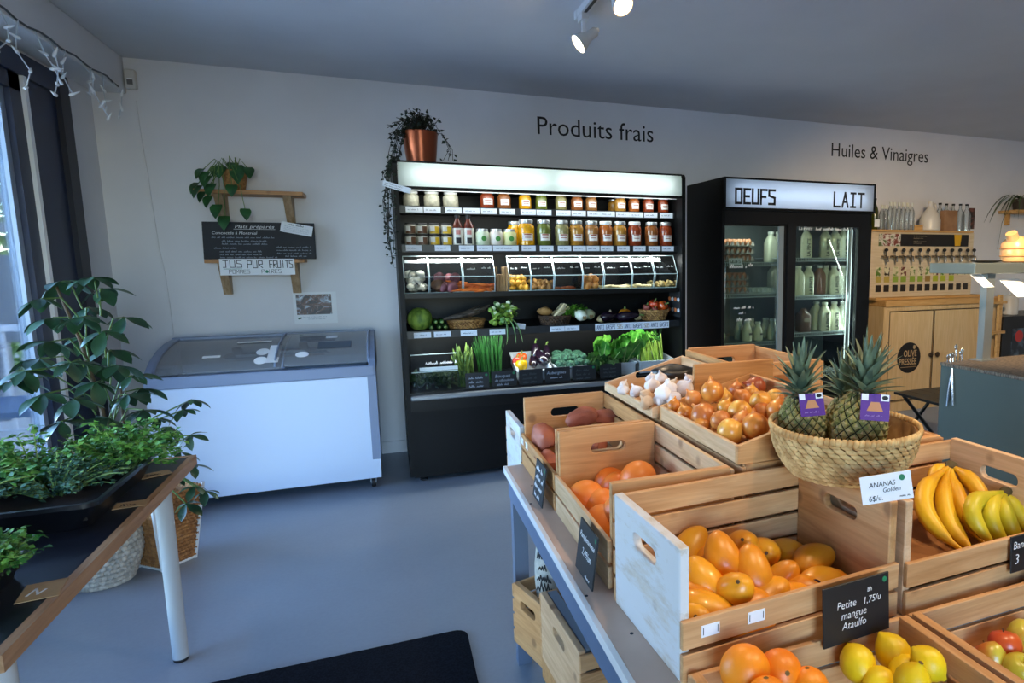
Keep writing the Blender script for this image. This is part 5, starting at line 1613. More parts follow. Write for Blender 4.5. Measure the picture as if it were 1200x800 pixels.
part('leaves', cluster(150, (0.09, 0.03, 0.03), 0.03, m_let, 61), cl, (-0.03, 0.06, 0.24), kind='stuff')
bunch('chive_bunch', 'bunch of dark chives at the right end of the fridge behind the celery', 'chives', 1.965, 4.80, DZ, 40, 0.34, 0.05, 0.003, m_chive, 16, (0.0, 0), 1.2)
# chalk price boards along the deck front
m_signb = plain('sign_black', '#16191C', 0.5)
m_gdot = plain('green_dot', '#1E7A4E', 0.6)
deck_signs = [((0.450, 4.452, 0.673), (0.609, 4.452, 0.543)), ((0.620, 4.452, 0.672), (0.793, 4.452, 0.545)), ((0.806, 4.452, 0.664), (0.974, 4.452, 0.536)), ((0.987, 4.452, 0.663), (1.170, 4.452, 0.532)), ((1.183, 4.452, 0.655), (1.360, 4.452, 0.535)), ((1.388, 4.452, 0.658), (1.556, 4.452, 0.532))]
names = ['for the asparagus', 'for the chive bouquet', 'under the pepper tray', 'for the aubergines', 'under the broccoli tray', 'under the lettuce tray']
for i, (a, c) in enumerate(deck_signs):
    x0, x1 = a[0] + 0.002, c[0] - 0.002
    t = thing('chalk_sign', 'small black chalk price board %s on the fridge deck edge' % names[i], 'sign', ((x0 + x1) / 2, 4.452, DZ - 0.01), (-0.06, 0, 0))
    hw = (x1 - x0) / 2
    part('board', boxmesh('board', (-hw, -0.003, 0), (hw, 0.003, 0.112), m_signb), t)
    dim = m_chalkdim if i in (0, 1, 3) else plain('chalk_faint', '#4A5054', 0.9)
    if i == 1:
        part('lettering', text_mesh('Bouquet', 0.030, m_chalkdim, 'CENTER', 0.2), t, (-0.01, -0.0036, 0.07), RW)
        part('lettering', text_mesh('de ciboulette', 0.024, m_chalkdim, 'CENTER', 0.2), t, (0, -0.0036, 0.042), RW)
        part('handwriting', scribble(hw, 0.014, dim, 401), t, (-hw * 0.6, -0.0036, 0.014), RW)
    elif i == 3:
        part('lettering', text_mesh('Aubergines', 0.030, m_chalkdim, 'CENTER', 0.2), t, (-0.01, -0.0036, 0.066), RW)
        part('handwriting', scribble(hw, 0.014, dim, 402), t, (-hw * 0.6, -0.0036, 0.036), RW)
    else:
        for k in range(3):
            part('handwriting', scribble(hw * 1.2, 0.016, dim, 410 + i * 3 + k), t, (-hw * 0.7, -0.0036, 0.072 - 0.028 * k), RW)
    if i in (0, 1, 4):
        part('green_dot', MB().lathe([(0.009, 0), (0.009, 0.001)], 12).mesh('dot', m_gdot), t, (hw - 0.018, -0.003, 0.095), RW)

# plant on top of the fridge with trailing stems
m_cop = plain('copper_pot', '#8E4A30', 0.28, 0.55)
m_trail = two('trailing_leaf', '#141C17', '#26382A', 20, 0.6)
tp = thing('trailing_plant', 'trailing dark green plant in a copper pot on top of the display fridge', 'plant', ((0.259, 4.600, 2.096)[0], 4.62, QZ))
part('pot', MB().lathe([(0.088, 0), (0.098, 0.08), (0.11, 0.2), (0.11, 0.205), (0.1, 0.205), (0.09, 0.15)], 24).mesh('pot', m_cop), tp)
rr = random.Random(13)
b, sb = MB(), MB()
def trail(path, dens, size=0.026):
    sb.tube(path, 0.0022, 4, cap=False)
    for p, q in zip(path, path[1:]):
        p, q = Vector(p), Vector(q)
        n = max(1, int((q - p).length / dens))
        for i in range(n):
            c = p.lerp(q, (i + rr.random()) / n) + Vector((rr.uniform(-1, 1), rr.uniform(-1, 1), rr.uniform(-1, 1))) * 0.014
            b.leaf(size * rr.uniform(0.7, 1.2), size * 0.85, 0.2, 0.3, 2, T(c, (rr.uniform(-1.2, 1.2), rr.uniform(-1, 1), rr.uniform(0, 6.3))))
for i in range(70):
    a = rr.uniform(0, 6.28)
    r = rr.uniform(0.04, 0.17)
    trail([(0, 0, 0.18), (r * 0.5 * math.cos(a), r * 0.5 * math.sin(a), 0.28 + rr.uniform(-.06, 0.06)), (r * math.cos(a) - 0.03, r * math.sin(a), 0.2 + rr.uniform(-0.05, 0.14))], 0.026)
for i in range(9):
    x = -0.09 - rr.uniform(0, 0.08)
    trail([(-0.03, -0.05, 0.22), (x, -0.06, 0.18), (x - 0.04, -0.1, 0.03), (-0.215 + rr.uniform(-.02, .02), -0.235, -0.1)], 0.03)
for i in range(10):
    trail([(-0.16, -0.10, 0.03), (-0.215 + rr.uniform(-.03, .02), -0.235, -0.1), (-0.22 + rr.uniform(-.03, .03), -0.24, -0.25), (-0.215 + rr.uniform(-.03, .03), -0.24, -0.38 - 0.03 * i), (-0.20 + rr.uniform(-.02, .02), -0.24, -0.46 - 0.017 * i)], 0.034, 0.024)
for i in range(3):
    trail([(0.05, -0.03, 0.2), (0.13, -0.05, 0.2), (0.17 + 0.01 * i, -0.06, 0.1), (0.13 + 0.03 * i, -0.06, 0.03)], 0.035, 0.03)
part('foliage', b.mesh('foliage', m_trail, True, 3, recalc=False), tp, kind='stuff')
part('stems', sb.mesh('stems', plain('dark_stem', '#2A2A22', 0.7), True, 3), tp, kind='stuff')
t = thing('plant_label', 'white tilted plastic label strip at the left end of the fridge header', 'label', (0.096, 4.360, 1.893), (0, 0.27, 0))
part('strip', boxmesh('strip', (-0.08, -0.001, -0.017), (0.08, 0.001, 0.017), m_tag), t)
part('print', scribble(0.1, 0.006, m_black, 500), t, (-0.07, -0.0015, 0.003), RW)
part('print', scribble(0.1, 0.006, m_black, 501), t, (-0.07, -0.0015, -0.010), RW)

# ---------------------------------------------------------------- glass door fridge for eggs and milk
MX0, MX1, MY0, MY1, MZ = 2.45, 3.915, 4.59, 5.24, 2.082
m_sign = diffuser('sign_diffuser', '#DCE8F6')
m_dglass = glass('fridge_door_glass', '#DDE8E4', 0.10)
m_doorf = plain('door_frame_black', '#0B0C0E', 0.4, spec=0.4)
m_alum = plain('door_aluminium', '#8F9CA0', 0.35, 0.5)
m_wire2 = plain('shelf_wire', '#B5C0C2', 0.4, 0.3)
m_min = plain('milk_fridge_liner', '#59605F', 0.6)
mf = thing('milk_fridge', 'black two-door glass fridge with lit sign reading OEUFS LAIT', 'fridge', (0, 0, 0))
part('side_panel', boxmesh('side_panel', (MX0, MY0, 0.03), (MX0 + 0.025, MY1, MZ), m_fblack), mf)
part('side_panel', boxmesh('side_panel', (MX1 - 0.025, MY0, 0.03), (MX1, MY1, MZ), m_fblack), mf)
part('back_panel', boxmesh('back_panel', (MX0 + 0.025, MY1 - 0.05, 0.03), (MX1 - 0.025, MY1, MZ), m_min), mf)
part('top_panel', boxmesh('top_panel', (MX0 + 0.025, MY0 + 0.08, 1.80), (MX1 - 0.025, MY1 - 0.05, MZ), m_fblack), mf)
part('base', boxmesh('base', (MX0 + 0.025, MY0 + 0.02, 0.03), (MX1 - 0.025, MY1 - 0.05, 0.30), m_fblack), mf)
part('header_frame', MB().box((MX0, MY0 - 0.04, 1.835), (MX1, MY0 + 0.02, 1.853)).box((MX0, MY0 - 0.04, 2.068), (MX1, MY0 + 0.02, MZ)).box((MX0, MY0 - 0.04, 1.853), (MX0 + 0.012, MY0 + 0.02, 2.068)).box((MX1 - 0.012, MY0 - 0.04, 1.853), (MX1, MY0 + 0.02, 2.068)).mesh('header_frame', m_fblack, False), mf)
sg = part('header_sign', MB().add([(MX0 + 0.012, MY0 - 0.03, 1.853), (MX1 - 0.012, MY0 - 0.03, 1.853), (MX1 - 0.012, MY0 - 0.03, 2.068), (MX0 + 0.012, MY0 - 0.03, 2.068)], [(0, 1, 2, 3)]).mesh('header_sign', m_sign, False), mf)
part('sign_box', MB().box((MX0 + 0.025, MY0 + 0.07, 1.80), (MX1 - 0.025, MY0 + 0.08, MZ)).box((MX0 + 0.025, MY0 + 0.02, 1.84), (MX1 - 0.025, MY0 + 0.07, 1.85)).box((MX0 + 0.025, MY0 + 0.02, 2.07), (MX1 - 0.025, MY0 + 0.07, 2.08)).mesh('sign_box', m_boxw, False), mf)
part('sign_tube', MB().tube([(MX0 + 0.09, MY0 + 0.03, 1.955), (MX1 - 0.09, MY0 + 0.03, 1.955)], 0.012, 8).mesh('sign_tube', emit('sign_tube', '#DDEBFF', 2.2)), mf)
me, wd = stroke_text('OEUFS', 0.108, m_black, 0.48, 0.22, 0.17)
part('lettering', me, sg, (2.553, MY0 - 0.0306, 1.886), RW)
me, wd = stroke_text('LAIT', 0.113, m_black, 0.50, 0.24, 0.15)
part('lettering', me, sg, (3.49, MY0 - 0.0306, 1.884), RW)
part('transom', boxmesh('transom', (MX0 + 0.025, MY0 - 0.005, 1.725), (MX1 - 0.025, MY0 + 0.04, 1.836), m_doorf), mf)
for x in (2.5, 3.87):
    part('foot', MB().lathe([(0.025, 0), (0.02, 0.04)], 10).mesh('foot', m_rub), mf, (x, MY0 + 0.1, 0))
def fdoor(x0, x1, y, fl, fr):
    d = part('door', MB().box((x0, y, 0.30), (x0 + fl, y + 0.035, 1.735)).box((x1 - fr, y, 0.30), (x1, y + 0.035, 1.735)).box((x0 + fl, y, 0.30), (x1 - fr, y + 0.035, 0.36)).box((x0 + fl, y, 1.715), (x1 - fr, y + 0.035, 1.735)).mesh('door', m_doorf, False), mf)
    part('pane', boxmesh('pane', (x0 + fl, y + 0.014, 0.36), (x1 - fr, y + 0.02, 1.715), m_dglass), d)
    return d
d1 = fdoor(MX0 + 0.018, 3.075, MY0 + 0.02, 0.01, 0.05)
d2 = fdoor(3.055, MX1 - 0.01, MY0 - 0.018, 0.075, 0.14)
part('inner_profile', boxmesh('inner_profile', (2.985, MY0 + 0.012, 0.36), (3.03, MY0 + 0.034, 1.715), m_alum), d1)
part('inner_profile', boxmesh('inner_profile', (3.69, MY0 - 0.012, 0.36), (3.70, MY0 + 0.02, 1.715), m_alum), d2)
m_led = emit('door_led', '#F2FFFF', 2.0)
part('light_strip', boxmesh('light_strip', (3.705, MY0 + 0.035, 0.40), (3.745, MY0 + 0.05, 1.70), m_led), mf)
def area(name, loc, rot, sx, sy, e, col, par):
    ld = bpy.data.lights.new(name, 'AREA')
    ld.shape = 'RECTANGLE'
    ld.size, ld.size_y, ld.energy, ld.color = sx, sy, e, col
    o = bpy.data.objects.new(name, ld)
    COL.objects.link(o)
    o.parent, o.location, o.rotation_euler = par, loc, rot
area('fridge_led_and_fill', (3.70, MY0 + 0.06, 1.05), (0, 1.2, 0.6), 1.2, 0.03, 6.0, (0.95, 1, 1), mf)
area('fridge_led_and_fill', (2.77, 4.69, 1.785), (0.35, 0, 0), 0.5, 0.03, 3.0, (0.95, 1, 1), mf)  # fill light added to brighten the egg side, no fitting built
def wire_shelf(x0, x1, z):
    s = part('shelf', boxmesh('shelf', (x0, 4.70, z - 0.008), (x1, 5.17, z - 0.004), glass('shelf_glass', '#BFC8C8', 0.1)), mf)
    part('front_edge', MB().box((x0, 4.688, z - 0.005), (x1, 4.694, z + 0.001)).box((x0, 4.688, z - 0.032), (x1, 4.694, z - 0.026)).mesh('front_edge', m_wire2, False), s)
    n = int((x1 - x0) / 0.017)
    b = MB()
    for i in range(n):
        xx = x0 + (i + 0.5) * (x1 - x0) / n
        b.box((xx - 0.0025, 4.689, z - 0.028), (xx + 0.0025, 4.693, z - 0.003))
        b.box((xx - 0.002, 4.694, z - 0.004), (xx + 0.002, 5.17, z))
    part('wires', b.mesh('wires', m_wire2, False), s, kind='stuff')
LS = (1.425, 1.167, 0.763, 0.46)
RS = (1.460, 1.137, 0.816, 0.46)
for z in LS:
    wire_shelf(MX0 + 0.03, 3.065, z)
for z in RS:
    wire_shelf(3.09, MX1 - 0.17, z)
# egg trays
m_card = two('egg_carton', '#7C766C', '#9A9388', 25, 0.9)
m_egg = two('egg_shell', '#A8623A', '#C98A5E', 6, 0.5)
def egg_tray(label, x, y, z, nx, ny, eggs=True, mat=None):
    t = thing('egg_tray', label, 'egg tray', (x, y, z))
    b = MB()
    pitch = 0.048
    hx, hy = nx * pitch / 2, ny * pitch / 2
    b.box((-hx, -hy, 0), (hx, hy, 0.012))
    for i in range(nx + 1):
        for j in range(ny + 1):
            b.lathe([(0.017, 0.01), (0.006, 0.044)], 6, T((-hx + i * pitch, -hy + j * pitch, 0)))
    part('carton', b.mesh('carton', mat or m_card), t)
    if eggs:
        em = EGG
        for i in range(nx):
            for j in range(ny):
                if j > 1 and eggs != 'all':
                    continue
                part('egg', em, t, (-hx + (i + .5) * pitch, -hy + (j + .5) * pitch, 0.036))
    return t
EGG = MB().lathe([(0.001, -0.026), (0.014, -0.021), (0.0205, -0.006), (0.0195, 0.008), (0.012, 0.024), (0.001, 0.030)], 10).mesh('egg', m_egg)
for k in range(3):
    egg_tray('brown egg tray stacked on the top left fridge shelf, %s of three' % ['bottom', 'middle', 'top'][k], 2.655, 4.80, LS[0] + 0.001 + 0.062 * k, 6, 4)
    egg_tray('brown egg tray stacked on the second left fridge shelf, %s of three' % ['bottom', 'middle', 'top'][k], 2.635, 4.80, LS[1] + 0.001 + 0.055 * k, 5, 4)
    egg_tray('egg tray in the rear stack behind glass on the top left shelf, %s of three' % ['bottom', 'middle', 'top'][k], 2.82, 5.03, LS[0] + 0.001 + 0.062 * k, 5, 3)
egg_tray('empty clear egg tray beside the lower egg stack', 2.90, 4.80, LS[1] + 0.001, 6, 4, False, plain('clear_tray', '#A9B4B0', 0.3))
# milk bottles
m_milk = plain('milk_in_glass', '#CFCFB4', 0.22, coat=0.5)
m_milk2 = plain('choco_milk', '#8A5A38', 0.22, coat=0.5)
m_cap = plain('bottle_cap', '#D6D8CC', 0.4)
def sq_ring(w, z, r):
    out = []
    for cx, cy, a0 in ((1, 1, 0), (-1, 1, 90), (-1, -1, 180), (1, -1, 270)):
        for j in range(4):
            a = math.radians(a0 + 30 * j)
            out.append((cx * (w / 2 - r) + r * math.cos(a), cy * (w / 2 - r) + r * math.sin(a), z))
    return out
def sq_bottle(w, h):
    prof = [(w * 0.94, 0, w * .2), (w, 0.006, w * .2), (w, h * 0.64, w * .2), (w * 0.9, h * 0.74, w * .3), (w * 0.62, h * 0.84, w * .29), (w * 0.5, h * 0.88, w * .245), (w * 0.5, h * 0.93, w * .245)]
    vs, fs = [], []
    for a, z, r in prof:
        vs += sq_ring(a, z, min(r, a * 0.49))
    for i in range(len(prof) - 1):
        for j in range(16):
            fs.append((i * 16 + j, i * 16 + (j + 1) % 16, (i + 1) * 16 + (j + 1) % 16, (i + 1) * 16 + j))
    fs.append(tuple(range(15, -1, -1)))
    fs.append(tuple((len(prof) - 1) * 16 + j for j in range(16)))
    return MB().add(vs, fs)
MBOT = sq_bottle(0.098, 0.26).mesh('bottle', m_milk)
MBOT2 = sq_bottle(0.098, 0.26).mesh('bottle', m_milk2)
MCAP = MB().lathe([(0.028, 0.238), (0.029, 0.242), (0.029, 0.258), (0.026, 0.26)], 14).mesh('cap', m_cap)
PINTE = text_mesh('LA PINTE', 0.038, m_black, thin=0.0012)
def milk(label, x, y, z, s=1.0, dark=False, text=True, rz=0.0, group='milk bottles in the glass fridge'):
    t = thing('milk_bottle', label, 'bottle', (x, y, z), (0, 0, rz), group, s)
    part('bottle', MBOT2 if dark else MBOT, t)
    part('cap', MCAP, t)
    if text:
        part('lettering', PINTE, t, (0.032, -0.0502, 0.012), (PI / 2, -PI / 2, 0))
    return t
rows = [('top right', RS[0], [((3.363, 4.760, 1.620), 1, 0, 0.45), ((3.559, 4.760, 1.622), 1, 0, 0.35), ((3.664, 4.760, 1.623), 1, 0, 0.3), ((3.752, 4.760, 1.623), 1, 0, 0.2)]),
        ('middle right', RS[1], [((3.286, 4.760, 1.255), 0, 0, 0), ((3.392, 4.760, 1.253), 1, 0, 0.4), ((3.583, 4.860, 1.247), 0, 1, 0), ((3.652, 4.860, 1.246), 0, 0, 0), ((3.665, 4.760, 1.249), 1, 0, 0.3), ((3.758, 4.760, 1.247), 1, 0, 0.2)]),
        ('bottom right', RS[2], [((3.557, 4.860, 0.903), 0, 0, 0), ((3.576, 4.760, 0.910), 1, 0, 0.3), ((3.678, 4.760, 0.906), 1, 0, 0.3), ((3.772, 4.760, 0.902), 1, 0, 0.2)])]
for nm, z, lst in rows:
    for i, (p, tx, dk, rz) in enumerate(lst):
        milk('%s bottle on the %s fridge shelf, %s from the left' % ('brown chocolate milk' if dk else 'lettered milk' if tx else 'plain milk', nm, ORD[i + 1]), p[0], p[1], z + 0.001, 0.98, dk, tx, -rz - 0.1)
bj = thing('juice_jug', 'squat jug of brown drink at the left of the bottom right shelf', 'jug', ((3.364, 4.780, 0.879)[0], 4.78, RS[2] + 0.001))
part('jug', sq_bottle(0.11, 0.22).mesh('jug', plain('brown_drink', '#5E4230', 0.25, coat=0.4)), bj)
part('label', boxmesh('label', (-0.03, -0.057, 0.09), (0.03, -0.0555, 0.12), plain('jug_label', '#8A8474', 0.6)), bj)
for i, p in enumerate([(3.107, 4.900, 1.622), (3.186, 4.900, 1.623)]):
    milk('milk bottle behind the egg trays on the top left shelf, %s of two' % ['left', 'right'][i], p[0], 4.92, LS[0] + 0.001, 1.0, False, False)
milk('milk bottle at the right end of the second left shelf', (3.159, 4.900, 1.253)[0], 4.95, LS[1] + 0.001, 0.95, False, False)
SMB = MB().lathe([(0.036, 0), (0.042, 0.005), (0.043, 0.06), (0.034, 0.10), (0.022, 0.13), (0.022, 0.145)], 14).mesh('bottle', m_milk)
SMC = MB().lathe([(0.024, 0.143), (0.024, 0.158), (0.022, 0.16)], 12).mesh('cap', m_cap)
for i, (p, yy, s) in enumerate([((2.783, 4.760, 0.812), 4.76, 1.1), ((2.892, 4.760, 0.806), 4.76, 1.0), ((3.037, 4.760, 0.799), 4.76, 1.12), ((2.789, 4.900, 0.797), 4.9, 1.1), ((2.920, 4.920, 0.788), 4.92, 1.1), ((3.055, 4.900, 0.783), 4.9, 1.1)]):
    t = thing('cream_bottle', 'small round cream bottle on the lowest visible left shelf, %s row, %s from the left' % ('front' if i < 3 else 'rear', ORD[i % 3 + 1]), 'bottle', (p[0], yy, LS[2] + 0.001), (0, 0, 0.4), 'cream bottles in the glass fridge', s)
    part('bottle', SMB, t)
    part('cap', SMC, t)
    if i < 3:
        part('label', MB().add(*curved_patch(0.0445, 0.9, 0.05, 0.066)).mesh('label', m_signb, True, 2), t)
solo('cheese_bag', lump(0.05, 0.05, 0.045, 51, 0.15, 12, 8).mesh('bag', two('cheese_pale', '#9AA67C', '#C9CDB0', 14, 0.4)), 'pale green bag of cheese at the left of the lowest visible left shelf', 'bag', (2.535, 4.77, LS[2] + 0.046))
ec = thing('egg_sign', 'small white card reading OEUFS on the egg shelf edge', 'sign', ((2.626, 4.684, 1.469)[0], 4.684, 1.43))
part('card', boxmesh('card', (-0.06, -0.001, -0.025), (0.06, 0.001, 0.028), m_tag), ec)
me, wd = stroke_text('OEUFS', 0.024, m_black, 0.55, 0.2, 0.13)
part('lettering', me, ec, (-0.042, -0.0015, -0.008), RW)
gy = MY0 + 0.0335
for i, (p, wd, h, par, yy) in enumerate([((2.537, 4.620, 1.381), 0.16, 0.03, d1, gy), ((2.709, 4.620, 1.393), 0.05, 0.03, d1, gy), ((2.579, 4.620, 1.052), 0.19, 0.022, d1, gy), ((2.627, 4.620, 1.008), 0.06, 0.022, d1, gy), ((2.612, 4.620, 0.953), 0.14, 0.032, d1, gy)]):
    part('glass_writing', scribble(wd, h, m_chalk2, 600 + i, h * 0.12), par, (p[0], yy, p[2]), RW)
part('glass_writing', text_mesh('La Pinte', 0.042, m_chalk2, shear=0.15, thin=-0.0004), d2, ((3.159, 4.570, 1.689)[0], MY0 - 0.005, (3.159, 4.570, 1.689)[2]), RW)
part('glass_writing', scribble(0.36, 0.026, m_chalk2, 620), d2, ((3.302, 4.570, 1.698)[0] + 0.03, MY0 - 0.005, (3.159, 4.570, 1.689)[2]), RW)

# ---------------------------------------------------------------- oil and vinegar station
m_oak = wood('cabinet_pine', '#DDBF90', '#D8B885', '#CFAD78', axis=2, knots=False)
m_oak2 = wood('cabinet_top_pine', '#D6AA6C', '#CC9E60', '#BC8C4E', axis=0, knots=False)
m_knob = plain('dark_knob', '#4A3A2A', 0.4, 0.5)
CX0, CX1, CY0, CY1, CZ = 4.236, 5.72, 4.75, 5.235, 1.005
oc = thing('oil_cabinet', 'pale wooden two-door cabinet with round black olive oil emblem', 'cabinet', (0, 0, 0))
part('body', boxmesh('body', (CX0, CY0 + 0.02, 0.0), (CX1, CY1, CZ), m_oak), oc)
part('plinth', boxmesh('plinth', (CX0, CY0, 0.0), (CX1, CY0 + 0.02, 0.09), m_oak), oc)
part('frame_stile', boxmesh('frame_stile', (CX0, CY0, 0.09), (CX0 + 0.075, CY0 + 0.02, CZ), m_oak), oc)
part('frame_rail', boxmesh('frame_rail', (CX0 + 0.075, CY0, 0.965), (CX1, CY0 + 0.02, CZ), m_oak), oc)
bevel(part('top', boxmesh('top', (CX0 - 0.0, CY0 - 0.025, CZ), (CX1 + 0.02, CY1, CZ + 0.06), m_oak2), oc), 0.008, 2)
dx = [((4.310, 4.750, 0.921)[0], (4.839, 4.750, 0.918)[0]), ((4.861, 4.750, 0.917)[0], (5.474, 4.750, 0.921)[0])]
for i, (a, c) in enumerate(dx):
    part('door_gap', boxmesh('door_gap', (a - 0.006, CY0 - 0.002, 0.104), (c + 0.006, CY0 - 0.0005, 0.961), m_knob), oc)
    d = part('door', boxmesh('door', (a, CY0 - 0.004, 0.11), (c, CY0 + 0.018, 0.955), m_oak), oc)
    bevel(d, 0.004)
    kx = c - 0.03 if i == 0 else a + 0.03
    part('knob', MB().lathe([(0.008, 0), (0.01, 0.015), (0.024, 0.02), (0.026, 0.03), (0.018, 0.036)], 12).mesh('knob', m_knob), d, (kx, CY0 - 0.004, (4.839, 4.750, 0.528)[2]), RW)
    if i == 0:
        p = (4.557, 4.740, 0.513)
        em = part('emblem', MB().lathe([(0.148, 0), (0.148, 0.002)], 28, sx=0.97).mesh('emblem', plain('emblem_black', '#1C1815', 0.6)), d, (p[0], CY0 - 0.0045, p[2]), RW)
        ml = plain('emblem_tan', '#B99A6E', 0.6)
        part('lettering', text_mesh('OLIVE', 0.085, ml, 'RIGHT', thin=0.0012, cw=0.72), em, (0.095, 0.012, 0.0024))
        part('lettering', text_mesh('PRESSÉE', 0.085, ml, 'RIGHT', thin=0.0012, cw=0.72), em, (0.095, -0.066, 0.0024))
        part('olive_mark', MB().lathe([(0.02, 0), (0.02, 0.001)], 12, sx=0.8).mesh('mark', ml), em, (0.06, 0.1, 0.0022))
        part('underline', boxmesh('underline', (-0.1, -0.092, 0.002), (0.09, -0.088, 0.0026), ml), em)
od = thing('oil_dispenser', 'wide wooden dispenser panel with a row of oil and vinegar taps', 'dispenser', (0, 0, 0))
OY = 4.92
m_panel = wood('dispenser_panel', '#DCCBAE', '#D5C2A2', '#CBB592', axis=0, knots=False)
part('panel', boxmesh('panel', (4.19, OY, CZ + 0.07), (5.50, OY + 0.03, 1.70), m_panel), od)
part('base_board', boxmesh('base_board', (4.19, OY - 0.10, CZ + 0.061), (5.60, OY + 0.2, CZ + 0.08), m_oak2), od)
part('top_board', boxmesh('top_board', (4.19, OY - 0.02, 1.70), (5.47, OY + 0.25, 1.72), m_oak2), od)
part('back_box', boxmesh('back_box', (4.22, OY + 0.03, CZ + 0.08), (5.47, OY + 0.24, 1.70), m_panel), od)
pa, pb_ = (4.289, 4.920, 1.672), (5.436, 4.920, 1.565)
hb = part('header_banner', boxmesh('header_banner', (pa[0], OY - 0.004, 1.567), (pb_[0] - 0.01, OY - 0.001, 1.683), plain('banner_black', '#1D1712', 0.5)), od)
part('banner_picture', boxmesh('banner_picture', (pa[0], OY - 0.0055, 1.567), (pa[0] + 0.26, OY - 0.004, 1.683), two('banner_food', '#7A3B2C', '#E3DED4', 22, 0.5, c3='#5C6B3A')), hb)
for k, (wd, zz) in enumerate(((0.17, 1.66), (0.12, 1.638), (0.16, 1.61), (0.10, 1.592))):
    part('banner_print', scribble(wd, 0.010, plain('banner_text', '#A89A80', 0.6), 640 + k), hb, (4.71, OY - 0.0055, zz), RW)
part('yellow_cup', MB().prism([(-0.035, 0), (0.035, 0), (0.048, 0.11), (-0.048, 0.11)], -0.001, 0.001, 'Y').mesh('yellow_cup', plain('cup_yellow', '#D9A514', 0.5)), hb, ((5.280, 4.920, 1.641)[0], OY - 0.006, 1.572))
taps = [(4.337, 4.880, 1.529), (4.445, 4.880, 1.529), (4.546, 4.880, 1.529), (4.643, 4.880, 1.529), (4.750, 4.880, 1.530), (4.854, 4.880, 1.530), (4.961, 4.880, 1.530), (5.060, 4.880, 1.530), (5.161, 4.880, 1.530), (5.265, 4.880, 1.530), (5.366, 4.880, 1.531), (5.453, 4.880, 1.531)]
m_steel = plain('tap_steel', '#9A958C', 0.25, 0.9)
TAPB = MB().tube([(0, 0.05, 0), (0, -0.01, 0), (0, -0.03, -0.008), (0.004, -0.035, -0.05)], [0.014, 0.014, 0.012, 0.009], 8).tube([(-0.04, 0.0, 0.0), (0.04, 0.0, 0.0)], 0.006, 6).mesh('spout', m_steel)
TAPL = MB().tube([(0, -0.01, 0.01), (0, -0.012, 0.05)], 0.004, 6).mesh('lever', m_steel)
TAPK = MB().ell((0, -0.012, 0.062), (0.019, 0.019, 0.017), 10, 7).mesh('knob', m_black)
for p in taps:
    tp_ = part('tap', TAPB, od, (p[0], OY - 0.045, 1.468))
    part('lever', TAPL, tp_)
    part('knob', TAPK, tp_)
cols = [(4.305, 4.920, 1.177), (4.403, 4.920, 1.175), (4.509, 4.920, 1.173), (4.608, 4.920, 1.171), (4.719, 4.920, 1.168), (4.819, 4.920, 1.166), (4.915, 4.920, 1.164), (5.015, 4.920, 1.162), (5.115, 4.920, 1.160), (5.226, 4.920, 1.158), (5.329, 4.920, 1.156), (5.423, 4.920, 1.154)]
cc = ['#B5A04A', '#B5A04A', '#8FA83C', '#8FA83C', '#8FA83C', '#8FA83C', '#9A7A3A', '#A9B22A', '#A9B22A', '#A9B22A', '#BCA27C', '#BCA27C']
for i, p in enumerate(cols):
    part('picture_label', boxmesh('picture_label', (p[0] - 0.032, OY - 0.002, 1.285), (p[0] + 0.032, OY, 1.37), two('oil_picture%d' % (i % 4), ['#5C7A2E', '#3A2E22', '#6F8A3C', '#6A2E26'][i % 4], '#D8CFA8', 30, 0.5, 0.42, 0.52)), od)
    if i < 10:
        part('colour_label', boxmesh('colour_label', (p[0] - 0.033, OY - 0.002, 1.225), (p[0] + 0.033, OY, 1.282), plain('oil_label' + cc[i], cc[i], 0.5)), od)
    part('name_label', boxmesh('name_label', (p[0] - 0.032, OY - 0.002, 1.135), (p[0] + 0.032, OY, 1.20), plain('oil_name', '#2A211A', 0.5)), od)
# things on top of the dispenser
TZ2 = 1.7205
m_clear = glass('bottle_clear', '#F6FAF9', 0.16, 0.05, 0.12)
m_tubeg = plain('glass_tube', '#A9B1AE', 0.15, spec=0.8)
def bottle(name, label, x, y, z, h, r, mat, cap=None, capmat=None, group=None, neck=0.35):
    t = thing(name, label, 'bottle', (x, y, z), group=group)
    part('bottle', MB().lathe([(r * 0.9, 0), (r, 0.005), (r, h * 0.58), (r * 0.75, h * 0.7), (r * neck, h * 0.82), (r * neck, h * 0.96)], 12).mesh('bottle', mat), t)
    part('cap', MB().lathe([(r * neck * 1.2, h * 0.94), (r * neck * 1.2, h)], 8).mesh('cap', capmat or m_black), t)
    return t
bottle('oil_bottle', 'dark green oil bottle with pale label at the left of the dispenser top', (4.271, 4.950, 1.752)[0], 4.97, TZ2, 0.29, 0.036, plain('green_glass', '#3B3F14', 0.2, coat=0.6))
solo('bottle_label', boxmesh('bottle_label', (-0.03, -0.002, -0.035), (0.03, 0, 0.035), m_paper), 'pale label stuck on the dark green oil bottle', 'label', ((4.271, 4.950, 1.752)[0], 4.932, TZ2 + 0.06))
for i, u in enumerate([(4.404, 5.000, 1.797), (4.451, 5.000, 1.797), (4.458, 4.950, 1.795), (4.509, 4.950, 1.796), (4.562, 4.950, 1.797), (4.614, 4.950, 1.798), (4.667, 4.950, 1.799), (4.720, 4.950, 1.800)]):
    t = thing('glass_bottle', 'empty square glass bottle on the dispenser top, %s from the left' % ORD[i + 1], 'bottle', (u[0], u[1] + 0.02, TZ2), group='empty glass bottles on the dispenser')
    part('bottle', sq_bottle(0.05, 0.22 if i < 2 else 0.245).mesh('bottle', m_clear), t)
    part('cap', MB().lathe([(0.015, 0.20 if i < 2 else 0.225), (0.015, 0.235 if i < 2 else 0.26)], 8).mesh('cap', m_cap), t)
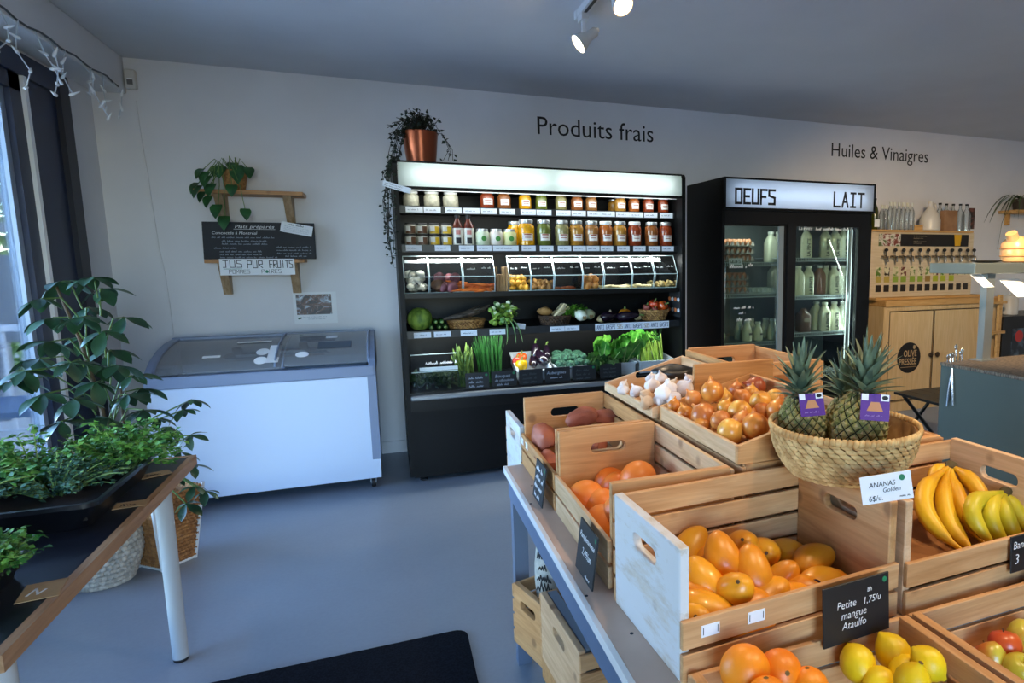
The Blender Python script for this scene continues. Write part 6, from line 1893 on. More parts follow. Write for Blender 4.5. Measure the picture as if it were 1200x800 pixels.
bevel(solo('wooden_block', boxmesh('block', (-0.05, 0, 0), (0.05, 0.08, 0.055), m_oak2), 'small wooden block between the glass bottles and white jug', 'block', ((4.804, 4.950, 1.736)[0], 4.95, TZ2)), 0.002)
wj = thing('white_jug', 'white ceramic jug with narrow neck on the dispenser top', 'jug', ((4.978, 4.960, 1.739)[0], 4.99, TZ2))
part('body', MB().lathe([(0.09, 0), (0.1, 0.01), (0.1, 0.1), (0.08, 0.16), (0.035, 0.215), (0.024, 0.235), (0.022, 0.28), (0.015, 0.285)], 20).mesh('body', plain('jug_white', '#CFC9C0', 0.35)), wj)
part('handle', MB().tube([(0.025, 0, 0.265), (0.06, 0, 0.26), (0.075, 0, 0.22), (0.06, 0, 0.19)], 0.009, 7).mesh('handle', plain('jug_white', '#CFC9C0', 0.35)), wj)
bevel(solo('cardboard_box', boxmesh('carton', (-0.085, 0, 0), (0.085, 0.06, 0.20), two('carton_brown', '#8A6548', '#9A7454', 8, 0.8)), 'brown cardboard box standing among the swing-top bottles', 'box', ((5.202, 4.950, 1.741)[0], 4.94, TZ2)), 0.002)
for i, (u, yy, nm) in enumerate([((5.171, 5.050, 1.813), 5.06, 'just right of the white jug'), ((5.299, 5.080, 1.817), 5.10, 'behind the left side of the cardboard box'), ((5.392, 5.080, 1.819), 5.10, 'behind the right side of the cardboard box'), ((5.361, 4.970, 1.812), 4.98, 'just right of the cardboard box'), ((5.448, 4.970, 1.814), 4.98, 'at the right end of the dispenser top')]):
    bottle('swing_top_bottle', 'clear swing-top bottle standing %s' % nm, u[0], yy, TZ2, 0.28 if i < 3 else 0.27, 0.045, m_clear, group='swing-top bottles on the dispenser', neck=0.3)
solo('small_poster', boxmesh('poster', (-0.045, 0, -0.11), (0.045, 0.003, 0.11), two('poster_dark', '#2E2622', '#7A4A3A', 14, 0.5, 0.45, 0.6)), 'small dark poster on the wall right of the swing-top bottles', 'poster', ((5.815, 5.240, 1.871)[0], 5.245, (5.815, 5.240, 1.871)[2]))

# spider plant on a wall shelf
m_spid = two('spider_leaf', '#24331B', '#4A5E2E', 10, 0.5)
ws_ = thing('wall_shelf', 'short wooden wall shelf under the spider plant at the right edge', 'shelf', (0, 0, 0))
q0 = (6.210, 5.100, 1.960)
part('board', boxmesh('board', (q0[0], 5.02, q0[2] - 0.03), (q0[0] + 0.9, 5.249, q0[2]), m_oak2), ws_)
part('bracket', boxmesh('bracket', (q0[0] + 0.1, 5.20, q0[2] - 0.15), (q0[0] + 0.13, 5.249, q0[2] - 0.03), m_oak2), ws_)
spd = thing('spider_plant', 'spider plant with long arching leaves at the right edge', 'plant', ((6.385, 5.100, 2.019)[0], 5.12, q0[2]))
part('pot', MB().lathe([(0.07, 0), (0.09, 0.12), (0.085, 0.12), (0.07, 0.09)], 18).mesh('pot', plain('dark_pot', '#3A322A', 0.6)), spd)
rr = random.Random(19)
for i in range(26):
    a = rr.uniform(0, 6.28)
    L = rr.uniform(0.30, 0.58)
    vs, fs = [], []
    for k in range(9):
        t = k / 8
        x = L * t * (1 - 0.12 * t)
        z = 0.11 + L * (0.62 * t - 1.05 * t * t) * rr.uniform(0.98, 1.02)
        wv = 0.011 * (1 - t) ** 0.6 + 0.001
        ca, sa = math.cos(a), math.sin(a) * 0.35
        vs += [(x * ca - wv * sa, x * sa + wv * ca, z), (x * ca + wv * sa, x * sa - wv * ca, z + 0.002)]
    for k in range(8):
        fs.append((2 * k, 2 * k + 1, 2 * k + 3, 2 * k + 2))
    part('leaf', MB().add(vs, fs).mesh('leaf', m_spid, True, 3, recalc=False), spd)
part('runner', MB().tube([(-0.05, -0.05, 0.12), (-0.25, -0.08, 0.06), (-0.36, -0.08, -0.14), (-0.40, -0.08, -0.42)], 0.002, 4).mesh('runner', m_spid), spd)

# ---------------------------------------------------------------- counter on the right
m_ctr = plain('counter_paint', '#4E5750', 0.55, var=0.06, vscale=3)
m_ctop = two('counter_top', '#2E2620', '#8A7A66', 45, 0.5, 0.35, 0.65, detail=6, stretch=(1, 4, 1))
KX, KY, KZ = 2.62, 2.50, 0.92
ct = thing('shop_counter', 'dark grey-green counter block with speckled brown top', 'counter', (0, 0, 0))
part('body', boxmesh('body', (KX, 0.2, 0), (KX + 0.75, KY, KZ - 0.018), m_ctr), ct)
bevel(part('top', boxmesh('top', (KX - 0.004, 0.19, KZ - 0.018), (KX + 0.76, KY + 0.005, KZ), m_ctop), ct), 0.003)
m_ss = plain('stainless', '#A6ABA8', 0.3, 0.75)
m_ssd = plain('stainless_edge', '#7C8480', 0.35, 0.6)
g0 = (2.726, 2.450, 1.414)
g1 = (2.730, 2.450, 1.371)
gs = thing('steel_shelf', 'stainless steel gantry shelf on a post above the counter', 'shelf', (0, 0, 0))
bevel(part('shelf_board', boxmesh('shelf_board', (g0[0], 2.42, g1[2]), (g0[0] + 1.1, 2.72, g0[2] + 0.012), m_ssd), gs), 0.003)
pp0 = (2.821, 2.440, 1.353)
part('post', boxmesh('post', (pp0[0] + 0.02, 2.44, KZ), (pp0[0] + 0.075, 2.48, g1[2]), m_ss), gs)
part('post', boxmesh('post', (pp0[0] + 0.85, 2.44, KZ - 0.9), (pp0[0] + 0.905, 2.48, g1[2]), m_ss), gs)
part('foot_plate', boxmesh('foot_plate', (pp0[0] - 0.005, 2.42, KZ), (pp0[0] + 0.10, 2.5, KZ + 0.006), m_ss), gs)
for nm, lab, p, wd, hh in (('paper_sheet', 'white printed sheet clipped under the left of the steel shelf', (2.770, 2.410, 1.337), 0.085, 0.05), ('paper_sheet', 'larger white printed sheet clipped under the steel shelf at the picture edge', (3.028, 2.410, 1.297), 0.17, 0.07)):
    t = thing(nm, lab, 'paper', p, (-0.9, 0, 0.1))
    part('sheet', boxmesh('sheet', (-wd / 2, -0.0008, -hh), (wd / 2, 0.0008, hh), m_paper), t)
    for k in range(4):
        part('print', scribble(wd * 0.8, 0.006, m_chalkdim, 660 + k), t, (-wd * 0.4, -0.0015, hh * 0.6 - k * 0.02), RW)
m_peach = plain('peach_glaze', '#D9A06A', 0.35, coat=0.3)
pj = thing('ceramic_jug', 'peach coloured ceramic jug with short neck on the steel shelf', 'jug', ((3.177, 2.560, 1.424)[0], 2.56, g0[2] + 0.013))
part('body', MB().lathe([(0.055, 0), (0.07, 0.006), (0.078, 0.05), (0.074, 0.1), (0.05, 0.13), (0.03, 0.14)], 22).mesh('body', m_peach), pj)
part('neck', MB().lathe([(0.034, 0), (0.03, 0.03), (0.03, 0.045), (0.024, 0.045)], 16).mesh('neck', m_peach), pj, (-0.035, -0.01, 0.118), (0.1, -0.55, 0))
part('band', MB().lathe([(0.0765, 0.03), (0.0795, 0.034), (0.0765, 0.038)], 22, cap=False).lathe([(0.078, 0.07), (0.0805, 0.074), (0.077, 0.078)], 22, cap=False).mesh('band', plain('peach_dark', '#C0834E', 0.4)), pj)
part('handle', MB().tube([(0.05, 0, 0.12), (0.1, 0, 0.12), (0.11, 0, 0.08), (0.075, 0, 0.05)], 0.01, 8).mesh('handle', m_peach), pj)
solo('wooden_dish', MB().lathe([(0.07, 0), (0.12, 0.006), (0.13, 0.012), (0.12, 0.011), (0.06, 0.004)], 20).mesh('dish', plain('dark_dish', '#2E2620', 0.5)), 'flat dark dish beside the peach jug on the steel shelf', 'dish', ((2.952, 2.500, 1.421)[0] - 0.0, 2.55, g0[2] + 0.0125), (0, 0, 0), (0.6, 0.6, 1))
m_silver = plain('cutlery_steel', '#C9CCCC', 0.2, 0.9)
b0 = (2.697, 2.470, 0.946)
for i in range(6):
    rr = random.Random(70 + i)
    t = thing('metal_scoop', 'shiny metal scoop standing at the corner of the counter, %s from the left' % ORD[i + 1], 'scoop', (b0[0] - 0.06 + 0.02 * i, 2.475, KZ), (rr.uniform(-.2, .2), rr.uniform(-.3, .3), 0), 'metal scoops on the counter')
    hh = [0.03, 0.035, 0.035, 0.075, 0.045, 0.055][i]
    part('handle', MB().tube([(0, 0, 0), (0, 0, hh)], 0.004, 6).mesh('handle', m_silver), t)
    part('bowl', MB().ell((0, 0, hh), (0.011, 0.004, 0.016), 10, 6).mesh('bowl', m_silver), t)
tg_ = thing('steel_tongs', 'shiny steel tongs hanging at the left face of the counter', 'tongs', (KX - 0.006, 2.42, 0.70))
part('arm', MB().tube([(0, 0, 0.2), (-0.004, 0.01, 0.1), (-0.002, 0.02, 0)], [0.004, 0.007, 0.006], 6).mesh('arm', m_silver), tg_)
part('arm', MB().tube([(0, 0, 0.2), (-0.004, -0.012, 0.1), (-0.002, -0.02, 0.01)], [0.004, 0.007, 0.006], 6).mesh('arm', m_silver), tg_)
# black folding table
m_blk = plain('black_lacquer', '#15120F', 0.4)
ft = thing('folding_table', 'small black folding table with crossed legs in front of the cabinet', 'table', (0, 0, 0))
FX, FYb, FZ = 3.61, 3.9, 0.42
for k in range(4):
    bevel(part('slat', boxmesh('slat', (FX + k * 0.12, FYb - 0.55, FZ - 0.02), (FX + k * 0.12 + 0.117, FYb, FZ), m_blk), ft), 0.002)
for yy in (FYb - 0.5, FYb - 0.06):
    part('leg', MB().tube([(FX + 0.04, yy, FZ - 0.02), (FX + 0.42, yy, 0.0)], 0.014, 6).mesh('leg', m_blk), ft)
    part('leg', MB().tube([(FX + 0.42, yy + 0.03, FZ - 0.02), (FX + 0.04, yy + 0.03, 0.0)], 0.014, 6).mesh('leg', m_blk), ft)
# things behind the counter by the wall
sf = thing('black_shelf_unit', 'black shelf unit behind the steel post at the right edge', 'shelf unit', (0, 0, 0))
s0 = (5.728, 4.700, 0.864)
part('top_board', boxmesh('top_board', (s0[0], 4.7, s0[2] - 0.05), (s0[0] + 1.0, 5.2, s0[2]), m_blk), sf)
part('back_board', boxmesh('back_board', (s0[0], 5.17, 0), (s0[0] + 1.0, 5.2, s0[2] - 0.05), m_blk), sf)
part('side_board', boxmesh('side_board', (s0[0], 4.7, 0), (s0[0] + 0.03, 5.17, s0[2] - 0.05), m_blk), sf)
ju = thing('white_canister', 'off-white ceramic canister on the black shelf unit', 'canister', ((5.986, 4.800, 0.855)[0], 4.85, s0[2]))
part('body', MB().lathe([(0.075, 0), (0.085, 0.01), (0.085, 0.17), (0.06, 0.2), (0.03, 0.205)], 20).mesh('body', plain('jug_white', '#CFC9C0', 0.35)), ju)
part('knob', MB().lathe([(0.014, 0.2), (0.018, 0.225)], 10).mesh('knob', plain('jug_white', '#CFC9C0', 0.35)), ju)
fp = thing('flower_picture', 'picture of a red flower standing in the black shelf unit', 'picture', ((6.024, 4.720, 0.594)[0], 4.72, (6.040, 4.720, 0.431)[2]))
part('panel', boxmesh('panel', (-0.13, 0, 0), (0.2, 0.006, 0.30), two('picture_dark', '#20242A', '#5A6A78', 12, 0.5)), fp)
part('flower', MB().lathe([(0.06, 0), (0.001, 0.004)], 14).mesh('flower', plain('flower_red', '#B8322A', 0.5)), fp, (-0.03, -0.002, 0.22), RW)
ld_ = thing('wooden_easel', 'narrow wooden easel stand between the cabinet and black shelf unit', 'easel', (0, 0, 0))
e0 = (5.660, 4.720, 1.088)
part('upright', boxmesh('upright', (e0[0] - 0.02, 4.68, 0), (e0[0] + 0.02, 4.71, e0[2]), m_oak2), ld_)
part('upright', boxmesh('upright', (e0[0] - 0.20, 4.68, 0), (e0[0] - 0.16, 4.71, e0[2]), m_oak2), ld_)
for z in (0.35, 0.7, 1.0):
    part('rung', boxmesh('rung', (e0[0] - 0.2, 4.66, z), (e0[0] + 0.06, 4.68, z + 0.025), m_oak2), ld_)

# ---------------------------------------------------------------- fruit display table
m_top = two('taupe_laminate', '#BFA18C', '#C8AB97', 6, 0.45)
m_edge = plain('white_edge', '#E3E1DC', 0.5)
m_frame = plain('blue_grey_steel', '#66758C', 0.45)
DT = 0.725
dt = thing('display_table', 'long display table with taupe top and blue-grey frame under the fruit crates', 'table', (0, 0, 0))
part('tabletop', boxmesh('tabletop', (0.358, 0.948, DT - 0.018), (1.46, 2.275, DT), m_top), dt)
part('edge_band', boxmesh('edge_band', (0.347, 0.948, DT - 0.022), (0.358, 2.281, DT + 0.0008), m_edge), dt)
part('edge_band', boxmesh('edge_band', (0.357, 2.275, DT - 0.02), (1.46, 2.281, DT + 0.0005), m_edge), dt)
part('apron', boxmesh('apron', (0.360, 0.955, DT - 0.105), (0.385, 2.262, DT - 0.02), m_frame), dt)
part('apron', boxmesh('apron', (0.385, 2.237, DT - 0.105), (1.44, 2.262, DT - 0.02), m_frame), dt)
part('apron', boxmesh('apron', (1.415, 0.955, DT - 0.105), (1.44, 2.237, DT - 0.02), m_frame), dt)
for x, yy in ((0.363, 2.205), (0.363, 0.97), (1.385, 2.205), (1.385, 0.97)):
    part('leg', boxmesh('leg', (x, yy, 0), (x + 0.048, yy + 0.048, DT - 0.105), m_frame), dt)
part('under_shelf', boxmesh('under_shelf', (0.415, 0.99, 0.12), (1.383, 2.25, 0.138), plain('shelf_grey', '#6C7480', 0.5)), dt)
hole = MB().lathe([(0.004, 0), (0.004, 0.0006)], 10).mesh('screw_hole', m_black)
for p in ((0.399, 2.039, 0.725), (0.363, 1.883, 0.725), (0.363, 1.293, 0.725), (0.404, 1.118, 0.725)):
    part('screw_hole', hole, dt, p)
st = thing('back_table', 'lower table behind the display table carrying more crates', 'table', (0, 0, 0))
part('tabletop', boxmesh('tabletop', (0.56, 2.29, 0.592), (1.46, 2.95, 0.612), m_top), st)
for x, yy in ((0.6, 2.32), (0.6, 2.88), (1.4, 2.32), (1.4, 2.88)):
    part('leg', boxmesh('leg', (x, yy, 0), (x + 0.04, yy + 0.04, 0.592), m_frame), st)
ft2 = thing('front_bench', 'low bench in front of the display table holding lemons and apples', 'bench', (0, 0, 0))
part('benchtop', boxmesh('benchtop', (0.42, 0.60, 0.493), (1.46, 0.94, 0.512), m_top), ft2)
for x in (0.45, 1.40):
    for yy in (0.62, 0.88):
        part('leg', boxmesh('leg', (x, yy, 0), (x + 0.04, yy + 0.04, 0.493), m_frame), ft2)

# ---------------------------------------------------------------- wooden crates
m_cr = wood('crate_pine', '#D8AC7C', '#CC9C6A', '#B88553', axis=0)
m_cr2 = wood('crate_pine_dark', '#CF9C64', '#C28D54', '#AB7642', axis=0)
m_crw = wood('crate_pine_white', '#C9B18F', '#BC9F78', '#A4835A', axis=0, white='#DCDDDC')
m_crp = wood('crate_pine_pale', '#DEBE96', '#D2AE84', '#BE976A', axis=0)
m_crv = wood('crate_end_pine', '#D6A570', '#CA9660', '#B6814D', axis=1)
m_crwv = wood('crate_end_white', '#D6CDBE', '#CCC0AE', '#B8A88E', axis=1, white='#D6D6D5')
m_crpv = wood('crate_end_pale', '#E0BF98', '#D6B088', '#C49A70', axis=1)
m_cboard = two('crate_floor_card', '#8A5A30', '#9C6A3C', 12, 0.85)
def end_mesh(W, H, t, mat, hw=0.105, hh=0.032, hz=None, h0=None):
    """end board in the YZ plane with a rounded hand slot; h0 gives a lower front edge"""
    hz = hz if hz is not None else H - 0.06
    n = 32
    inner, outer = [], []
    h0 = H if h0 is None else h0
    for k in range(n):
        a = 2 * PI * k / n
        ca, sa = math.cos(a), math.sin(a)
        r = hh / 2
        ix = (hw / 2 - r) * (1 if ca >= 0 else -1) + r * ca
        inner.append((ix, hz + r * sa))
    corners = []
    def ray(p):
        dx, dz = p[0], (p[1] - hz)
        d = math.hypot(dx, dz)
        dx, dz = dx / d, dz / d
        best = 1e9
        if dx > 1e-6: best = min(best, (W / 2) / dx)
        if dx < -1e-6: best = min(best, (-W / 2) / dx)
        if dz < -1e-6: best = min(best, (-hz) / dz)
        sl = (H - h0) / W
        den = dz - sl * dx
        top0 = h0 + sl * (W / 2)
        if den > 1e-6: best = min(best, (top0 - hz) / den)
        return [dx * best, hz + dz * best]
    outer = [ray(p) for p in inner]
    for cx, cz in ((-W / 2, 0), (W / 2, 0), (W / 2, H), (-W / 2, h0)):
        k = min(range(n), key=lambda i: (outer[i][0] - cx) ** 2 + (outer[i][1] - cz) ** 2)
        outer[k] = [cx, cz]
    vs, fs = [], []
    for s in (-t / 2, t / 2):
        vs += [(s, a, c) for a, c in outer] + [(s, a, c) for a, c in inner]
    for k in range(n):
        j = (k + 1) % n
        fs.append((k, j, n + j, n + k))
        fs.append((2 * n + k, 3 * n + k, 3 * n + j, 2 * n + j))
        fs.append((k, 2 * n + k, 2 * n + j, j))
        fs.append((n + k, n + j, 3 * n + j, 3 * n + k))
    return MB().add(vs, fs).mesh('end_board', mat, True, 0.5)
_slat, _end = {}, {}
def slat_mesh(L, h, t, mat):
    k = (round(L, 3), round(h, 3), mat.name)
    if k not in _slat:
        _slat[k] = MB().cbox((0, 0, 0), (L, t, h)).mesh('slat', mat, False)
    return _slat[k]
def crate(label, loc, rz, L=0.49, W=0.315, H=0.243, front=2, back=4, ends=None, slats=None, floor=0.012, end_l=None, sh=0.052, group='wooden crates of the fruit display', handle=True, kind='crate'):
    c = thing('wooden_crate', label, 'crate', loc, (0, 0, rz), group)
    t, ts = 0.019, 0.011
    em = ends or m_crv
    sm = slats or m_cr
    for s in (-1, 1):
        mt = end_l if (end_l and s < 0) else em
        k = (round(W, 3), round(H, 3), mt.name)
        if k not in _end:
            _end[k] = end_mesh(W - 2 * ts, H, t, mt)
        o = part('end_board', _end[k], c, (s * (L / 2 - t / 2), 0, 0))
        bevel(o, 0.0025, 2)
    pitch = H / 4 if H > 0.18 else H / 2
    for sgn, cnt in ((-1, front), (1, back)):
        for i in range(cnt):
            o = part('slat', slat_mesh(L, pitch - 0.009, ts, sm), c, (0, sgn * (W / 2 - ts / 2), pitch * i + (pitch - 0.009) / 2 + 0.002))
            bevel(o, 0.0015)
    for i in range(4):
        part('bottom_slat', slat_mesh(L - 2 * t, 0.008, (W - 2 * ts) / 4 - 0.008, m_cr2), c, (0, (i - 1.5) * (W - 2 * ts) / 4, 0.006))
    if floor > 0.02:
        part('card_floor', boxmesh('card_floor', (-L / 2 + t, -W / 2 + ts, floor - 0.003), (L / 2 - t, W / 2 - ts, floor), m_cboard), c)
    return c
RY = -PI / 2
sw = crate('wooden crate of sweet potatoes at the far left of the display table', (0.5715, 2.036, DT), RY, L=0.487, floor=0.0, slats=m_cr2)
gf = crate('wooden crate of grapefruits between the sweet potatoes and mangoes', (0.5725, 1.540, DT), RY, L=0.487, floor=0.0, slats=m_crp)
mg = crate('wooden crate of mangoes with a whitewashed end and chalk sign', (0.668, 1.106, DT), math.radians(3), L=0.495, W=0.318, floor=0.0, end_l=m_crwv)
bn = crate('wooden crate of bananas at the right edge', (1.170, 1.118, DT), math.radians(1.5), L=0.478, W=0.325, floor=0.06, ends=m_crpv)
lm_ = crate('low wooden crate of lemons and oranges in front of the mango crate', (0.672, 0.774, 0.512), 0, L=0.472, W=0.312, floor=0.0)
ap = crate('low wooden crate of apples at the bottom right corner', (1.160, 0.774, 0.512), 0, L=0.478, W=0.312, floor=0.0)
b1 = crate('wooden crate turned into a base under the onion tray', (0.908, 1.540, DT), RY, L=0.487, front=4, floor=0.0)
b2 = crate('wooden crate turned into a base under the garlic tray', (0.908, 2.036, DT), RY, L=0.487, front=4, floor=0.0, slats=m_cr2)
b3 = crate('wooden crate behind the bananas and pineapple basket', (1.234, 1.545, DT), RY, L=0.482, front=4, floor=0.0)
b4 = crate('wooden crate under the small handled crate at the back', (1.234, 2.036, DT), RY, L=0.487, front=4, floor=0.0)
wc = crate('whitewashed wooden crate jutting out behind the sweet potatoes', (0.657, 2.446, 0.613), 0, floor=0.0, end_l=m_crwv, front=2, back=3)
sc = crate('shallow handled crate standing behind the onions and garlic', (1.227, 2.07, DT + 0.244), RY, L=0.46, W=0.317, H=0.137, front=2, back=2, floor=0.0, slats=m_cr2)
u1 = crate('smooth wooden crate under the display table beside the leg', (0.562, 2.092, 0.1385), math.radians(16), L=0.40, W=0.222, H=0.22, front=4, floor=0.0, end_l=m_crv)
ut = thing('wooden_tray', 'shallow wooden tray under the pale crate below the table', 'tray', (0.60, 1.735, 0.1385), (0, 0, math.radians(4)))
part('tray', boxmesh('tray', (-0.2, -0.19, 0), (0.2, 0.19, 0.07), m_cr2), ut)
u2 = crate('pale knotty wooden crate under the display table', (0.598, 1.738, 0.209), math.radians(4), L=0.40, W=0.377, H=0.22, front=4, floor=0.0, end_l=m_crpv)
part('liner_board', boxmesh('liner_board', (-0.178, -0.17, 0.02), (-0.150, 0.17, 0.218), plain('grey_board', '#7E8890', 0.5)), u2)
bd = thing('divider_board', 'upright plain wooden board between the onion and garlic trays', 'board', (1.005, 1.795, DT + 0.243))
bevel(part('board', MB().cbox((0, 0, 0.08), (0.287, 0.014, 0.16)).mesh('board', m_cr2, False), bd), 0.002)

# printed price blanks stapled to slats
def blank(par, loc, rot=(0, 0, 0), w=0.036, h=0.022):
    o = part('blank_label', boxmesh('blank_label', (-w / 2, -0.0008, -h / 2), (w / 2, 0, h / 2), m_paper), par, loc, rot)
    for s in (-1, 1):
        part('staple', boxmesh('staple', (s * w * 0.4 - 0.0006, -0.0014, -h * 0.3), (s * w * 0.4 + 0.0006, -0.0008, h * 0.3), m_black), o)
blank(mg, (-0.193, -0.1592, 0.090))
blank(mg, (-0.098, -0.1592, 0.090))
blank(sw, (-0.225, -0.1577, 0.090))
blank(sw, (-0.15, -0.1577, 0.092))

# slanted onion and garlic trays: low front on the left, high back on the right
def wedge(label, x0, x1, y0, y1, z, h0, h1, mat):
    t = thing('slanted_tray', label, 'tray', (x0, (y0 + y1) / 2, z))
    Wd, Ln = x1 - x0, y1 - y0
    em = end_mesh(Wd, h1, 0.012, m_crv if mat is m_cr else m_crpv, 0.08, 0.026, h0 + 0.02, h0)
    for s in (-1, 1):
        o = part('end_board', em, t, (Wd / 2, s * (Ln / 2 - 0.006), 0), (0, 0, PI / 2))
        o.rotation_euler = (0, 0, -PI / 2)
        o.scale = (1, -1 if False else 1, 1)
        bevel(o, 0.002)
    bevel(part('front_board', MB().cbox((0, 0, 0), (Ln - 0.024, 0.012, h0)).mesh('front_board', m_crp if mat is m_cr else mat, False), t, (0.006, 0, h0 / 2), (0, 0, PI / 2)), 0.002)
    bevel(part('back_board', MB().cbox((0, 0, 0), (Ln - 0.024, 0.012, h1)).mesh('back_board', mat, False), t, (Wd - 0.006, 0, h1 / 2), (0, 0, PI / 2)), 0.002)
    part('bottom', boxmesh('bottom', (0.012, -Ln / 2 + 0.012, 0.001), (Wd - 0.012, Ln / 2 - 0.012, 0.009), m_cr2), t)
    return t
WZ = DT + 0.2435
wedge('slanted wooden tray filled with yellow onions', 0.742, 1.060, 1.302, 1.782, WZ, 0.044, 0.122, m_cr)
wedge('slanted wooden tray filled with garlic bulbs', 0.728, 1.046, 1.806, 2.278, WZ, 0.030, 0.112, m_crp)

# ---------------------------------------------------------------- chalk signs and cards
def chalk_sign(label, loc, rot, w, h, lines, dot=True, small=None):
    t = thing('chalk_sign', label, 'sign', loc, rot)
    bevel(part('board', boxmesh('board', (-w / 2, -0.002, -h / 2), (w / 2, 0.002, h / 2), m_signb), t), 0.001)
    for (s, x, z, size, al) in lines:
        if s:
            part('lettering', text_mesh(s, size, m_chalk, al, 0.18, -size * 0.014, cw=0.95), t, (x, -0.0026, z), RW)
        else:
            part('handwriting', scribble(size * 6, size, m_chalk, int(x * 1000 + z * 7777) % 99), t, (x, -0.0026, z), RW)
    if dot:
        part('green_dot', MB().lathe([(0.0055, 0), (0.0055, 0.0006)], 14).mesh('dot', m_gdot), t, (w / 2 - 0.012, -0.002, h / 2 - 0.012), RW)
    return t
c0, c1, c2 = (0.702, 0.919, 0.852), (0.863, 0.925, 0.841), (0.707, 0.919, 0.738)
chalk_sign('black chalk sign reading Petite mangue Ataulfo on the mango crate', ((c0[0] + c1[0]) / 2, 0.917, (c0[2] + c2[2]) / 2), (math.radians(-4), 0, math.radians(3)), c1[0] - c0[0], c0[2] - c2[2],
           [('Petite', -0.050, 0.010, 0.021, 'LEFT'), ('mangue', -0.040, -0.011, 0.021, 'LEFT'), ('Ataulfo', -0.038, -0.031, 0.021, 'LEFT'), ('1,75/u', 0.058, 0.008, 0.019, 'RIGHT'), ('Bh', 0.036, 0.030, 0.012, 'RIGHT')])
g0 = (0.402, 1.440, 0.827)
g1 = (0.402, 1.280, 0.852)
g2 = (0.388, 1.461, 0.702)
g3 = (0.388, 1.293, 0.718)
gc = Vector([(g0[i] + g1[i] + g2[i] + g3[i]) / 4 for i in range(3)])
chalk_sign('black chalk sign reading Pamplemousse leaning on the grapefruit crate', (0.388, gc[1], DT + 0.062), (math.radians(-8), 0, RY), 0.135, 0.122,
           [('Pamplemousse', 0.0, 0.022, 0.0195, 'CENTER'), ('2,49/un', 0.005, -0.012, 0.024, 'CENTER'), (None, 0.01, -0.052, 0.006, 'LEFT')])
h0 = (0.402, 1.979, 0.822)
h1 = (0.402, 1.777, 0.780)
chalk_sign('black chalk sign with white handwriting on the sweet potato crate', (0.390, (h0[1] + h1[1]) / 2 - 0.005, DT + 0.066), (math.radians(-8), 0, RY), 0.125, 0.118,
           [(None, -0.05, 0.030, 0.014, 'LEFT'), (None, -0.045, 0.004, 0.016, 'LEFT'), (None, -0.05, -0.022, 0.016, 'LEFT'), (None, -0.04, -0.048, 0.012, 'LEFT')])
n0 = (1.224, 0.945, 0.843)
chalk_sign('black chalk sign on the banana crate cut by the right edge', (n0[0] + 0.055, 0.948, n0[2] - 0.037), (math.radians(-4), 0, math.radians(1.5)), 0.11, 0.082,
           [('Bananes', -0.050, 0.012, 0.024, 'LEFT'), ('3', -0.046, -0.022, 0.032, 'LEFT')], False)
a0 = (0.874, 0.952, 1.009)
ac = thing('price_card', 'white card reading Ananas Golden propped in front of the pineapple basket', 'card', (a0[0], 0.952, a0[2]), (math.radians(-10), math.radians(-6), math.radians(-16)))
part('card', boxmesh('card', (-0.052, -0.0008, -0.027), (0.052, 0.0008, 0.027), m_paper), ac)
part('lettering', text_mesh('ANANAS', 0.0135, m_black, 'LEFT', 0.15, -0.0001), ac, (-0.036, -0.0012, 0.004), RW)
part('lettering', text_mesh('Golden', 0.0125, m_black, 'LEFT', 0.25, -0.0001), ac, (-0.010, -0.0012, -0.008), RW)
part('lettering', text_mesh('6$/u.', 0.0145, m_black, 'LEFT', 0.15, -0.0001), ac, (-0.040, -0.0012, -0.022), RW)
part('handwriting', scribble(0.022, 0.005, m_black, 7), ac, (0.024, -0.0012, -0.021), RW)
part('green_dot', MB().lathe([(0.006, 0), (0.006, 0.0006)], 14).mesh('dot', m_gdot), ac, (0.033, -0.0009, 0.016), RW)
# printed fruit carton behind the bananas
pcx = (1.343, 1.300, 0.933)
pc = thing('printed_carton', 'printed pink and blue fruit carton behind the banana crate', 'carton', (1.275, 1.33, DT + 0.185))
part('carton', boxmesh('carton', (-0.13, 0, 0), (0.13, 0.2, 0.05), m_cboard), pc)
for x0, x1, c in ((-0.12, -0.05, '#C08A80'), (-0.045, -0.03, '#A8503C'), (-0.028, 0.045, '#4E6C8E'), (0.05, 0.12, '#1E4A3A')):
    part('print', boxmesh('print', (x0, -0.001, 0.006), (x1, 0.0, 0.044), plain('carton_print' + c, c, 0.5)), pc)
# canvas sack under the table
m_canvas = two('canvas_cloth', '#A9AAA2', '#C2C2B8', 30, 0.9, bmp=0.3)
sk = thing('canvas_sack', 'off-white canvas sack with black printed marks under the table', 'sack', (0.500, 2.072, 0.16), (0, 0, math.radians(16)))
part('sack', lump(0.095, 0.088, 0.25, 61, 0.04, 18, 14, 1.5).mesh('sack', m_canvas), sk, (0, 0, 0.225))
for i in range(7):
    wd, zz, ph = 0.050 + 0.008 * (i % 3), 0.39 - 0.036 * i, 0.45
    k = math.sqrt(1 - ((zz - 0.215) / 0.25) ** 2) * 1.04
    part('print', scribble(wd, 0.020 if i != 5 else 0.030, m_black, 700 + i, 0.005), sk, (-0.095 * math.cos(ph) * k - 0.003 - math.sin(ph) * wd / 2, -0.088 * math.sin(ph) * k - 0.003 + math.cos(ph) * wd / 2, zz), (PI / 2, 0, -PI / 2 + ph))

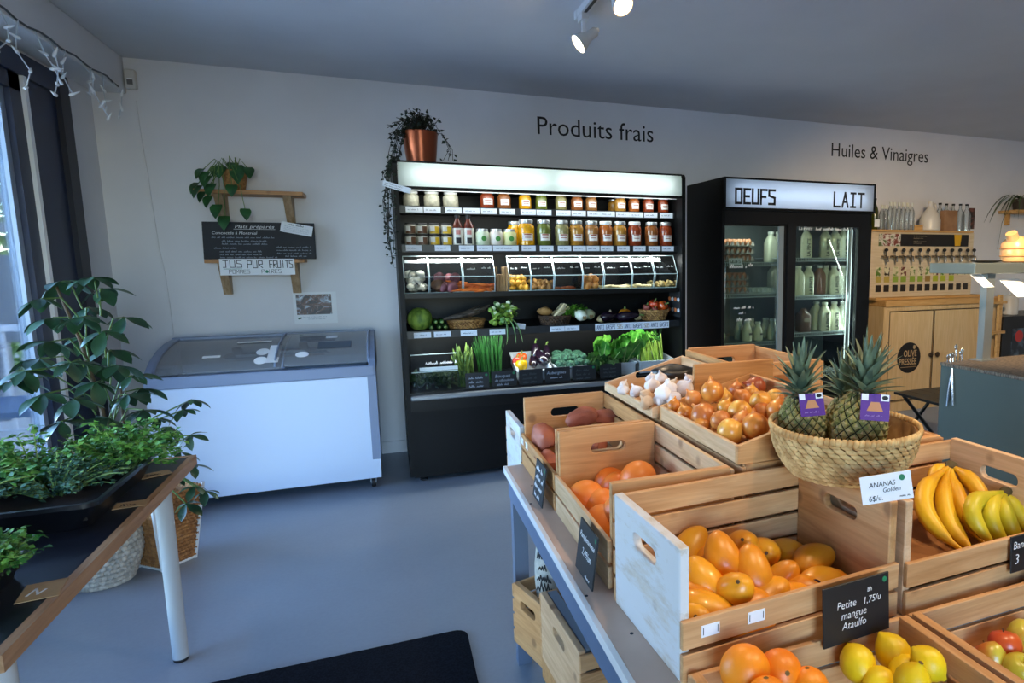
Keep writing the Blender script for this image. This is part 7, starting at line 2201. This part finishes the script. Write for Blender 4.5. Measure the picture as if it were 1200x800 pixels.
# ---------------------------------------------------------------- fruit and vegetables in the crates
m_mango = two('mango_skin', '#D8820E', '#E9A01A', 5, 0.38, coat=0.25, detail=4)
m_mangod = plain('mango_tip', '#4A3216', 0.7)
def mango_mesh(seed):
    b = MB()
    vs, fs = [], []
    N, K = 18, 12
    for i in range(K + 1):
        ph = -PI / 2 + PI * i / K
        t = math.sin(ph)
        for k in range(N):
            a = 2 * PI * k / N
            c = max(math.cos(ph), 0.004)
            rx = 0.034 * c * (1 - 0.10 * t)
            ry = 0.029 * c * (1 - 0.10 * t)
            bend = 0.007 * (1 - t * t) + 0.004 * t
            vs.append((rx * math.cos(a) + bend, ry * math.sin(a), 0.050 * t))
    for i in range(K):
        for k in range(N):
            fs.append((i * N + k, i * N + (k + 1) % N, (i + 1) * N + (k + 1) % N, (i + 1) * N + k))
    return b.add(vs, fs).mesh('fruit', m_mango)
MG = mango_mesh(1)
MGT = MB().lathe([(0.003, 0), (0.0035, 0.002), (0.001, 0.003)], 7).mesh('stem_scar', m_mangod)
mangoes = [((0.574, 1.200, 0.829), (0.5, 0.2, 0.5), 'half hidden behind the whitewashed end board at the back'), ((0.603, 1.100, 0.851), (-0.1, 0.55, 0.8), 'standing upright at the top of the heap, left one'),
           ((0.699, 1.190, 0.818), (0.2, 0.3, -0.3), 'behind the two upright ones, left of the back row'), ((0.649, 1.060, 0.830), (0.12, 0.6, 0.8), 'largest upright one in the middle of the heap'),
           ((0.752, 1.190, 0.796), (0.3, 0.6, -0.3), 'behind the largest upright one'), ((0.807, 1.190, 0.780), (0.1, -0.8, 0.1), 'seen end-on at the back of the heap'), ((0.835, 1.120, 0.791), (1, 0.1, 0.12), 'lying flat at the right of the heap'),
           ((0.540, 1.060, 0.831), (-0.35, 0.5, 0.75), 'plump one at the left against the whitewashed board'), ((0.582, 1.020, 0.819), (0.2, 0.5, -0.6), 'tip down below the left upright one'), ((0.717, 1.080, 0.781), (0.4, -0.3, 0.7), 'right of the largest upright one'),
           ((0.785, 1.130, 0.759), (1, 0.2, -0.15), 'low one under the flat right one'), ((0.793, 1.040, 0.781), (1, 0.1, 0.1), 'with a round purple sticker at the right front'), ((0.740, 1.040, 0.781), (0.6, -0.5, 0.2), 'small visible part left of the stickered one'),
           ((0.512, 1.005, 0.811), (-0.7, 0.4, 0.4), 'front left one resting on the front slat'), ((0.652, 1.020, 0.792), (0.8, 0.1, 0.3), 'front middle one behind the slat'), ((0.587, 1.000, 0.797), (1, 0, 0.2), 'low at the front beside the slat'),
           ((0.504, 1.050, 0.816), (-0.3, 0.8, 0.1), 'squeezed at the left beside the whitewashed board'), ((0.487, 1.010, 0.796), (0.2, 0.6, -0.4), 'lowest at the left front corner'), ((0.714, 1.020, 0.778), (0.9, -0.2, 0.1), 'low at the front right of the middle'),
           ((0.600, 1.150, 0.818), (0.3, 0.8, 0.3), 'small visible part between the left ones'), ((0.843, 1.040, 0.763), (0.4, 0.8, 0.1), 'low at the right behind the chalk sign'), ((0.603, 1.000, 0.755), (1, 0.1, 0), 'lower layer one seen through the slat gap')]
for i, (p, d, lab) in enumerate(mangoes):
    q = Vector(d).normalized().to_track_quat('Z', 'Y')
    t = thing('mango', 'yellow mango ' + lab, 'mango', p, (0, 0, 0), 'mangoes in the crate', 1.16 if i not in (12, 18, 19) else 1.0)
    t.rotation_mode = 'QUATERNION'
    t.rotation_quaternion = q
    part('fruit', MG, t)
    part('stem_scar', MGT, t, (0.003, 0, -0.0498), (PI, 0, 0))
    if i == 11:
        part('sticker', MB().lathe([(0.010, 0), (0.010, 0.0008)], 16).mesh('sticker', plain('sticker_purple', '#3A2440', 0.4)), t, (0.0, -0.0, 0.0), (0, 0, 0)).matrix_local = Matrix.Identity(4)
stk = [o for o in COL.objects if o.name.startswith('sticker') and o.parent and o.parent.name.startswith('mango')]
if stk:
    o = stk[0]
    par = o.parent
    v = (Vector((0, 0, 1.45)) - par.location).normalized()
    dl = par.rotation_quaternion.inverted() @ v
    e = Vector((0.034, 0.029, 0.050))
    k = 1 / math.sqrt(sum((dl[j] / e[j]) ** 2 for j in range(3)))
    pos = dl * k * 1.0 + Vector((0.006, 0, -0.006))
    o.matrix_local = Matrix.Translation(pos) @ dl.to_track_quat('Z', 'Y').to_matrix().to_4x4()

def citrus_mat(name, c1, c2):
    m, nt, bs = new_mat(name)
    v = coords(nt)
    f = noise(nt, v, 6, 2)
    g = noise(nt, v, 260, 1)
    nt.links.new(ramp(nt, f, [(0.35, c1), (0.65, c2)]), bs.inputs['Base Color'])
    bs.inputs['Roughness'].default_value = 0.42
    bump(nt, bs, g, 0.25, 0.001)
    MATS[name] = m
    return m
m_gfruit = citrus_mat('grapefruit_skin', '#E0711E', '#EE8A34')
m_orange = citrus_mat('orange_skin', '#E5780A', '#F08C14')
m_lemon = citrus_mat('lemon_skin', '#E6BE0A', '#F2D01E')
m_navel = plain('citrus_navel', '#6A5020', 0.8)
def citrus(name, label, cat, loc, r, mat, axis=(0, 0, 1), lemon=False, group=None, squash=0.96):
    t = thing(name, label, cat, loc, (0, 0, 0), group)
    t.rotation_mode = 'QUATERNION'
    t.rotation_quaternion = Vector(axis).normalized().to_track_quat('Z', 'Y')
    if lemon:
        pr = [(0.001, -1.28), (0.12, -1.22), (0.22, -1.12), (0.48, -0.95), (0.78, -0.6), (0.95, -0.2), (0.95, 0.2), (0.78, 0.6), (0.5, 0.9), (0.25, 1.08), (0.16, 1.2), (0.08, 1.28), (0.001, 1.3)]
        me = MB().lathe([(a * r, c * r) for a, c in pr], 20).mesh('fruit', mat)
        tz = 1.3 * r
    else:
        me = MB().ell((0, 0, 0), (r, r, r * squash), 22, 14).mesh('fruit', mat)
        tz = r * squash
    part('fruit', me, t)
    part('stem_scar', MB().lathe([(0.004, 0), (0.0045, 0.001), (0.002, 0.0025)], 8).mesh('stem_scar', m_navel), t, (0, 0, tz - 0.0015))
    return t
for i, (p, r, lab) in enumerate([((0.472, 1.660, 0.802), 0.050, 'nearest the left slats in the grapefruit crate'), ((0.474, 1.520, 0.785), 0.047, 'at the front left of the grapefruit crate'), ((0.503, 1.620, 0.792), 0.045, 'between the two left grapefruits'),
                                 ((0.625, 1.660, 0.837), 0.050, 'highest one at the back right of the grapefruit crate'), ((0.577, 1.700, 0.803), 0.046, 'behind the middle of the grapefruit crate'), ((0.518, 1.500, 0.815), 0.047, 'half hidden behind the mango crate edge'), ((0.568, 1.740, 0.806), 0.045, 'low at the back of the grapefruit crate'), ((0.624, 1.550, 0.815), 0.048, 'low at the right side of the grapefruit crate')]):
    citrus('grapefruit', 'orange-red grapefruit ' + lab, 'grapefruit', p, r + 0.003, m_gfruit, (0.3 * (-1) ** i, 0.6, 0.8), group='grapefruits in the crate')
for i, (p, r, ax, lab) in enumerate([((0.511, 0.865, 0.776), 0.042, (0.2, 0.6, 0.5), 'largest one at the left of the front crate'), ((0.573, 0.855, 0.761), 0.038, (-0.15, -0.8, 0.5), 'with a visible stem scar right of the largest orange'), ((0.607, 0.820, 0.746), 0.034, (0, 0.2, 1), 'cut by the bottom edge left of the lemons'),
                                     ((0.515, 0.800, 0.764), 0.036, (0, 0.2, 1), 'lying low at the front of the crate')]):
    citrus('orange', 'orange fruit ' + lab, 'orange', p, r, m_orange, ax, group='oranges in the front crate', squash=0.97)
for i, (p, r, ax, lab) in enumerate([((0.754, 0.875, 0.718), 0.034, (0.2, 0.9, 0.3), 'round end-on one at the left of the lemons'), ((0.828, 0.865, 0.725), 0.034, (0.35, -0.55, -0.75), 'topmost one with its tip to the lower right'), ((0.842, 0.795, 0.743), 0.030, (0.5, -0.5, -0.6), 'at the right against the crate end'),
                                     ((0.781, 0.770, 0.740), 0.032, (0.2, -0.2, 0.9), 'front one cut by the bottom edge'), ((0.764, 0.830, 0.705), 0.030, (0.9, 0.2, 0.1), 'low one under the two left lemons'), ((0.822, 0.830, 0.714), 0.029, (0.9, 0.3, 0.1), 'lower layer one beneath the topmost lemon')]):
    citrus('lemon', 'yellow lemon ' + lab, 'lemon', p, r, m_lemon, ax, True, 'lemons in the front crate')
def apple_mat(name, c1, c2, c3):
    m, nt, bs = new_mat(name)
    v = coords(nt, (1, 1, 0.4))
    f = noise(nt, v, 9, 4)
    nt.links.new(ramp(nt, f, [(0.35, c1), (0.5, c2), (0.65, c3)]), bs.inputs['Base Color'])
    bs.inputs['Roughness'].default_value = 0.3
    bs.inputs['Coat Weight'].default_value = 0.3
    MATS[name] = m
    return m
m_apr = apple_mat('apple_red', '#9E1F12', '#C0381C', '#CF5A22')
m_apg = apple_mat('apple_yellow', '#B9A62C', '#C9B83C', '#C05A24')
def apple(label, loc, r, mat, ax):
    t = thing('apple', label, 'apple', loc, (0, 0, 0), 'apples in the right crate')
    t.rotation_mode = 'QUATERNION'
    t.rotation_quaternion = Vector(ax).normalized().to_track_quat('Z', 'Y')
    pr = [(0.001, -0.72), (0.25, -0.82), (0.55, -0.78), (0.85, -0.45), (1.0, 0.05), (0.95, 0.45), (0.7, 0.78), (0.4, 0.86), (0.18, 0.76), (0.03, 0.6)]
    part('fruit', MB().lathe([(a * r, c * r) for a, c in pr], 20).mesh('fruit', mat), t)
    part('stem', MB().tube([(0, 0, 0.6 * r), (0.003, 0, 1.02 * r)], 0.0015, 5).mesh('stem', m_bark), t)
apple('red apple at the top of the apple crate', (1.116, 0.860, 0.669), 0.033, m_apr, (0.2, 0.3, 0.9))
apple('yellow-green apple half hidden left of the red apple', (1.080, 0.860, 0.654), 0.032, m_apg, (0.1, 0.6, 0.6))
apple('yellow and red apple at the bottom right corner', (1.097, 0.810, 0.651), 0.033, m_apg, (0.1, -0.3, 0.9))
apple('yellow-green apple at the right edge behind the red apple', (1.180, 0.870, 0.670), 0.033, m_apg, (0.3, -0.5, 0.7))
apple('red apple low at the right end of the apple crate', (1.240, 0.850, 0.609), 0.033, m_apr, (0.3, 0.5, 0.7))

# sweet potatoes
m_swp = two('sweet_potato_skin', '#8E4B36', '#B3664A', 10, 0.6, bmp=0.2, detail=5)
for i, (p, r, rot, lab) in enumerate([((0.611, 2.170, 0.901), (0.062, 0.04, 0.034), (0, -0.15, 0.15), 'big one at the back under the handle slot'), ((0.705, 2.170, 0.895), (0.055, 0.033, 0.028), (0, 0.15, -0.1), 'pointed one at the back right'),
                                      ((0.459, 2.130, 0.858), (0.036, 0.062, 0.042), (0.2, 0.2, 0.1), 'bent one at the left side'), ((0.449, 2.030, 0.804), (0.032, 0.055, 0.035), (0, 0, 0.2), 'dark one at the near left corner'), ((0.540, 2.080, 0.852), (0.05, 0.04, 0.035), (0, 0, 0.4), 'low one in the middle'),
                                      ((0.610, 2.000, 0.850), (0.05, 0.036, 0.03), (0, 0, 0.8), 'low one hidden behind the near board'), ((0.715, 2.000, 0.882), (0.045, 0.034, 0.03), (0, 0, 1.3), 'low one at the right side')]):
    solo('sweet_potato', lump(*r, 70 + i, 0.16, 18, 12).mesh('sweet_potato', m_swp), 'red-brown sweet potato, ' + lab, 'sweet potato', p, rot, 1, 'sweet potatoes in the crate')

# onions
m_on = [two('onion_skin_a', '#B0631E', '#D98E3A', 5, 0.35, coat=0.2, stretch=(6, 6, 1)), two('onion_skin_b', '#B4642A', '#D68C46', 5, 0.35, coat=0.2, stretch=(6, 6, 1)), two('onion_skin_c', '#BF7A22', '#E3A848', 5, 0.35, coat=0.2, stretch=(6, 6, 1))]
m_onr = two('onion_skin_red', '#8E3E22', '#B05E36', 5, 0.35, coat=0.2)
m_onroot = plain('onion_root', '#8A6A48', 0.9, var=0.3, vscale=80)
ONR = MB().lathe([(0.010, -0.93), (0.012, -0.96), (0.001, -0.97)], 8)
def onion(label, loc, r, mat, ax, k):
    t = thing('onion', label, 'onion', loc, (0, 0, 0), 'onions in the slanted tray')
    t.rotation_mode = 'QUATERNION'
    t.rotation_quaternion = Vector(ax).normalized().to_track_quat('Z', 'Y')
    pr = [(0.10, -0.93), (0.4, -0.86), (0.75, -0.62), (0.96, -0.2), (1.0, 0.1), (0.9, 0.45), (0.62, 0.76), (0.32, 0.96), (0.17, 1.12), (0.12, 1.34), (0.07, 1.42)]
    part('bulb', MB().lathe([(a * r, c * r) for a, c in pr], 20).mesh('bulb', mat), t)
    b = MB()
    rr = random.Random(k)
    for i in range(12):
        a = rr.uniform(0, 6.28)
        b.tube([(0.06 * r * math.cos(a), 0.06 * r * math.sin(a), -0.9 * r), (0.2 * r * math.cos(a), 0.2 * r * math.sin(a), -1.0 * r), (0.28 * r * math.cos(a + .4), 0.28 * r * math.sin(a + .4), -0.98 * r)], 0.0007, 4)
    part('roots', b.mesh('roots', m_onroot), t)
ons = [((0.843, 1.630, 1.075), .034, (0.1, 0.5, 0.9), 'top one with a long dry neck'), ((0.791, 1.580, 1.020), .037, (-0.3, 0.8, 0.5), 'largest one near the left edge'), ((0.790, 1.430, 1.012), .035, (0.7, -0.3, 0.4), 'nearest one at the front corner'), ((0.847, 1.400, 1.026), .037, (0.2, 0.5, 0.7), 'wide one at the near right edge'),
       ((0.796, 1.490, 1.026), .029, (0, 0.9, 0.3), 'small pinkish one behind the nearest'), ((0.853, 1.490, 1.044), .034, (0.7, 0.5, 0.3), 'pink-brown one in the middle'), ((0.935, 1.430, 1.051), .034, (0.3, 0.2, 0.9), 'right one partly hidden by the pineapple'), ((0.930, 1.610, 1.051), .028, (-0.3, 0.6, 0.6), 'small one in the middle back'),
       ((0.924, 1.500, 1.064), .031, (-0.5, -0.5, 0.6), 'yellow one right of the middle'), ((1.005, 1.660, 1.071), .032, (-0.8, 0.2, 0.3), 'reddish one with roots showing at the back'), ((0.961, 1.700, 1.054), .027, (0.2, 0.3, 0.9), 'small one left of the reddish one'), ((0.842, 1.550, 1.042), .025, (0.5, 0.2, 0.8), 'tiny one between the large ones'),
       ((0.776, 1.670, 1.007), .026, (-0.2, 0.4, 0.9), 'low one at the left edge'), ((0.826, 1.720, 1.038), .026, (-0.4, 0.5, 0.7), 'behind the large left one'), ((0.995, 1.540, 1.059), .028, (0.2, 0.8, 0.3), 'rear right one beside the pineapple crown'), ((0.772, 1.740, 1.016), .022, (0.2, 0.2, 0.9), 'smallest one at the far left corner'),
       ((0.910, 1.470, 1.045), .026, (0.6, -0.3, 0.5), 'low one under the yellow one'), ((0.901, 1.660, 1.044), .024, (0, 0, 1), 'low one under the top onion'), ((0.774, 1.560, 0.996), .027, (0, 0.7, 0.4), 'lower one below the largest'), ((0.839, 1.450, 1.027), .030, (0.3, 0.2, 0.9), 'lower one between the near onions'), ((0.964, 1.620, 1.059), .026, (0.3, 0.2, 0.9), 'lower one under the reddish onion')]
for i, (p, r, ax, lab) in enumerate(ons):
    onion('brown-skinned onion, ' + lab, p, r, m_onr if i == 9 else m_on[i % 3], ax, i)

# garlic
m_gar = two('garlic_skin', '#CDC0BC', '#E6DED8', 14, 0.6)
m_garb = two('garlic_brown', '#C2A07E', '#DCC0A0', 14, 0.65)
def garlic_mesh(r, seed, mat):
    rr = random.Random(seed)
    vs, fs = [], []
    N, pr = 20, [(0.15, -0.72), (0.55, -0.66), (0.9, -0.4), (1.0, -0.05), (0.9, 0.3), (0.6, 0.6), (0.28, 0.82), (0.17, 0.98), (0.14, 1.2), (0.11, 1.28)]
    for a, z in pr:
        for k in range(N):
            th = 2 * PI * k / N
            kk = a * r * (1 + 0.10 * math.cos(5 * th + seed) * (1 if z < 0.7 else 0.2))
            vs.append((kk * math.cos(th), kk * math.sin(th), z * r))
    for i in range(len(pr) - 1):
        for k in range(N):
            fs.append((i * N + k, i * N + (k + 1) % N, (i + 1) * N + (k + 1) % N, (i + 1) * N + k))
    fs.append(tuple(range(N - 1, -1, -1)))
    fs.append(tuple((len(pr) - 1) * N + k for k in range(N)))
    return MB().add(vs, fs).mesh('bulb', mat)
gar = [((0.726, 2.068, 1.010), .021, 0, 'leftmost bulb'), ((0.751, 2.003, 1.014), .024, 0, 'second bulb from the left'), ((0.757, 2.146, 1.010), .018, 0, 'small bulb behind the leftmost'), ((0.824, 2.045, 1.045), .022, 0, 'back bulb with upright stem'), ((0.840, 2.007, 1.050), .024, 0, 'back bulb right of the upright one'),
       ((0.797, 1.971, 1.035), .028, 0, 'large bulb in the middle'), ((0.778, 1.819, 1.042), .034, 0, 'largest bulb at the front middle'), ((0.789, 1.817, 1.055), .026, 0, 'bulb resting on the largest'), ((0.846, 1.908, 1.045), .023, 1, 'tan bulb right of the middle'), ((0.844, 1.812, 1.050), .032, 0, 'big bulb at the right end'),
       ((0.723, 1.839, 1.012), .024, 1, 'tan bulb at the near left edge'), ((0.767, 1.826, 1.020), .026, 0, 'front bulb with roots'), ((0.761, 1.941, 1.012), .022, 1, 'brownish bulb in the shade between others'), ((0.900, 1.912, 1.060), .018, 0, 'small bulb by the dark bag'), ((0.794, 1.790, 1.030), .024, 0, 'front right bulb against the board')]
for i, (p, r, br, lab) in enumerate(gar):
    rr = random.Random(i + 5)
    t = thing('garlic_bulb', 'white garlic, ' + lab if not br else 'garlic, ' + lab, 'garlic', p, (rr.uniform(-0.7, 0.7), rr.uniform(-0.8, 0.8), rr.uniform(0, 6)), 'garlic bulbs in the slanted tray')
    part('bulb', garlic_mesh(r, i, m_garb if br else m_gar), t)
    part('roots', MB().lathe([(r * 0.2, -0.78 * r), (r * 0.24, -0.74 * r), (r * 0.15, -0.7 * r)], 8).mesh('roots', m_onroot), t)
pbag = (0.922, 2.078, 1.055)
solo('black_bag', lump(0.085, 0.045, 0.028, 81, 0.12, 18, 10).mesh('black_bag', plain('dark_plastic', '#1F2224', 0.35, var=0.3, vscale=30, bmp=0.5)), 'folded black bag lying at the back of the garlic tray', 'bag', pbag, (0.1, 0.0, -0.12))

# bananas
m_ban = two('banana_skin', '#D09410', '#E2AE1C', 7, 0.42, detail=4)
m_bang = two('banana_green', '#B5A51A', '#D0B828', 7, 0.42, detail=4)
m_bancr = plain('banana_crown', '#4A3A1A', 0.8, var=0.3)
def banana_bunch(label, crown, fruits, mat, r):
    t = thing('banana_bunch', label, 'bananas', crown)
    c = Vector(crown)
    for (mid, tip, k) in fruits:
        m_, e = Vector(mid) - c, Vector(tip) - c
        pts = []
        cp = m_ * 2 - (e) * 0.5
        for j in range(13):
            s = j / 12
            pts.append(cp * (2 * s * (1 - s)) + e * (s * s))
        rs = [0.007, 0.008, 0.012, r * 0.85, r, r * 1.02, r * 1.02, r, r * 0.95, r * 0.85, r * 0.65, 0.007, 0.004]
        f = part('banana', MB().tube(pts, [x * k for x in rs], 6).mesh('banana', mat, True, 1.2), t)
        part('tip', MB().tube([pts[-1], pts[-1] + (pts[-1] - pts[-2]).normalized() * 0.005], [0.004, 0.003], 5).mesh('tip', m_bancr), f)
    part('crown', lump(0.016, 0.013, 0.014, 5, 0.2, 10, 7).mesh('crown', m_bancr), t)
banana_bunch('ripe yellow banana bunch with dark crown at the left of its crate', (1.309, 1.200, 0.921),
             [((1.152, 1.130, 0.870), (1.150, 1.005, 0.804), 1.0), ((1.203, 1.110, 0.848), (1.189, 1.000, 0.790), 1.0), ((1.263, 1.120, 0.852), (1.236, 1.020, 0.794), 0.95), ((1.319, 1.130, 0.888), (1.281, 1.050, 0.832), 0.95), ((1.256, 1.200, 0.892), (1.188, 1.100, 0.801), 0.85)], m_ban, 0.023)
banana_bunch('greener banana bunch leaning at the right of the banana crate', (1.375, 1.090, 0.878),
             [((1.231, 1.060, 0.870), (1.259, 1.000, 0.787), 0.98), ((1.279, 1.050, 0.847), (1.303, 1.000, 0.779), 1.0), ((1.324, 1.040, 0.837), (1.346, 1.000, 0.771), 0.98), ((1.386, 1.060, 0.837), (1.380, 1.000, 0.775), 0.9)], m_bang, 0.022)

# ---------------------------------------------------------------- pineapple basket
m_sea = two('seagrass', '#B58C54', '#D9B478', 35, 0.8)
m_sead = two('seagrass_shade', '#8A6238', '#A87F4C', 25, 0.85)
PBX, PBY, PBZ = 0.945, 1.175, DT + 0.2435
bk = thing('pineapple_basket', 'round woven seagrass basket holding pineapples', 'basket', (PBX, PBY, PBZ))
def bcirc(u, t):
    r = 0.120 + 0.045 * t + 0.012 * math.sin(PI * t)
    a = 2 * PI * u
    return r * math.cos(a), r * math.sin(a), a + PI / 2
part('weave', woven('weave', 10, 44, bcirc, m_sea, 0.104, 8, cell=0.0235, flat=0.42), bk, kind='stuff')
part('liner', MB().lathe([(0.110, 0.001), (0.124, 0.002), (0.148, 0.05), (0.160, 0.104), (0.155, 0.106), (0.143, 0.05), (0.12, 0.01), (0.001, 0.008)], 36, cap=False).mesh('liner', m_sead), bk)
rim = MB()
for k in range(90):
    a = 2 * PI * k / 90
    rim.ell((0, 0, 0), (0.0085, 0.006, 0.010), 6, 4, T((0.1655 * math.cos(a), 0.1655 * math.sin(a), 0.107), (0.0, 0.35, a + PI / 2)))
part('rim', rim.mesh('rim', m_sea, True, 2), bk)

m_pin = two('pineapple_rind', '#1E1E0C', '#33320F', 40, 0.7)
m_eye = two('pineapple_eye', '#6E6E34', '#9A8E54', 60, 0.6)
m_eyet = plain('pineapple_spike', '#B8A57A', 0.7)
m_crown = two('pineapple_crown_leaf', '#45584A', '#7C8E70', 14, 0.55, stretch=(1, 1, 1))
def pine_body(H, Rr):
    body, eye = MB(), MB()
    def prof(t):
        return Rr * (math.sin(PI * (0.10 + 0.84 * t)) ** 0.55)
    body.lathe([(prof(t / 12) * 0.97, H * t / 12) for t in range(13)], 24)
    rows, per = 12, 15
    for i in range(rows):
        t = (i + 0.5) / rows
        z = H * t
        r = prof(t)
        dz = H / rows * 0.86
        for k in range(per):
            a = 2 * PI * (k + 0.5 * (i % 2)) / per
            da = 2 * PI / per * 0.45
            pts = []
            for (aa, zz, rr2) in ((0, -dz, 0.985), (da, 0, 0.985), (0, dz, 0.985), (-da, 0, 0.985), (0, -dz * 0.55, 1.055), (da * 0.6, 0, 1.055), (0, dz * 0.55, 1.055), (-da * 0.6, 0, 1.055), (0, dz * 0.1, 1.085)):
                z2 = min(max(z + zz, 0.002), H - 0.002)
                r2 = prof(z2 / H) * rr2
                pts.append((r2 * math.cos(a + aa), r2 * math.sin(a + aa), z2))
            eye.mat(0).add(pts, [(0, 1, 5, 4), (1, 2, 6, 5), (2, 3, 7, 6), (3, 0, 4, 7), (4, 5, 8), (5, 6, 8), (6, 7, 8), (7, 4, 8)])
            n8 = Vector(pts[8])
            w = Vector((-math.sin(a), math.cos(a), 0)) * 0.0026
            out = Vector((math.cos(a), math.sin(a), 0))
            eye.mat(1).add([n8 - w, n8 + w, n8 + out * 0.004 + Vector((0, 0, 0.007))], [(0, 1, 2)])
    return body.mesh('rind', m_pin), eye.mesh('rind_eyes', [m_eye, m_eyet], True, 0.5, recalc=False)
PB, PE = pine_body(0.145, 0.056)
def crown_leaf(L, W, curl):
    vs, fs = [], []
    for i in range(8):
        t = i / 7
        wv = W * (1 - t) ** 0.7 * (0.8 + 0.4 * math.sin(PI * min(1, t * 1.6))) / 2 + 0.0004
        x = L * (t - 0.15 * curl * t * t)
        z = curl * L * t ** 2.2 * 0.5
        vs += [(x, -wv, z + wv * 0.5), (x, 0, z), (x, wv, z + wv * 0.5)]
    for i in range(7):
        a = i * 3
        fs += [(a, a + 3, a + 4, a + 1), (a + 1, a + 4, a + 5, a + 2)]
    return MB().add(vs, fs).mesh('crown_leaf', m_crown, True, 3, recalc=False)
CL = [crown_leaf(0.080, 0.026, -0.5), crown_leaf(0.092, 0.026, -0.25), crown_leaf(0.085, 0.023, 0.15)]
m_ptag = plain('tag_purple', '#5B2B86', 0.45)
def pineapple(label, loc, rot, seed, tag=None, s=1.0, ch=1.0):
    rr = random.Random(seed)
    t = thing('pineapple', label, 'pineapple', loc, rot, 'pineapples in the basket', s)
    part('rind', PB, t)
    part('rind_eyes', PE, t, kind='stuff')
    n = 46
    for i in range(n):
        u = i / n
        a = i * 2.39996
        z = 0.138 + 0.055 * u * ch
        r = 0.020 * (1 - u * 0.8)
        el = 0.35 + 1.05 * u ** 0.8 + rr.uniform(-0.08, 0.08)
        me = CL[0 if u < 0.35 else 1 if u < 0.75 else 2]
        q = (Euler((0, 0, a)).to_quaternion() @ Euler((0, -el, 0)).to_quaternion())
        part('crown_leaf', me, t, (r * math.cos(a), r * math.sin(a), z), q, rr.uniform(0.8, 1.0) * (0.75 + 0.45 * u) * ch)
    if tag:
        right, up = tag
        rz = rot[2]
        dv = Matrix.Rotation(-rz, 3, 'Z') @ (Vector((-0.63, -0.78, 0)) * 0.062 + Vector((0.78, -0.63, 0)) * right)
        tl, tr = (dv.x, dv.y, up), (-0.2, -0.12, -0.68 - rz)
        g = part('hang_tag', boxmesh('hang_tag', (-0.021, -0.0006, -0.020), (0.021, 0.0006, 0.020), m_ptag), t, tl, tr, 1.3)
        part('tag_patch', boxmesh('tag_patch', (-0.020, -0.0012, 0.010), (-0.010, -0.0006, 0.020), m_paper), g)
        part('tag_patch', boxmesh('tag_patch', (0.008, -0.0012, 0.010), (0.020, -0.0006, 0.020), m_paper), g)
        part('tag_emblem', MB().lathe([(0.0045, 0), (0.0045, 0.0004)], 12, sy=0.7).mesh('tag_emblem', m_black), g, (0.014, -0.0012, 0.015), RW)
        part('tag_picture', MB().prism([(-0.012, -0.006), (0.012, -0.006), (0.006, 0.008), (-0.006, 0.008)], -0.0012, -0.0006, 'Y').mesh('tag_picture', plain('tag_orange', '#C98A5A', 0.5)), g)
        part('tag_print', scribble(0.026, 0.003, plain('tag_tint', '#A98AC8', 0.6), 3), g, (-0.014, -0.0012, -0.014), RW)
    return t
P1, P2 = (0.896, 1.256, 1.045), (0.982, 1.176, 1.045)
pineapple('pineapple on the left of the basket with a purple tag on its side', (P1[0] + 0.01, P1[1] + 0.02, PBZ + 0.02), (0.05, -0.12, 0.2), 1, (0.028, 0.142))
pineapple('pineapple on the right of the basket with a purple tag in front', (P2[0] - 0.0, P2[1] + 0.01, PBZ + 0.018), (0.14, 0.04, 1.0), 2, (0.022, 0.125), 1.12, 0.95)
pineapple('pineapple half hidden behind the right one', (1.03, 1.265, PBZ + 0.012), (-0.12, 0.1, 0.4), 3, None, 0.92)
